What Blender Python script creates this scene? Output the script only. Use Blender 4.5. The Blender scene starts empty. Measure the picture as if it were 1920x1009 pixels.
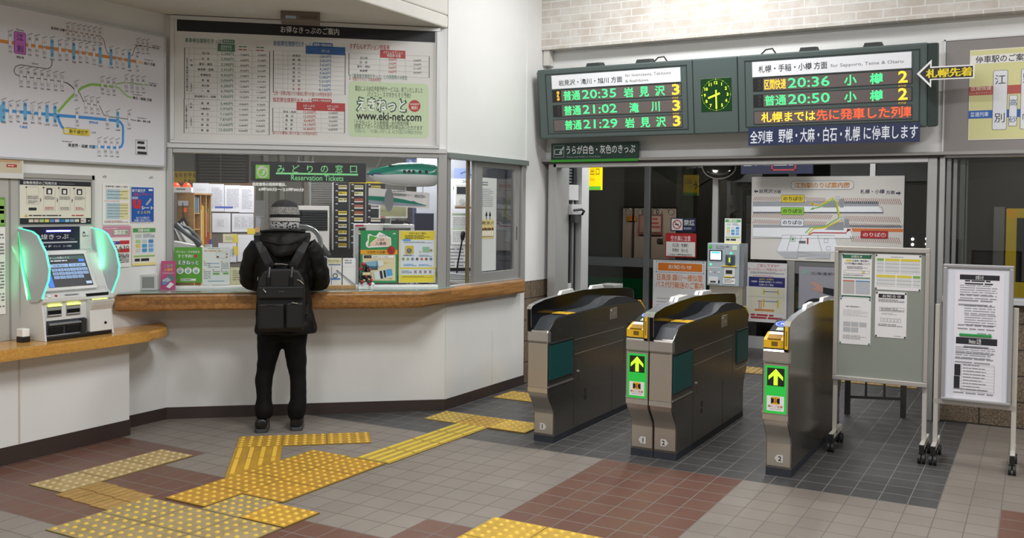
import bpy, bmesh, math, random
from mathutils import Vector, Matrix
random.seed(7)
SC = bpy.context.scene
COL = SC.collection
# ------------------------------------------------------------------ camera
def V(*a): return Vector(a)
PITCH, YAW, ROLL = math.radians(1.649), math.radians(29.214), math.radians(0.588)
_F = V(-math.sin(YAW), math.cos(YAW), 0); _R = V(math.cos(YAW), math.sin(YAW), 0); _Z = V(0, 0, 1)
_fw = _F*math.cos(PITCH) - _Z*math.sin(PITCH); _up = _Z*math.cos(PITCH) + _F*math.sin(PITCH)
_r = _R*math.cos(ROLL) + _up*math.sin(ROLL); _u = _up*math.cos(ROLL) - _R*math.sin(ROLL)
cam = bpy.data.cameras.new('camera'); camo = bpy.data.objects.new('camera', cam); COL.objects.link(camo)
camo.matrix_world = Matrix(((_r.x, _u.x, -_fw.x, 0), (_r.y, _u.y, -_fw.y, 0), (_r.z, _u.z, -_fw.z, 1.6), (0, 0, 0, 1)))
cam.sensor_width = 36; cam.sensor_fit = 'HORIZONTAL'; cam.lens = 33.21; cam.shift_y = -0.03133
cam.clip_start = 0.05; cam.clip_end = 200
SC.camera = camo
# ------------------------------------------------------------------ world, exposure
w = bpy.data.worlds.new('night'); SC.world = w; w.use_nodes = True
w.node_tree.nodes['Background'].inputs[0].default_value = (0.05, 0.06, 0.09, 1)
w.node_tree.nodes['Background'].inputs[1].default_value = 0.05
vs = SC.view_settings
SC.display_settings.display_device = 'sRGB'
vs.view_transform = 'Standard'; vs.look = 'None'; vs.gamma = 1.0; vs.use_curve_mapping = False; vs.exposure = 0.2
# ------------------------------------------------------------------ the room's ceiling lamps, and added fill lights
def area(name, loc, sx, sy, power, col=(.985, .99, 1), rot=(0, 0, 0)):
    l = bpy.data.lights.new(name, 'AREA'); l.shape = 'RECTANGLE'; l.size = sx; l.size_y = sy; l.energy = power; l.color = col
    o = bpy.data.objects.new(name, l); COL.objects.link(o); o.location = loc; o.rotation_euler = rot
    return o
area('hall_lamp', (-2.5, 6.75, 4.05), 1.3, .35, 52)
area('hall_lamp', (-2.0, 3.4, 4.05), 1.3, .35, 90)
area('hall_lamp', (1.0, 3.6, 4.05), 1.3, .35, 84)
area('hall_lamp', (1.5, 6.3, 4.05), 1.3, .35, 45)
area('hall_lamp', (-1.5, -0.5, 4.05), 1.3, .35, 84)
area('hall_lamp', (.3, -4.2, 4.05), 1.3, .35, 84)  # unseen light added at the rear to brighten what the gate fronts reflect
area('low_ceiling_lamp', (-4.75, 1.6, 3.0), .5, .5, 18)
area('office_lamp', (-4.75, 6.75, 2.48), .3, .8, 20, (.98, .99, 1))
area('office_lamp', (-5.75, 5.75, 2.48), .3, .8, 20, (.98, .99, 1))
area('passage_lamp', (-3.3, 9.0, 2.58), .3, 1.0, 26, (.98, .99, 1))
area('passage_lamp', (-1.9, 9.4, 2.58), .3, 1.0, 24, (.98, .99, 1))
area('platform_fill', (-5.5, 12.0, 2.85), 1.6, .3, 17, (1, .97, .92), (math.radians(35), 0, 0))  # unseen fill light, added and tilted to brighten the train side
area('platform_fill', (.1, 12.2, 2.85), 1.0, .3, 11, (1, .97, .92), (math.radians(35), 0, 0))  # unseen fill light, added to brighten the yellow door
# ------------------------------------------------------------------ materials
def lin(c): return c/12.92 if c <= .04045 else ((c+.055)/1.055)**2.4
def hexc(h):
    h = h.lstrip('#'); return tuple(lin(int(h[i:i+2], 16)/255) for i in (0, 2, 4)) + (1,)
_M = {}
def M(h, rough=.5, metal=0., emit=0., spec=.5):
    """plain paint / plastic / paper / metal of one colour"""
    k = (h, rough, metal, emit, spec)
    if k in _M: return _M[k]
    m = bpy.data.materials.new('paint_'+h.strip('#')); m.use_nodes = True
    b = m.node_tree.nodes['Principled BSDF']; c = hexc(h)
    b.inputs['Base Color'].default_value = c; b.inputs['Roughness'].default_value = rough; b.inputs['Metallic'].default_value = metal
    b.inputs['Specular IOR Level'].default_value = spec
    if emit:
        b.inputs['Emission Color'].default_value = c; b.inputs['Emission Strength'].default_value = emit
    _M[k] = m; return m
def NT(name):
    m = bpy.data.materials.new(name); m.use_nodes = True
    nt = m.node_tree; return m, nt, nt.nodes['Principled BSDF']
def nd(nt, t, **kw):
    n = nt.nodes.new(t)
    for k, v in kw.items(): setattr(n, k, v)
    return n
def mth(nt, op, a, b=None, c=None):
    n = nd(nt, 'ShaderNodeMath', operation=op)
    for i, x in enumerate((a, b, c)):
        if x is None: continue
        if isinstance(x, (int, float)): n.inputs[i].default_value = x
        else: nt.links.new(x, n.inputs[i])
    return n.outputs[0]
def mixc(nt, f, a, b):
    n = nd(nt, 'ShaderNodeMix', data_type='RGBA')
    for i, x in ((0, f), (6, a), (7, b)):
        if isinstance(x, (int, float, tuple)): n.inputs[i].default_value = x
        else: nt.links.new(x, n.inputs[i])
    return n.outputs[2]
def noise(nt, vec, scale, detail=3, rough=.5):
    n = nd(nt, 'ShaderNodeTexNoise'); n.inputs['Scale'].default_value = scale; n.inputs['Detail'].default_value = detail; n.inputs['Roughness'].default_value = rough
    if vec is not None: nt.links.new(vec, n.inputs['Vector'])
    return n
def ramp(nt, f, *stops):
    n = nd(nt, 'ShaderNodeValToRGB'); cr = n.color_ramp
    while len(cr.elements) < len(stops): cr.elements.new(.5)
    for e, (p, c) in zip(cr.elements, stops): e.position = p; e.color = c if isinstance(c, tuple) else hexc(c)
    nt.links.new(f, n.inputs[0]); return n.outputs[0]
def bump(nt, b, h, s, d=.01):
    n = nd(nt, 'ShaderNodeBump'); n.inputs['Strength'].default_value = s; n.inputs['Distance'].default_value = d
    nt.links.new(h, n.inputs['Height']); nt.links.new(n.outputs[0], b.inputs['Normal'])
def m_plaster(name, h, h2=None, sc=1.2, marks=True):
    m, nt, b = NT(name); tc = nd(nt, 'ShaderNodeTexCoord').outputs['Object']
    f = noise(nt, tc, sc, 6, .6).outputs[0]
    c = ramp(nt, f, (.3, h2 or h), (.65, h))
    if marks:                                     # scuffs
        n2 = noise(nt, tc, 9, 5, .75).outputs[0]; k = ramp(nt, n2, (.66, (0, 0, 0, 1)), (.76, (1, 1, 1, 1)))
        c = mixc(nt, mth(nt, 'MULTIPLY', k, .25), c, hexc('8c8880'))
    nt.links.new(c, b.inputs['Base Color']); b.inputs['Roughness'].default_value = .6
    bump(nt, b, noise(nt, tc, 140, 2).outputs[0], .08, .004)
    return m
def m_wood(name, c1, c2, rough=.28, blocks=False, axis=1):
    m, nt, b = NT(name); tc = nd(nt, 'ShaderNodeTexCoord').outputs['Object']
    mp = nd(nt, 'ShaderNodeMapping'); nt.links.new(tc, mp.inputs[0])
    mp.inputs['Scale'].default_value = (2, 22, 30) if axis == 0 else (22, 2, 30)
    f = noise(nt, mp.outputs[0], 2.2, 7, .62).outputs[0]
    c = ramp(nt, f, (.3, c1), (.7, c2))
    if blocks:
        sp = nd(nt, 'ShaderNodeSeparateXYZ'); nt.links.new(tc, sp.inputs[0])
        row = mth(nt, 'FLOOR', mth(nt, 'MULTIPLY', sp.outputs[2], 30.0))
        al = mth(nt, 'ADD', sp.outputs[0], sp.outputs[1])
        cell = mth(nt, 'FLOOR', mth(nt, 'ADD', mth(nt, 'MULTIPLY', al, 2.1), mth(nt, 'MULTIPLY', row, .37)))
        wn = nd(nt, 'ShaderNodeTexWhiteNoise', noise_dimensions='2D'); cx = nd(nt, 'ShaderNodeCombineXYZ'); nt.links.new(row, cx.inputs[0]); nt.links.new(cell, cx.inputs[1]); nt.links.new(cx.outputs[0], wn.inputs[0])
        hs = nd(nt, 'ShaderNodeHueSaturation'); nt.links.new(c, hs.inputs['Color']); nt.links.new(mth(nt, 'ADD', mth(nt, 'MULTIPLY', wn.outputs[0], .5), .72), hs.inputs['Value']); c = hs.outputs[0]
    nt.links.new(c, b.inputs['Base Color']); b.inputs['Roughness'].default_value = rough
    return m
def m_steel(name, h, rough=.32, metal=.85):
    m, nt, b = NT(name); tc = nd(nt, 'ShaderNodeTexCoord').outputs['Object']
    mp = nd(nt, 'ShaderNodeMapping'); nt.links.new(tc, mp.inputs[0]); mp.inputs['Scale'].default_value = (60, 2, 260)
    f = noise(nt, mp.outputs[0], 1.6, 3).outputs[0]
    c = mixc(nt, mth(nt, 'MULTIPLY', f, .2), hexc(h), hexc('6a655c'))
    nt.links.new(c, b.inputs['Base Color']); b.inputs['Metallic'].default_value = metal
    nt.links.new(mth(nt, 'ADD', mth(nt, 'MULTIPLY', f, .16), rough-.08), b.inputs['Roughness'])
    return m
def m_glass(name, tint=(1, 1, 1, 1), refl=.06):
    m = bpy.data.materials.new(name); m.use_nodes = True; nt = m.node_tree; nt.nodes.clear()
    out = nd(nt, 'ShaderNodeOutputMaterial'); t = nd(nt, 'ShaderNodeBsdfTransparent'); t.inputs[0].default_value = tint
    g = nd(nt, 'ShaderNodeBsdfGlossy'); g.inputs['Roughness'].default_value = .01
    fr = nd(nt, 'ShaderNodeFresnel'); fr.inputs[0].default_value = 1.45
    mx = nd(nt, 'ShaderNodeMixShader'); nt.links.new(mth(nt, 'ADD', mth(nt, 'MULTIPLY', fr.outputs[0], .9), refl-.04), mx.inputs[0])
    nt.links.new(t.outputs[0], mx.inputs[1]); nt.links.new(g.outputs[0], mx.inputs[2]); nt.links.new(mx.outputs[0], out.inputs[0])
    return m
def m_fabric(name, c1, c2, scale=60, rough=.85, bs=.3):
    m, nt, b = NT(name); tc = nd(nt, 'ShaderNodeTexCoord').outputs['Object']
    f = noise(nt, tc, scale, 4, .7).outputs[0]
    nt.links.new(ramp(nt, f, (.35, c1), (.65, c2)), b.inputs['Base Color']); b.inputs['Roughness'].default_value = rough
    bump(nt, b, f, bs, .004); return m
GLASS = m_glass('window_glass'); GLASSD = m_glass('door_glass', (.8, .82, .8, 1), .06)
WALL = m_plaster('white_wall_paint', 'e4e4e0', 'dcdcd9'); WALLC = m_plaster('clean_wall_paint', 'e6e6e3', 'e0e0de', marks=False)
CEIL = m_plaster('ceiling_paint', 'dedbd4', 'd6d3cc', marks=False)
BASE = M('3a2e2a', .5); ALU = M('b4b4b2', .38, .55); ALUD = M('8a8b8b', .4, .55); ALUL = M('d0d1d0', .4, .35)
STEEL = m_steel('brushed_steel', 'c9c3b8', .33, .8); STEELD = m_steel('shaded_side_steel', '98938c', .24, .95); CHROME = M('d2d0ca', .26, .85)  # darker side steel: dim reflections of the gate sides put into the colour
WOOD = m_wood('counter_wood', '80572f', 'b08048', .3, True); SHELFW = m_wood('shelf_wood', 'b9843f', 'd3a355', .16, axis=0); OAK = m_wood('office_oak', 'a9804f', 'c09a66', .45)
WHITE = M('eeeeec', .45); PAPER = M('eceae6', .6); BLACK = M('151516', .4); INK = M('2a2a2c', .6); GREYT = M('7d7d7f', .6); LGREY = M('b5b5b5', .6)
# ------------------------------------------------------------------ geometry helpers
def frame(O, u, v=(0, 0, 1)):
    u = Vector(u).normalized(); v = Vector(v).normalized(); n = u.cross(v); O = Vector(O)
    return Matrix(((u.x, v.x, n.x, O.x), (u.y, v.y, n.y, O.y), (u.z, v.z, n.z, O.z), (0, 0, 0, 1)))
def setp(o, label=None, cat=None, group=None, kind=None):
    if label: o['label'] = label
    if cat: o['category'] = cat
    if group: o['group'] = group
    if kind: o['kind'] = kind
    return o
def thing(name, label, cat, mat=None, group=None, kind=None):
    o = bpy.data.objects.new(name, None); COL.objects.link(o); o.empty_display_size = .1
    if mat is not None: o.matrix_world = mat if isinstance(mat, Matrix) else Matrix.Translation(mat)
    return setp(o, label, cat, group, kind)
_glyph = {}
def glyph(s, bold=0., res=2):
    if bold < .05 and any(ch >= '\u4e00' for ch in s): bold = min(bold, .010)
    k = (s, bold)
    if k in _glyph: return _glyph[k]
    c = bpy.data.curves.new('t', 'FONT'); c.body = s; c.resolution_u = res; c.offset = bold; c.fill_mode = 'FRONT'
    o = bpy.data.objects.new('t', c); COL.objects.link(o)
    me = bpy.data.meshes.new_from_object(o.evaluated_get(bpy.context.evaluated_depsgraph_get()))
    vs_ = [(v.co.x, v.co.y) for v in me.vertices]; fs = [tuple(p.vertices) for p in me.polygons]
    bpy.data.objects.remove(o); bpy.data.curves.remove(c); bpy.data.meshes.remove(me)
    if not vs_: vs_ = [(0, 0), (1, 0), (1, 1)]; fs = []
    x = [p[0] for p in vs_]; y = [p[1] for p in vs_]
    _glyph[k] = (vs_, fs, min(x), min(y), max(x), max(y)); return _glyph[k]
class MB:
    def __init__(s): s.v = []; s.f = []; s.fm = []; s.mats = []; s.w = 0.0
    def mi(s, m):
        if m not in s.mats: s.mats.append(m)
        return s.mats.index(m)
    def face(s, pts, m):
        n = len(s.v); s.v += [tuple(p) for p in pts]; s.f.append(tuple(range(n, n+len(pts)))); s.fm.append(s.mi(m))
    def mesh(s, vs_, fs, m):
        n = len(s.v); i = s.mi(m); s.v += [tuple(p) for p in vs_]
        for f in fs: s.f.append(tuple(a+n for a in f)); s.fm.append(i)
    def box(s, x0, y0, z0, x1, y1, z1, m):
        x0, x1 = sorted((x0, x1)); y0, y1 = sorted((y0, y1)); z0, z1 = sorted((z0, z1))
        s.mesh([(x0, y0, z0), (x1, y0, z0), (x1, y1, z0), (x0, y1, z0), (x0, y0, z1), (x1, y0, z1), (x1, y1, z1), (x0, y1, z1)],
               [(0, 3, 2, 1), (4, 5, 6, 7), (0, 1, 5, 4), (1, 2, 6, 5), (2, 3, 7, 6), (3, 0, 4, 7)], m)
    def prism(s, poly, a0, a1, m, ax='z'):
        """polygon (two coords) extruded along ax; x: poly=(y,z), y: poly=(x,z), z: poly=(x,y)"""
        f = {'z': lambda p, a: (p[0], p[1], a), 'y': lambda p, a: (p[0], a, p[1]), 'x': lambda p, a: (a, p[0], p[1])}[ax]
        A = sum(poly[i][0]*poly[(i+1) % len(poly)][1]-poly[(i+1) % len(poly)][0]*poly[i][1] for i in range(len(poly)))
        if (A < 0) != (ax == 'y'): poly = poly[::-1]
        if a0 > a1: a0, a1 = a1, a0
        n = len(poly)
        s.mesh([f(p, a0) for p in poly]+[f(p, a1) for p in poly],
               [tuple(range(n-1, -1, -1)), tuple(range(n, 2*n))]+[(i, (i+1) % n, n+(i+1) % n, n+i) for i in range(n)], m)
    def cyl(s, p0, p1, r0, r1=None, m=None, seg=16):
        r1 = r0 if r1 is None else r1; p0 = Vector(p0); p1 = Vector(p1); d = (p1-p0).normalized()
        a = d.orthogonal().normalized(); b = d.cross(a); vs_ = []
        for p, r in ((p0, r0), (p1, r1)):
            for i in range(seg):
                t = 2*math.pi*i/seg; vs_.append(p+a*(r*math.cos(t))+b*(r*math.sin(t)))
        s.mesh(vs_, [tuple(range(seg-1, -1, -1)), tuple(range(seg, 2*seg))]+[(i, (i+1) % seg, seg+(i+1) % seg, seg+i) for i in range(seg)], m)
    def tube(s, pts, r, m, seg=8, close=False):
        pts = [Vector(p) for p in pts]; n = len(pts); vs_ = []; prev = None
        rs = r if isinstance(r, (list, tuple)) else [r]*n
        for i, p in enumerate(pts):
            if close: d = pts[(i+1) % n]-pts[i-1]
            else: d = pts[min(i+1, n-1)]-pts[max(i-1, 0)]
            d.normalize()
            if prev is None: a = d.orthogonal().normalized()
            else: a = (prev-d*prev.dot(d)).normalized()
            prev = a; b = d.cross(a)
            for k in range(seg):
                t = 2*math.pi*k/seg; vs_.append(p+a*(rs[i]*math.cos(t))+b*(rs[i]*math.sin(t)))
        fs = []
        for i in range(n if close else n-1):
            j = (i+1) % n
            for k in range(seg): fs.append((i*seg+k, i*seg+(k+1) % seg, j*seg+(k+1) % seg, j*seg+k))
        if not close: fs += [tuple(range(seg-1, -1, -1)), tuple(range((n-1)*seg, n*seg))]
        s.mesh(vs_, fs, m)
    def ball(s, c, r, m, seg=12, rings=8, half=False):
        r = (r, r, r) if isinstance(r, (int, float)) else r; vs_ = []; fs = []
        R = rings; t1 = math.pi/2 if half else math.pi
        for i in range(R+1):
            t = t1*i/R
            for k in range(seg):
                p = 2*math.pi*k/seg; vs_.append((c[0]+r[0]*math.sin(t)*math.cos(p), c[1]+r[1]*math.sin(t)*math.sin(p), c[2]+r[2]*math.cos(t)))
        for i in range(R):
            for k in range(seg): fs.append((i*seg+k, (i+1)*seg+k, (i+1)*seg+(k+1) % seg, i*seg+(k+1) % seg))
        s.mesh(vs_, fs, m)
    def loft(s, rings, m, cap=True):
        """rings: lists of equal count of points"""
        n = len(rings[0]); vs_ = [p for r in rings for p in r]; fs = []
        for i in range(len(rings)-1):
            for k in range(n): fs.append((i*n+k, i*n+(k+1) % n, (i+1)*n+(k+1) % n, (i+1)*n+k))
        if cap: fs += [tuple(range(n-1, -1, -1)), tuple(range((len(rings)-1)*n, len(rings)*n))]
        s.mesh(vs_, fs, m)
    # ---- printed matter: local x right, y up, z out of the sheet
    def lay(s, w=None):
        if w is None: s.w += .0006
        else: s.w = w
        return s
    def rect(s, u0, v0, u1, v1, m):
        u0, u1 = sorted((u0, u1)); v0, v1 = sorted((v0, v1))
        s.face([(u0, v0, s.w), (u1, v0, s.w), (u1, v1, s.w), (u0, v1, s.w)], m)
    def rrect(s, u0, v0, u1, v1, r, m, n=5):
        u0, u1 = sorted((u0, u1)); v0, v1 = sorted((v0, v1)); P = []
        for cx, cy, a in ((u1-r, v0+r, -90), (u1-r, v1-r, 0), (u0+r, v1-r, 90), (u0+r, v0+r, 180)):
            for i in range(n+1):
                t = math.radians(a+90*i/n); P.append((cx+r*math.cos(t), cy+r*math.sin(t), s.w))
        s.face(P, m)
    def pol(s, pts, m):
        A = sum(pts[i][0]*pts[(i+1) % len(pts)][1]-pts[(i+1) % len(pts)][0]*pts[i][1] for i in range(len(pts)))
        if A < 0: pts = pts[::-1]
        s.face([(p[0], p[1], s.w) for p in pts], m)
    def disc(s, u, v, r, m, n=28, ry=None):
        ry = ry or r; s.face([(u+r*math.cos(2*math.pi*i/n), v+ry*math.sin(2*math.pi*i/n), s.w) for i in range(n)], m)
    def ring(s, u, v, r0, r1, m, n=32):
        a = [(math.cos(2*math.pi*i/n), math.sin(2*math.pi*i/n)) for i in range(n)]
        s.mesh([(u+c*r0, v+d*r0, s.w) for c, d in a]+[(u+c*r1, v+d*r1, s.w) for c, d in a], [(i, n+i, n+(i+1) % n, (i+1) % n) for i in range(n)], m)
    def line(s, pts, wd, m):
        pts = [Vector((p[0], p[1])) for p in pts]; L = []; R_ = []
        for i, p in enumerate(pts):
            d = (pts[min(i+1, len(pts)-1)]-pts[max(i-1, 0)]).normalized(); n = Vector((-d.y, d.x))*wd/2
            L.append(p+n); R_.append(p-n)
        k = len(pts)
        s.mesh([(p.x, p.y, s.w) for p in L]+[(p.x, p.y, s.w) for p in R_], [(k+i, k+i+1, i+1, i) for i in range(k-1)], m)
    def frm(s, u0, v0, u1, v1, t, m):
        for a in ((u0, v0, u1, v0+t), (u0, v1-t, u1, v1), (u0, v0, u0+t, v1), (u1-t, v0, u1, v1)): s.rect(*a, m)
    def txt(s, t, u0, v0, u1, v1, m, bold=0.):
        """text fitted to the box u0..u1, v0..v1"""
        g, fs, x0, y0, x1, y1 = glyph(t, bold); sx = (u1-u0)/max(x1-x0, 1e-6); sy = (v1-v0)/max(y1-y0, 1e-6)
        s.mesh([(u0+(p[0]-x0)*sx, v0+(p[1]-y0)*sy, s.w) for p in g], fs, m)
    def txc(s, t, u, v, h, m, bold=0., al='c', asp=1.):
        """text of height h centred / left / right at u"""
        g, fs, x0, y0, x1, y1 = glyph(t, bold); k = h/max(y1-y0, 1e-6); kx = k*asp; W = (x1-x0)*kx
        o = u-W/2 if al == 'c' else (u if al == 'l' else u-W)
        s.mesh([(o+(p[0]-x0)*kx, v-h/2+(p[1]-y0)*k, s.w) for p in g], fs, m); return W
    def vtx(s, t, u, v0, v1, h, m, bold=0.):
        """characters stacked from v1 (top) to v0"""
        n = len(t)
        for i, ch in enumerate(t):
            s.txc(ch, u, v1-h/2-(v1-v0-h)*(i/max(n-1, 1)), h*(.35 if ch in '一ー' else .92), m, bold)
    def small(s, u0, v0, u1, v1, n, m, fill=.5, gap=.12, seed=1, ragged=.3):
        """n lines of print too small to read: runs of short strokes"""
        v0, v1 = sorted((v0, v1)); rr = random.Random(seed); n = max(1, n); dv = (v1-v0)/n; ch = max(dv*.85, .002)
        for i in range(n):
            v = v1-dv*(i+.5); e = u1-(u1-u0)*(rr.random()*ragged if rr.random() < .4 else 0); u = u0
            while u < e:
                L = min(ch*rr.choice((2, 3, 5, 7)), e-u)
                s.rect(u, v-dv*fill/2, u+L, v+dv*fill/2, m); u += L+ch*.5
    def build(s, name, parent=None, mat=None, smooth=0, bevel=0, seg=2, label=None, cat=None, group=None, kind=None, sub=0, fix=False):
        me = bpy.data.meshes.new(name); me.from_pydata(s.v, [], s.f)
        for m in s.mats: me.materials.append(m)
        me.polygons.foreach_set('material_index', s.fm)
        if fix:
            bm = bmesh.new(); bm.from_mesh(me); bmesh.ops.remove_doubles(bm, verts=bm.verts, dist=1e-5); bmesh.ops.recalc_face_normals(bm, faces=bm.faces); bm.to_mesh(me); bm.free()
        if smooth:
            me.polygons.foreach_set('use_smooth', [True]*len(me.polygons)); me.set_sharp_from_angle(angle=math.radians(smooth))
        me.update(); o = bpy.data.objects.new(name, me); COL.objects.link(o)
        if parent is not None: o.parent = parent
        if mat is not None:
            mat = mat if isinstance(mat, Matrix) else Matrix.Translation(mat)
            if parent is not None: o.matrix_local = mat
            else: o.matrix_world = mat
        if bevel:
            b = o.modifiers.new('edge', 'BEVEL'); b.width = bevel; b.segments = seg; b.limit_method = 'ANGLE'; b.angle_limit = math.radians(40)
        if sub:
            b = o.modifiers.new('round', 'SUBSURF'); b.levels = sub; b.render_levels = sub
        return setp(o, label, cat, group, kind)
# planes of the place: left wall, booth front, booth side wall, gate wall
LX = -5.70
PA = V(-5.70, 4.90, 0); PB = V(-4.10, 6.27, 0); BU = (PB-PA).normalized(); BN = V(BU.y, -BU.x, 0)
def FL(off=0.): return frame((LX+off, 0, 0), (0, 1, 0))
def FB(off=0.): return frame(PA+BN*off, BU)
def FR(off=0.): return frame((-4.10+off, 0, 0), (0, 1, 0))
def FG(y=7.98): return frame((-4.10, y, 0), (1, 0, 0))
def bp(s, off, z=0): p = PA+BU*s+BN*off; return V(p.x, p.y, z)

# ================================================================== floor
def m_floor():
    m, nt, b = NT('floor_tiles'); tc = nd(nt, 'ShaderNodeTexCoord').outputs['Object']
    sp = nd(nt, 'ShaderNodeSeparateXYZ'); nt.links.new(tc, sp.inputs[0]); X, Y = sp.outputs[0], sp.outputs[1]
    PX, PY = .1514, .1727
    tx = mth(nt, 'DIVIDE', mth(nt, 'ADD', X, .454+PX*200), PX); ty = mth(nt, 'DIVIDE', mth(nt, 'SUBTRACT', Y, 5.568-PY*200), PY)
    fx, fy = mth(nt, 'FRACT', tx), mth(nt, 'FRACT', ty); ix, iy = mth(nt, 'FLOOR', tx), mth(nt, 'FLOOR', ty)
    def edge(f, wd): return mth(nt, 'LESS_THAN', mth(nt, 'MINIMUM', f, mth(nt, 'SUBTRACT', 1., f)), wd)
    gr = mth(nt, 'MAXIMUM', edge(fx, .018), edge(fy, .022))
    cx = mth(nt, 'MULTIPLY', mth(nt, 'ADD', mth(nt, 'SUBTRACT', ix, 200.), .5), PX); cx = mth(nt, 'SUBTRACT', cx, .454)
    cy = mth(nt, 'ADD', mth(nt, 'MULTIPLY', mth(nt, 'ADD', mth(nt, 'SUBTRACT', iy, 200.), .5), PY), 5.568)
    def zone(x0, x1, y0, y1):
        a = mth(nt, 'MULTIPLY', mth(nt, 'GREATER_THAN', cx, x0), mth(nt, 'LESS_THAN', cx, x1))
        return mth(nt, 'MULTIPLY', a, mth(nt, 'MULTIPLY', mth(nt, 'GREATER_THAN', cy, y0), mth(nt, 'LESS_THAN', cy, y1)))
    def un(*zs):
        r = zs[0]
        for z in zs[1:]: r = mth(nt, 'MAXIMUM', r, z)
        return r
    dark = zone(-20, -.454, 5.568, 30)
    brown = un(zone(-2.49, -1.53, -9, 5.568), zone(-9, -2.72, 2.95, 3.75), zone(-9, -4.69, 2.95, 4.33), zone(-4.70, -4.15, 3.4, 3.93), zone(-2.76, -2.4, 2.95, 4.03), zone(-.16, .75, -9, 5.74), zone(-9, 9, .3, 1.2))
    cmb = nd(nt, 'ShaderNodeCombineXYZ'); nt.links.new(ix, cmb.inputs[0]); nt.links.new(iy, cmb.inputs[1])
    wn = nd(nt, 'ShaderNodeTexWhiteNoise', noise_dimensions='2D'); nt.links.new(cmb.outputs[0], wn.inputs[0])
    c = mixc(nt, brown, hexc('7f776f'), hexc('66473b')); c = mixc(nt, dark, c, hexc('454444'))
    hs = nd(nt, 'ShaderNodeHueSaturation'); nt.links.new(c, hs.inputs['Color']); nt.links.new(mth(nt, 'ADD', mth(nt, 'MULTIPLY', wn.outputs[0], .12), .94), hs.inputs['Value'])
    nt.links.new(mth(nt, 'ADD', mth(nt, 'MULTIPLY', wn.outputs[0], .012), .494), hs.inputs['Hue'])
    c = hs.outputs[0]
    fine = noise(nt, tc, 230, 2, .8).outputs[0]; big = noise(nt, tc, 1.3, 5, .65).outputs[0]
    hs2 = nd(nt, 'ShaderNodeHueSaturation'); nt.links.new(c, hs2.inputs['Color'])
    nt.links.new(mth(nt, 'ADD', mth(nt, 'ADD', mth(nt, 'MULTIPLY', fine, .45), mth(nt, 'MULTIPLY', big, .35)), .6), hs2.inputs['Value']); c = hs2.outputs[0]
    gcol = mixc(nt, brown, hexc('625c56'), hexc('6d6761')); gcol = mixc(nt, dark, gcol, hexc('6d6a66'))
    c = mixc(nt, gr, c, gcol)
    nt.links.new(c, b.inputs['Base Color'])
    nt.links.new(mth(nt, 'ADD', mth(nt, 'ADD', mth(nt, 'MULTIPLY', gr, .3), mth(nt, 'MULTIPLY', big, .22)), .27), b.inputs['Roughness'])
    b.inputs['Specular IOR Level'].default_value = .45
    h = mth(nt, 'SUBTRACT', mth(nt, 'MULTIPLY', fine, .12), gr); bump(nt, b, h, .35, .0025)
    return m
def struct(mb, name, **kw): return mb.build(name, kind='structure', **kw)
mb = MB(); mb.box(-9, -7, -.1, 6, 13.2, 0, m_floor()); struct(mb, 'floor')
# ================================================================== room shell
mb = MB(); mb.box(-4.22, -7, 4.1, 6, 8.2, 4.2, CEIL); struct(mb, 'ceiling')
lowp = [(-5.9, -7), (-4.10, -7), (-4.10, 6.27), (-5.9, 4.73)]
mb = MB(); mb.prism(lowp, 3.02, 3.12, CEIL); mb.box(-4.2, -7, 3.12, -4.10, 6.27, 4.1, CEIL); struct(mb, 'ceiling_low', bevel=.012)
mb = MB(); mb.box(-5.9, -7, 0, -5.70, 4.9, 3.02, WALLC); struct(mb, 'wall_left')
mb = MB(); mb.box(6, -7, 0, 6.2, 8, 4.1, WALLC); struct(mb, 'wall_right')
mb = MB(); mb.box(-9, -7.2, 0, 6.2, -7, 4.1, WALLC); struct(mb, 'wall_back')
# booth: lower wall, upper wall, lower and upper side wall
mb = MB(); mb.box(0, .0, -.12, 2.10, .852, 0, WALL); struct(mb, 'wall_booth_lower', mat=FB())
mb = MB(); mb.box(0, 2.06, -.12, 2.10, 3.02, 0, WALLC); struct(mb, 'wall_booth_upper', mat=FB())
mb = MB(); mb.box(6.27, 0, -.12, 7.57, .852, 0, WALL); mb.box(7.0, .1, .0005, 7.003, .55, .001, M('c4c2bc')); struct(mb, 'wall_booth_side_lower', mat=FR())
mb = MB(); mb.box(6.27, 2.05, -.12, 8.1, 4.1, 0, WALLC); mb.box(7.57, .945, -.12, 8.1, 2.05, 0, WALLC)
mb.box(7.575, 2.05, 0, 7.59, 4.1, .006, WALLC); struct(mb, 'wall_booth_side_upper', mat=FR())
def m_stone():
    m, nt, b = NT('granite_block'); tc = nd(nt, 'ShaderNodeTexCoord').outputs['Object']
    sp = nd(nt, 'ShaderNodeSeparateXYZ'); nt.links.new(tc, sp.inputs[0])
    u = mth(nt, 'ADD', sp.outputs[0], sp.outputs[1]); v = sp.outputs[2]
    row = mth(nt, 'FLOOR', mth(nt, 'DIVIDE', v, .195)); fu = mth(nt, 'FRACT', mth(nt, 'ADD', mth(nt, 'DIVIDE', u, .40), mth(nt, 'MULTIPLY', row, .5))); fv = mth(nt, 'FRACT', mth(nt, 'DIVIDE', v, .195))
    j = mth(nt, 'MAXIMUM', mth(nt, 'LESS_THAN', fu, .025), mth(nt, 'LESS_THAN', fv, .05))
    f = noise(nt, tc, 90, 4, .8).outputs[0]
    c = ramp(nt, f, (.3, '2f2923'), (.5, '73624f'), (.7, 'a8977e')); c = mixc(nt, j, c, hexc('2a2622'))
    nt.links.new(c, b.inputs['Base Color']); b.inputs['Roughness'].default_value = .6
    bump(nt, b, mth(nt, 'SUBTRACT', f, j), .6, .008); return m
STONE = m_stone()
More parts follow.
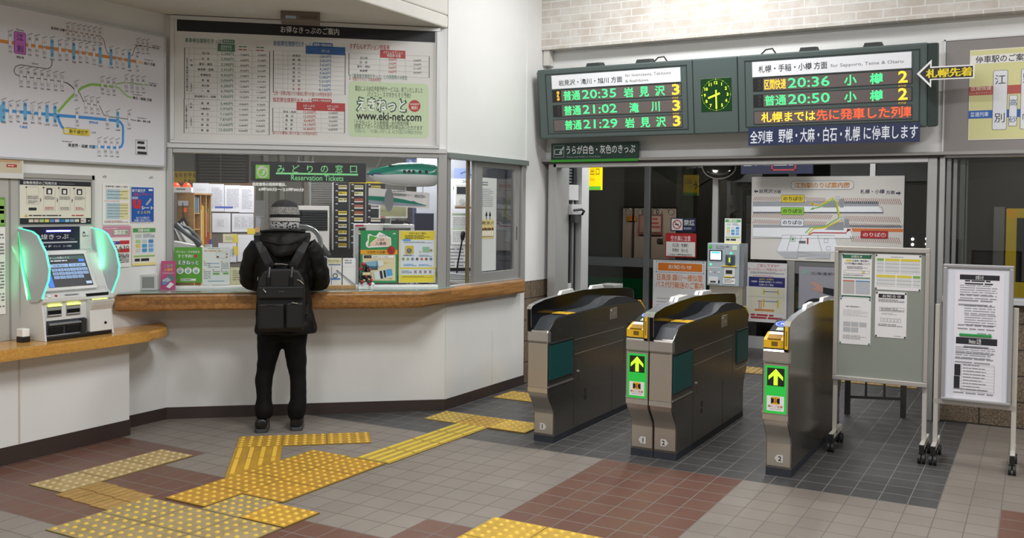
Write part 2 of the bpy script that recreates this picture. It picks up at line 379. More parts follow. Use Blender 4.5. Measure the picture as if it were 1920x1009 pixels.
mb = MB(); mb.box(-4.22, 7.57, 0, -4.105, 8.05, .945, STONE); struct(mb, 'wall_stone_left')
mb = MB(); mb.box(-.655, 7.98, 0, 6, 8.2, .93, STONE); struct(mb, 'wall_stone_right')
def m_brick():
    m, nt, b = NT('brick_wallpaper'); tc = nd(nt, 'ShaderNodeTexCoord').outputs['Object']
    sp = nd(nt, 'ShaderNodeSeparateXYZ'); nt.links.new(tc, sp.inputs[0]); cb = nd(nt, 'ShaderNodeCombineXYZ'); nt.links.new(sp.outputs[0], cb.inputs[0]); nt.links.new(sp.outputs[2], cb.inputs[1])
    wob = noise(nt, tc, 11, 3).outputs['Color']
    vm = nd(nt, 'ShaderNodeVectorMath', operation='MULTIPLY_ADD'); nt.links.new(wob, vm.inputs[0]); vm.inputs[1].default_value = (.012, .012, 0); nt.links.new(cb.outputs[0], vm.inputs[2])
    br = nd(nt, 'ShaderNodeTexBrick'); nt.links.new(vm.outputs[0], br.inputs[0]); br.inputs['Scale'].default_value = 1; br.inputs['Brick Width'].default_value = .20; br.inputs['Row Height'].default_value = .068
    br.inputs['Mortar Size'].default_value = .0055; br.inputs['Mortar Smooth'].default_value = .35; br.inputs['Color1'].default_value = hexc('cec9c2'); br.inputs['Color2'].default_value = hexc('d9d6d0'); br.inputs['Mortar'].default_value = hexc('e2e1dd')
    f = noise(nt, tc, 5, 5, .7).outputs[0]; k = ramp(nt, f, (.4, (0, 0, 0, 1)), (.62, (1, 1, 1, 1)))
    c = mixc(nt, mth(nt, 'MULTIPLY', mth(nt, 'SUBTRACT', 1., br.outputs['Fac']), mth(nt, 'MULTIPLY', k, .75)), br.outputs['Color'], hexc('c2b6a9'))
    nt.links.new(c, b.inputs['Base Color']); b.inputs['Roughness'].default_value = .5; bump(nt, b, br.outputs['Fac'], -.25, .003); return m
mb = MB(); mb.box(-4.10, 7.86, 3.092, 6, 7.98, 4.1, m_brick()); struct(mb, 'wall_brick_band')
mb = MB(); mb.box(-4.10, 7.98, 2.05, 6, 8.15, 4.1, WALLC); struct(mb, 'wall_gate_upper')
mb = MB(); mb.box(-4.09, 7.88, 2.95, -4.03, 7.98, 3.09, M('d5d2cb')); struct(mb, 'trim_1')
# baseboards
for nm, F_, a, b_ in (('baseboard_booth', FB(), -.004, 2.104), ('baseboard_side', FR(), 6.265, 7.575)):
    mb = MB(); mb.box(a, 0, -.02, b_, .088, .006, BASE); struct(mb, nm, mat=F_)
mb = MB(); mb.box(-5.70, 4.3, 0, -5.694, 4.9, .088, BASE); struct(mb, 'baseboard_left')
# white block under the ticket machine shelf
mb = MB(); mb.box(-5.70, -3, 0, -5.515, 4.42, .665, WALLC); mb.box(-5.516, 3.60, .1, -5.512, 3.612, .665, M('c9c2b4')); struct(mb, 'wall_shelf_block')
mb = MB(); mb.box(-5.70, -3, 0, -5.509, 4.424, .11, BASE); struct(mb, 'baseboard_shelf')
# ---------------------------------------------------------------- booth glazing
t = thing('window_1', 'aluminium framed ticket counter window along the booth front', 'window', FB(), kind='structure')
mb = MB(); mb.box(0, .95, -.06, .045, 2.07, .015, ALU); mb.box(0, 2.035, -.06, 2.10, 2.075, .03, ALUL); mb.box(.045, 2.0, -.05, 2.04, 2.035, .012, ALU)
mb.box(2.035, .95, -.07, 2.105, 2.05, .015, ALU); mb.box(.045, .95, -.06, 2.04, 1.0, .02, WHITE); mb.build('window_frame', t, bevel=.004)
mb = MB(); mb.box(.045, 1.0, -.028, 2.035, 2.0, -.022, GLASS); mb.build('pane', t)
t = thing('window_2', 'sliding aluminium window in the booth side wall', 'window', FR(), kind='structure')
mb = MB(); mb.box(6.275, .95, -.07, 6.31, 2.05, .012, ALU); mb.box(7.50, .95, -.07, 7.56, 2.05, .012, ALU); mb.box(6.27, 2.0, -.07, 7.585, 2.045, .03, M('8f9896', .4, .4)); mb.box(6.31, .95, -.07, 7.5, .985, .0, ALU); mb.build('window_frame', t, bevel=.003)
mb = MB(); mb.box(6.715, .985, -.05, 6.835, 2.0, -.012, ALU); mb.box(7.40, .985, -.05, 7.49, 2.0, -.012, ALU); mb.box(6.835, 1.955, -.05, 7.40, 2.0, -.012, ALU); mb.box(6.835, .985, -.05, 7.40, 1.065, -.012, ALU)
mb.box(7.43, 1.33, -.012, 7.445, 1.45, -.008, M('5b5b5b')); s_ = mb.build('sash', t, bevel=.003)
mb = MB(); mb.box(6.835, 1.065, -.034, 7.40, 1.955, -.03, GLASS); mb.build('pane', s_)
mb = MB(); mb.box(6.66, .985, -.068, 6.70, 2.0, -.052, M('7a6a4c', .5, .3)); mb.box(7.3, .985, -.068, 7.33, 2.0, -.055, ALUD); mb.build('inner_sash', t)
# ---------------------------------------------------------------- gate opening: header rail, posts
t = thing('door_1', 'aluminium framed opening behind the ticket gates', 'door', (0, 0, 0), kind='structure')
mb = MB(); mb.box(-4.09, 7.9, 2.035, -.66, 8.06, 2.06, M('4d4a48')); mb.box(-4.0, 7.93, 2.0, -.76, 8.05, 2.035, ALUL); mb.box(-4.1, 7.87, 2.05, 6, 7.98, 2.075, M('9c9a95', .5, .3)); mb.build('header', t, bevel=.003)
mb = MB(); mb.box(-4.06, 7.95, 0, -4.05, 8.05, 2.035, M('4d4a48')); mb.box(-4.05, 7.93, 0, -3.965, 8.05, 2.035, ALU); mb.build('post', t, bevel=.004)
mb = MB(); mb.box(-.77, 7.93, 0, -.70, 8.07, 2.035, ALU); mb.box(-.70, 7.95, 0, -.685, 8.07, 2.05, M('55575a')); mb.box(-.685, 7.93, 0, -.645, 8.07, 2.05, ALU); mb.build('post', t, bevel=.004)
# ---------------------------------------------------------------- window on the right above the stone wall
t = thing('window_3', 'long platform window above the stone wall', 'window', (0, 0, 0), kind='structure')
mb = MB(); mb.box(-.645, 7.9, .93, 6, 8.1, .975, M('c9cacb', .4, .3)); mb.box(-.645, 7.93, 2.03, 6, 8.1, 2.06, ALU)
for a, b_, y in ((-.64, -.605, 8.0), (-.595, -.565, 8.03), (-.55, -.51, 8.06), (-.505, -.49, 8.06)): mb.box(a, y-.03, .975, b_, y+.03, 2.03, ALUD)
mb.box(2.4, 7.96, .975, 2.5, 8.06, 2.03, ALUD); mb.build('window_frame', t, bevel=.003)
mb = MB(); mb.box(-.6, 8.02, .975, 6, 8.026, 2.03, GLASSD); mb.build('pane', t)
# ---------------------------------------------------------------- glazed screen at the platform side
SY = 11.1
t = thing('window_4', 'glazed aluminium screen between the passage and the platform', 'window', (0, 0, 0), kind='structure')
for x0, x1, m_ in ((-5.23, -5.11, ALUL), (-4.31, -4.235, ALUD), (-3.44, -3.37, ALUL), (-2.545, -2.455, ALU), (-.97, -.9, ALU), (-1.66, -1.6, ALUL)):
    mb = MB(); mb.box(x0, SY-.04, 0, x1, SY+.04, 2.5, m_); mb.build('post', t, bevel=.004)
mb = MB(); mb.box(-5.11, SY-.03, .9, -2.545, SY+.03, 1.01, M('6e7072', .45, .3)); mb.box(-2.455, SY-.03, .9, -.97, SY+.03, 1.05, ALUD); mb.build('rail', t)
mb = MB(); mb.box(-3.0, SY-.03, 0, -.97, SY+.03, .14, ALUL); mb.box(-5.11, SY-.03, 0, -4.3, SY+.03, .14, ALUD); mb.build('kick_plate', t)
mb = MB(); mb.box(-5.11, SY-.003, .14, -.97, SY+.003, 2.5, GLASSD); mb.build('pane', t)
mb = MB(); mb.box(-5.23, SY-.06, 2.5, -.6, SY+.06, 2.62, ALUD); mb.build('head', t)
mb = MB(); mb.box(-5.3, 8.15, 2.6, -.4, SY+.1, 2.7, CEIL); struct(mb, 'ceiling_passage')
# ---------------------------------------------------------------- booth side wall inside the passage
t = thing('door_2', 'grey framed booth side door beside the passage', 'door', FR(.1), kind='structure')
PG = M('a9aaa9', .5, .2)
mb = MB(); mb.box(8.06, 0, -.12, 8.30, 2.5, -.01, ALU); mb.box(8.53, 0, -.1, 8.70, 2.5, .02, ALUL); mb.box(8.30, 1.70, -.1, 8.53, 1.85, -.01, ALUL); mb.build('door_frame', t, bevel=.003)
mb = MB(); mb.box(8.30, 0, -.06, 8.42, .78, -.04, PG); mb.box(8.30, .78, -.06, 8.44, .88, -.03, ALUL); mb.box(8.42, 0, -.06, 8.46, 1.70, -.03, ALUD); mb.box(8.49, 0, -.06, 8.50, 1.7, -.03, M('2c2c2c')); mb.build('leaf', t, bevel=.002)
mb = MB(); mb.box(8.30, .88, -.052, 8.42, 1.55, -.048, GLASSD); mb.build('pane', t)
mb = MB(); mb.box(8.30, 1.56, -.03, 8.53, 1.66, .02, ALUL); mb.tube([(8.31, 1.6, .04), (8.4, 1.61, .08), (8.5, 1.59, .06), (8.52, 1.56, .03)], .012, BLACK); mb.box(8.32, 1.48, 0, 8.46, 1.56, .05, M('3a3a3a')); mb.build('door_closer', t)
mb = MB()
for i in range(14): mb.box(8.30, 1.87+i*.03, -.075, 8.47, 1.888+i*.03, -.06, M('59646b'))
mb.box(8.47, 1.85, -.09, 8.53, 2.5, -.04, M('2b2b2b')); mb.build('blind', t)
mb = MB(); mb.box(-5.5, 9.15, 0, -5.4, SY-.1, 2.6, WALLC); struct(mb, 'wall_passage_left')
# ---------------------------------------------------------------- office room behind the counter
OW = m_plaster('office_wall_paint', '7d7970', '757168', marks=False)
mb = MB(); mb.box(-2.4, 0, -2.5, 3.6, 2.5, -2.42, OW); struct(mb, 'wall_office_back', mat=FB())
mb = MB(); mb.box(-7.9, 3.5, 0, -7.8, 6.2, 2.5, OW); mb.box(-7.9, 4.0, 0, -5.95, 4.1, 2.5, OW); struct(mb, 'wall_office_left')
ip = [(-5.78, 4.92), (-4.2, 6.32), (-4.2, 8.2), (-4.5, 9.2), (-5.5, 9.2), (-8.4, 6.4), (-7.8, 4.0)]
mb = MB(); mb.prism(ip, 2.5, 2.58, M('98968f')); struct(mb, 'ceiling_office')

# ================================================================== tactile paving
def MT(h):
    """tactile tile colour with worn, dirty patches"""
    k = ('tac', h)
    if k not in _M:
        m, nt, b = NT('tactile_'+h); tc = nd(nt, 'ShaderNodeTexCoord').outputs['Object']
        f = noise(nt, tc, 7, 6, .75).outputs[0]; g = noise(nt, tc, 60, 3, .7).outputs[0]
        c = mixc(nt, ramp(nt, mth(nt, 'ADD', mth(nt, 'MULTIPLY', f, .65), mth(nt, 'MULTIPLY', g, .35)), (.38, (.55, .55, .55, 1)), (.62, (0, 0, 0, 1))), hexc(h), hexc('6f5a2c'))
        nt.links.new(c, b.inputs['Base Color']); b.inputs['Roughness'].default_value = .6; _M[k] = m
    return _M[k]
def tac(mb, x0, y0, u, v, nu, nv, cu, cv, kind, base, top, h=.006, seam='6e5a22', nd_=5):
    """nu x nv mats of cu x cv from corner (x0, y0); kind d = domes, b = bars along v"""
    u = Vector(u).normalized(); v = Vector(v).normalized(); O = Vector((x0, y0))
    base = MT(base); top = M(top, .6); seam = M(seam, .7)
    def q(a, b): p = O+u*a+v*b; return (p.x, p.y)
    for i in range(nu):
        for j in range(nv):
            a0, b0 = i*cu, j*cv; e = .003
            mb.prism([q(a0+e, b0+e), q(a0+cu-e, b0+e), q(a0+cu-e, b0+cv-e), q(a0+e, b0+cv-e)], 0, h, base)
            if kind == 'd':
                for k in range(nd_):
                    for l in range(nd_):
                        p = q(a0+cu*(k+.5)/nd_, b0+cv*(l+.5)/nd_); mb.cyl((p[0], p[1], h-.0005), (p[0], p[1], h+.005), .0145, .009, top, 10)
            else:
                for k in range(4):
                    c = cu*(k+.5)/4; w_ = .013
                    P = [q(a0+c-w_, b0+.012), q(a0+c+w_, b0+.012), q(a0+c+w_, b0+cv-.012), q(a0+c-w_, b0+cv-.012)]
                    mb.prism(P, h-.0005, h+.005, top)
    mb.prism([q(.001, .001), q(nu*cu-.001, .001), q(nu*cu-.001, nv*cv-.001), q(.001, nv*cv-.001)], 0, h-.002, seam)
XD, YD = (1, 0), (0, 1)
def tp(name, label, *specs):
    mb = MB()
    for s_ in specs: tac(mb, *s_)
    return mb.build(name, label=label, cat='tactile paving')
tp('tactile_paving', 'faded cream dotted tactile tiles beside the white block under the ticket machine', (-5.0, 3.325, XD, YD, 1, 3, .295, .312, 'd', 'b39d6c', 'bfa97c'))
mb = MB(); cb_ = MT('ae8a4c'); cl_ = M('94713a', .6)
for i in range(3):
    for j in range(2):
        x0 = -4.705+i*.16; y0 = 3.285+j*.15-i*.012; mb.box(x0, y0, 0, x0+.15, y0+.142, .004, cb_)
        for k in (.04, .1): mb.box(x0+k, y0, .004, x0+k+.012, y0+.142, .0045, cl_)
mb.build('tactile_paving', label='six worn ochre grooved tiles between cream and beige dotted tactile paving', cat='tactile paving')
tp('tactile_paving', 'large beige tactile patch with bright yellow dots nearest the left foreground', (-4.235, 3.215, XD, YD, 3, 1, .326, .3, 'd', '9c8b64', 'cfae3c'), (-3.836, 3.518, XD, YD, 1, 1, .278, .3, 'd', '9c8b64', 'cfae3c'), (-4.235, 2.9, XD, YD, 3, 1, .326, .315, 'd', '9c8b64', 'cfae3c'))
tp('tactile_paving', 'large orange dotted tactile patch two mats wide in the middle of the hall', (-4.145, 3.55, XD, YD, 1, 4, .305, .302, 'd', 'b98a26', 'd6ac3c', .008), (-3.84, 3.82, XD, YD, 1, 3, .302, .306, 'd', 'b98a26', 'd6ac3c', .008))
tp('tactile_paving', 'slanting row of three orange dotted mats behind the heels of the person', (-4.82, 4.77, BU.xy, BN.xy, 3, 1, .298, .305, 'd', 'bb8f28', 'd8b040'))
mb = MB(); A_ = [V(-4.618, 4.535), V(-4.388, 4.732), V(-4.148, 4.452), V(-4.148, 3.99)]
mb.prism([tuple(p.xy) if len(p) > 2 else (p[0], p[1]) for p in A_], 0, .006, MT('bb8f28'))
for k in range(4):
    a = Vector((-4.618, 4.535))+BU.xy*(.035+.075*k); d = BN.xy; n = BU.xy*.013
    for t0, t1 in ((.02, .28), (.31, .72)):
        t1 = min(t1, (-4.165-a.x)/d.x-.01)
        if t1 > t0+.03: P = [a+d*t0-n, a+d*t0+n, a+d*t1+n, a+d*t1-n]; mb.prism([tuple(p) for p in P], .0055, .011, M('dcb23e', .6))
mb.build('tactile_paving', label='slanting orange mat with four raised bars leading to the person', cat='tactile paving')
tp('tactile_paving', 'single square orange dotted mat lying beside the beige patch in the foreground', (-3.556, 3.518, XD, YD, 1, 1, .305, .27, 'd', 'c39428', 'dcb440', .009))
tp('tactile_paving', 'long strip of yellow tactile bars leading from the orange patch to the gates', (-3.79, 4.748, (1, 0), (.025, 1), 1, 4, .272, .292, 'b', 'b39c4a', 'd8bc44'))
tp('tactile_paving', 'row of three yellow dotted mats touching the foot of the leftmost gate', (-4.065, 5.915, XD, YD, 1, 1, .29, .315, 'd', 'b59a4a', 'c8ac4c'), (-3.775, 5.915, XD, YD, 1, 1, .29, .31, 'd', 'b38d33', 'c6a044'), (-3.485, 5.9, XD, YD, 1, 1, .31, .31, 'd', 'cba741', 'd9b84d', .01))
tp('tactile_paving', 'small yellow dotted mat at the counter wall behind the leftmost gate', (-4.03, 6.9, XD, YD, 1, 1, .43, .33, 'd', 'b6953d', 'c5a64d'))
tp('tactile_paving', 'bright yellow dotted mat at the bottom edge in front of the gates', (-2.435, 3.58, XD, YD, 2, 2, .31, .31, 'd', 'c9a232', 'deba48', .009))
tp('tactile_paving', 'dull yellow tactile strip on the floor beyond the ticket gates', (-2.75, 9.3, XD, YD, 6, 1, .3, .38, 'd', 'b3925a', 'bf9f66'))
# ================================================================== counter and shelf
CX = -4.03
def isect(off): t_ = (CX-(PA.x+BN.x*off))/BU.x; return (CX, PA.y+BN.y*off+BU.y*t_)
L0_ = bp(-.215, .355); L1_ = bp(-.20, .0)
outer = [(-5.699, 4.50), (-5.66, 4.405), (L0_.x+.02, L0_.y-.0), isect(.355), (CX, 7.47), (-4.099, 7.47), (-4.099, 6.2705), (-5.699, 4.9005)]
t = thing('ticket_counter', 'long wooden ticket counter with glass top running along the booth', 'counter', (-4.6, 5.5, .85))
mt = Matrix.Translation((4.6, -5.5, -.85))
mb = MB(); mb.prism(outer, .853, .978, WOOD); mb.build('counter_slab', t, mt, bevel=.022, seg=3)
ins = [(-5.69, 4.47), (-5.62, 4.41), (L0_.x+.06, L0_.y+.03), (isect(.33)[0]-.02, isect(.33)[1]), (CX-.02, 6.32), (-4.10, 6.2705), (-5.69, 4.9005)]
m_gt, nt_, b_ = NT('green_edged_glass'); b_.inputs['Base Color'].default_value = hexc('9fb8ae'); b_.inputs['Roughness'].default_value = .06; b_.inputs['Alpha'].default_value = .75
mb = MB(); mb.prism(ins, .9785, .9835, m_gt); mb.build('glass_top', t, mt, bevel=.0008)
t = thing('machine_shelf', 'glossy honey coloured wooden shelf with a rounded end under the ticket machine', 'shelf', (-5.5, 4.0, .665))
mt = Matrix.Translation((5.5, -4.0, -.665))
end = [(-5.30+0*k, 0) for k in range(0)]
sh = [(-5.699, -2.9), (-5.335, -2.9), (-5.335, 4.42)]
for k in range(0, 10):
    a = k/9*math.pi/2*1.35; sh.append((-5.335-.16*(1-math.cos(a)), 4.42+.28*math.sin(a)/1.0))
sh += [(-5.62, 4.83), (-5.699, 4.86)]
mb = MB(); mb.prism(sh, .668, .738, SHELFW); mb.build('shelf_board', t, mt, bevel=.03, seg=4)

# ================================================================== ticket machine on the shelf
OX, OY, OZ = -5.70, 3.735, .738
t = thing('ticket_machine', 'white touch screen ticket machine with glowing green side wings on the wooden shelf', 'ticket machine', (OX, OY, OZ))
W_ = .505                                                     # local: x out of the wall, y along it, z up
MW = M('d9dad8', .4); MG = M('c2c4c4', .42); DK = M('2b2c30', .4); MN = M('23243a', .35)
SCR0, SCR1 = V(.195, .068, .335), V(.095, .068, .538)           # screen lower / upper edge
side = [(.26, 0), (.255, .03), (.225, .23), (.245, .245), (.245, .275), (.20, .30), (.09, .545), (.035, .56), (.035, .72), (0.001, .72), (0.001, 0)]
mb = MB(); mb.prism([(p[0], p[1]) for p in side], 0, .012, MW, 'y'); mb.prism(side, W_-.012, W_, MW, 'y')
body = [(.215, 0), (.215, .23), (.235, .245), (.235, .272), (.19, .297), (.19, .325), (.09, .54), (.03, .555), (.03, .72), (.001, .72), (.001, 0)]
mb.prism(body, .012, W_-.012, MW, 'y'); mb.box(.215, .012, 0, .252, W_-.012, .028, BLACK)
# right hand change hopper block
hop = [(.255, .028), (.252, .17), (.275, .205), (.29, .235), (.215, .235), (.215, .028)]
mb.prism(hop, .325, W_-.014, MW, 'y'); mb.build('cabinet', t, bevel=.004)
mb = MB(); mb.box(.214, .035, .032, .2165, .315, .125, M('3c4046', .35)); mb.box(.216, .05, .095, .232, .30, .107, M('b9bcc0', .2, .7)); mb.box(.216, .05, .04, .226, .15, .085, M('17181a', .3)); mb.box(.216, .17, .04, .226, .27, .085, M('17181a', .3)); mb.cyl((.222, .295, .035), (.222, .295, .12), .022, .022, M('26272a'), 12)
mb.build('note_tray', t, bevel=.003)
for y0 in (.04, .175):
    mb = MB(); mb.box(.2145, y0, .145, .2165, y0+.105, .222, M('8f9296')); mb.box(.2165, y0+.006, .165, .2225, y0+.097, .19, M('121214', .3)); mb.box(.2165, y0+.008, .155, .226, y0+.095, .163, M('c9cbcd', .3, .5)); mb.box(.2165, y0+.005, .215, .228, y0+.1, .226, M('dfe87a', .4, 0, 1.1)); mb.build('coin_slot', t, bevel=.002)
mb = MB(); mb.box(.225, .345, .228, .282, .475, .2362, M('7c7466')); mb.box(.235, .36, .236, .27, .46, .237, M('cfc6b0')); mb.box(.236, .35, .2365, .24, .47, .243, M('dfe87a', .4, 0, .8)); mb.build('change_hopper', t); mb = MB(); mb.cyl((.2545, .44, .08), (.258, .44, .08), .009, .009, BLACK, 14); mb.build('lock', t)
mb = MB(); mb.cyl((.222, .05, .279), (.226, .05, .286), .016, .016, WHITE, 18); mb.build('speaker_dial', t); mb = MB(); mb.cyl((.222, .1, .279), (.225, .1, .285), .008, .008, M('b3322c'), 14); mb.build('call_button', t)
mb = MB()
mb.box(.215, .165, .283, .232, .26, .287, M('b6b9bc'))
for k in range(3): mb.box(.222, .175+k*.025, .286, .227, .192+k*.025, .288, M('5f7fb0'))
mb.build('keypad', t); mb = MB(); mb.box(.226, .31, .262, .237, .48, .282, M('1d1e22', .25)); mb.build('card_slot', t, bevel=.0015)
# screen, tilted back
d = (SCR1-SCR0); FS = frame(SCR0+V(.012, 0, 0), (0, 1, 0), d); H = d.length
mb = MB(); mb.box(-.03, -.02, -.03, .345, H+.025, -.003, MW); mb.lay(.0005).rect(0, 0, .318, H, M('15181d', .3, 0, 0, .2))
LBL = M('2f6fd6', .4, 0, .5); LBT = M('8fb0dc', .4, 0, .25); mb.lay(.001).rect(0, .0, .035, H, LBL); mb.rect(.0, .15, .035, .172, M('c9d6e6', .4, 0, .3)); mb.rect(0, .1, .034, .118, M('c9d6e6', .4, 0, .3)); mb.rect(0, .185, .03, .2, M('57a84e', .4, 0, .6))
mb.rect(.04, H-.035, .31, H-.012, M('24443c', .4, 0, .5)); mb.rect(.262, H-.055, .305, H-.036, LBL); mb.txt('きっぷを購入する', .06, H-.03, .2, H-.016, M('e4ece8', .4, 0, .8)); mb.rect(.045, H-.03, .056, H-.018, M('d86a4a', .4, 0, .7)); mb.small(.06, H-.05, .22, H-.038, 1, M('c9d2da', .4, 0, .6))
y = H-.09
for x0, x1 in ((.045, .175), (.18, .305)): mb.rect(x0, y, x1, y+.024, LBT)
rows = [['170', '210', '220', '260', '340', '360'], ['540', '640', '740', '840', '930', '1070'], ['1210', '1270', '1450', '1640', '1840']]
mb.lay(.0016)
mb.txt('大 麻 360', .07, H-.086, .15, H-.072, M('2b3350')); mb.txt('江 別 360', .2, H-.086, .28, H-.072, M('2b3350'))
for j, r_ in enumerate(rows):
    for i, s_ in enumerate(r_):
        x0 = .05+i*.044; v0 = H-.118-j*.026; mb.lay(.001).rect(x0, v0, x0+.04, v0+.02, LBT); mb.lay(.0016).txc(s_, x0+.02, v0+.01, .012, M('2b3350'))
mb.lay(.001).rect(.27, .012, .312, .03, M('a9c4e0', .4, 0, .3)); mb.build('touch_screen', t, FS, bevel=0)
mb = MB(); mb.lay(.0006).rect(0, 0, .05, .03, M('d9b13c')); mb.rect(0, -.034, .05, -.003, M('c06a4a')); mb.lay(.0012).rrect(.006, .004, .044, .026, .004, PAPER); mb.rrect(.006, -.03, .044, -.008, .004, PAPER); mb.build('sticker', t, frame(V(.135, .405, .43), (0, 1, 0), d))
# header panel above the screen
FH = frame((.031, 0, .565), (0, 1, 0))
mb = MB(); mb.box(.0, .0, 0, .41, .155, .004, MN); mb.box(.41, .0, 0, W_, .155, .004, MW)
mb.lay(.0046).txt('JR線きっぷ', .075, .066, .325, .106, M('c9cacd'), .02); mb.txt('Ticket', .335, .066, .37, .076, M('8f909c')); mb.rect(.12, .046, .39, .056, M('b9bac0')); mb.txt('ICカード', .075, .018, .2, .034, WHITE, .02); mb.txt('チャージ', .215, .018, .265, .031, WHITE); mb.txt('カード発売', .285, .018, .345, .031, WHITE)
mb.lay(.0046).pol([(.432, .085), (.45, .085), (.45, .115), (.446, .115), (.441, .122), (.436, .115), (.432, .115)], INK); mb.rect(.45, .088, .475, .092, INK); mb.lay(.005).rect(.435, .09, .447, .108, M('cfcfcf')); mb.build('header_panel', t, FH)
mb = MB(); mb.box(.165, .122, .004, .335, .130, .010, M('dfe4ff', .3, 0, 6)); mb.box(.158, .119, .003, .342, .133, .006, M('2a2ad8', .3, 0, 2.2)); mb.build('blue_lamp', t, FH)
# curved wings
wing = [(-.001, .711), (.14, .692), (.194, .668), (.278, .56), (.31, .46), (.30, .392), (.233, .272), (.207, .25), (.115, .24)]
m_w, nt_, b_ = NT('frosted_wing'); tc_ = nd(nt_, 'ShaderNodeTexCoord').outputs['Object']
b_.inputs['Base Color'].default_value = hexc('b9bec2'); b_.inputs['Roughness'].default_value = .45
GRN = M('3dffa0', .3, 0, 2.2)
for y0 in (-.012, W_-.006):
    mb = MB(); mb.prism(wing, y0, y0+.016, m_w, 'y'); wg = mb.build('privacy_wing', t)
    mb = MB(); mb.tube([(p[0], y0+.008, p[1]) for p in wing[:7]], .0055, GRN, 6); mb.build('light_edge', wg)
    mb = MB(); a_, b2 = V(.0, 0, .70), V(.13, 0, .26)
    for ys in (y0-.0015, y0+.0175):
        mb.face([(a_.x+.004, ys, a_.z-.01), (a_.x+.014, ys, a_.z-.012), (a_.x+.064, ys, a_.z-.24), (b2.x+.006, ys, b2.z+.01), (b2.x-.01, ys, b2.z-.005), (.05, ys, .45)], M('39e08c', .4, 0, .6))
    mb.build('glow_band', wg)  # glow on the wing face, painted as an emissive band
    d_ = V(.75, .66, .0).normalized(); lw = area('wing_glow_light', (0, 0, 0), .46, .012, .32, (.12, 1, .42)); q_ = d_.to_track_quat('-Z', 'Y').to_matrix().to_4x4(); lp = V(OX+.03, OY+y0-.022, OZ+.47) if y0 < .1 else V(OX+.118, OY+y0-.03, OZ+.53); lw.matrix_world = Matrix.Translation(lp) @ q_ @ Matrix.Rotation(math.pi/2, 4, 'Z') @ Matrix.Rotation(-.26, 4, 'Y')  # green light added in the air beside each wing to make it glow
# guide board over the machine
t2 = thing('machine_guide_board', 'cream instruction board with black bands directly above the ticket machine', 'sign', FL(.012))
mb = MB(); Y0, Y1, Z0, Z1 = 3.73, 4.247, 1.474, 1.76
mb.box(Y0-.004, Z0-.004, -.012, Y1+.004, Z1+.004, 0, M('9da0a2')); mb.lay(.0006).rect(Y0, Z0, Y1, Z1, M('e3dfcf')); mb.lay().rect(Y0, Z1-.032, Y1, Z1, DK); mb.rect(Y0, Z0, Y1, Z0+.04, DK)
mb.lay().txt('自動券売機のご利用方法', Y0+.025, Z1-.027, Y0+.26, Z1-.008, WHITE, .02); mb.small(Y0+.275, Z1-.022, Y0+.43, Z1-.015, 1, GREYT)
mb.lay(.0012)
for i, x0 in enumerate((3.775, 3.895, 4.005, 4.118)):
    mb.lay(.0012).frm(x0, Z0+(.09 if i else .13), x0+.085, Z1-.045, .0012, GREYT); mb.lay(.0018).rect(x0-.006, Z1-.052, x0+.004, Z1-.042, DK)
    if i: mb.rrect(x0+.02, Z1-.09, x0+.062, Z1-.05, .006, DK); mb.lay(.0024).rrect(x0+.03, Z1-.085, x0+.052, Z1-.06, .003, PAPER)
    mb.lay(.0018).small(x0+.006, Z1-.125, x0+.08, Z1-.1, 4, GREYT, seed=i); mb.small(x0+.01, Z0+.095+(.04 if i == 0 else 0), x0+.075, Z0+.115+(.04 if i == 0 else 0), 3, M('b9605c') if i in (1, 3) else GREYT, seed=i+5)
    if i < 3: mb.pol([(x0+.096, Z0+.14), (x0+.103, Z0+.158), (x0+.096, Z0+.176)], DK)
mb.rrect(3.79, Z0+.09, 3.845, Z0+.108, .004, DK); mb.pol([(3.76, Z0+.048), (3.784, Z0+.048), (3.772, Z0+.068)], M('d8a52c')); mb.small(3.79, Z0+.05, 4.1, Z0+.064, 1, INK); mb.small(4.1, Z0+.05, 4.225, Z0+.064, 1, M('b5322c'))
for i, c_ in enumerate(('d5cfc2', 'd8b9ae', 'a9cc86', 'e0cf5e', '5f8fc4', 'c3c0e0', '2d7fb8', '9cc4dd', '8fb0c9', 'dcd6c4')): mb.rrect(3.79+i*.037, Z0+.013, 3.822+i*.037, Z0+.032, .003, M(c_))
mb.rrect(4.168, Z0+.008, 4.207, Z0+.037, .003, PAPER); mb.lay().txt('IC', 4.172, Z0+.014, 4.2, Z0+.03, M('a02a2a'), .03); mb.txt('JR', 4.222, Z0+.015, 4.238, Z0+.024, PAPER, .02)
mb.build('printed_board', t2)
mb = MB(); mb.box(3.3, .74, -.004, 4.275, 1.805, .003, M('b3b1ac', .5)); mb.box(3.3, 1.775, .003, 4.275, 1.805, .012, M('a6a49f')); mb.box(4.255, .74, .003, 4.275, 1.805, .012, M('bab8b3')); mb.box(3.66, .74, .003, 3.672, 1.775, .006, M('8f8d88')); mb.build('wall_panel_left', mat=FL(.004), kind='structure')
# small black and white box at the machine's foot
t2 = thing('card_reader_box', 'small black and white box standing on the shelf left of the ticket machine', 'box', (-5.56, 3.66, .738))
mb = MB(); mb.box(-.03, -.022, 0, .035, .03, .035, BLACK); mb.build('base', t2, bevel=.003); mb = MB(); mb.box(-.03, -.02, .035, .032, .028, .085, WHITE); mb.build('top', t2, bevel=.004)
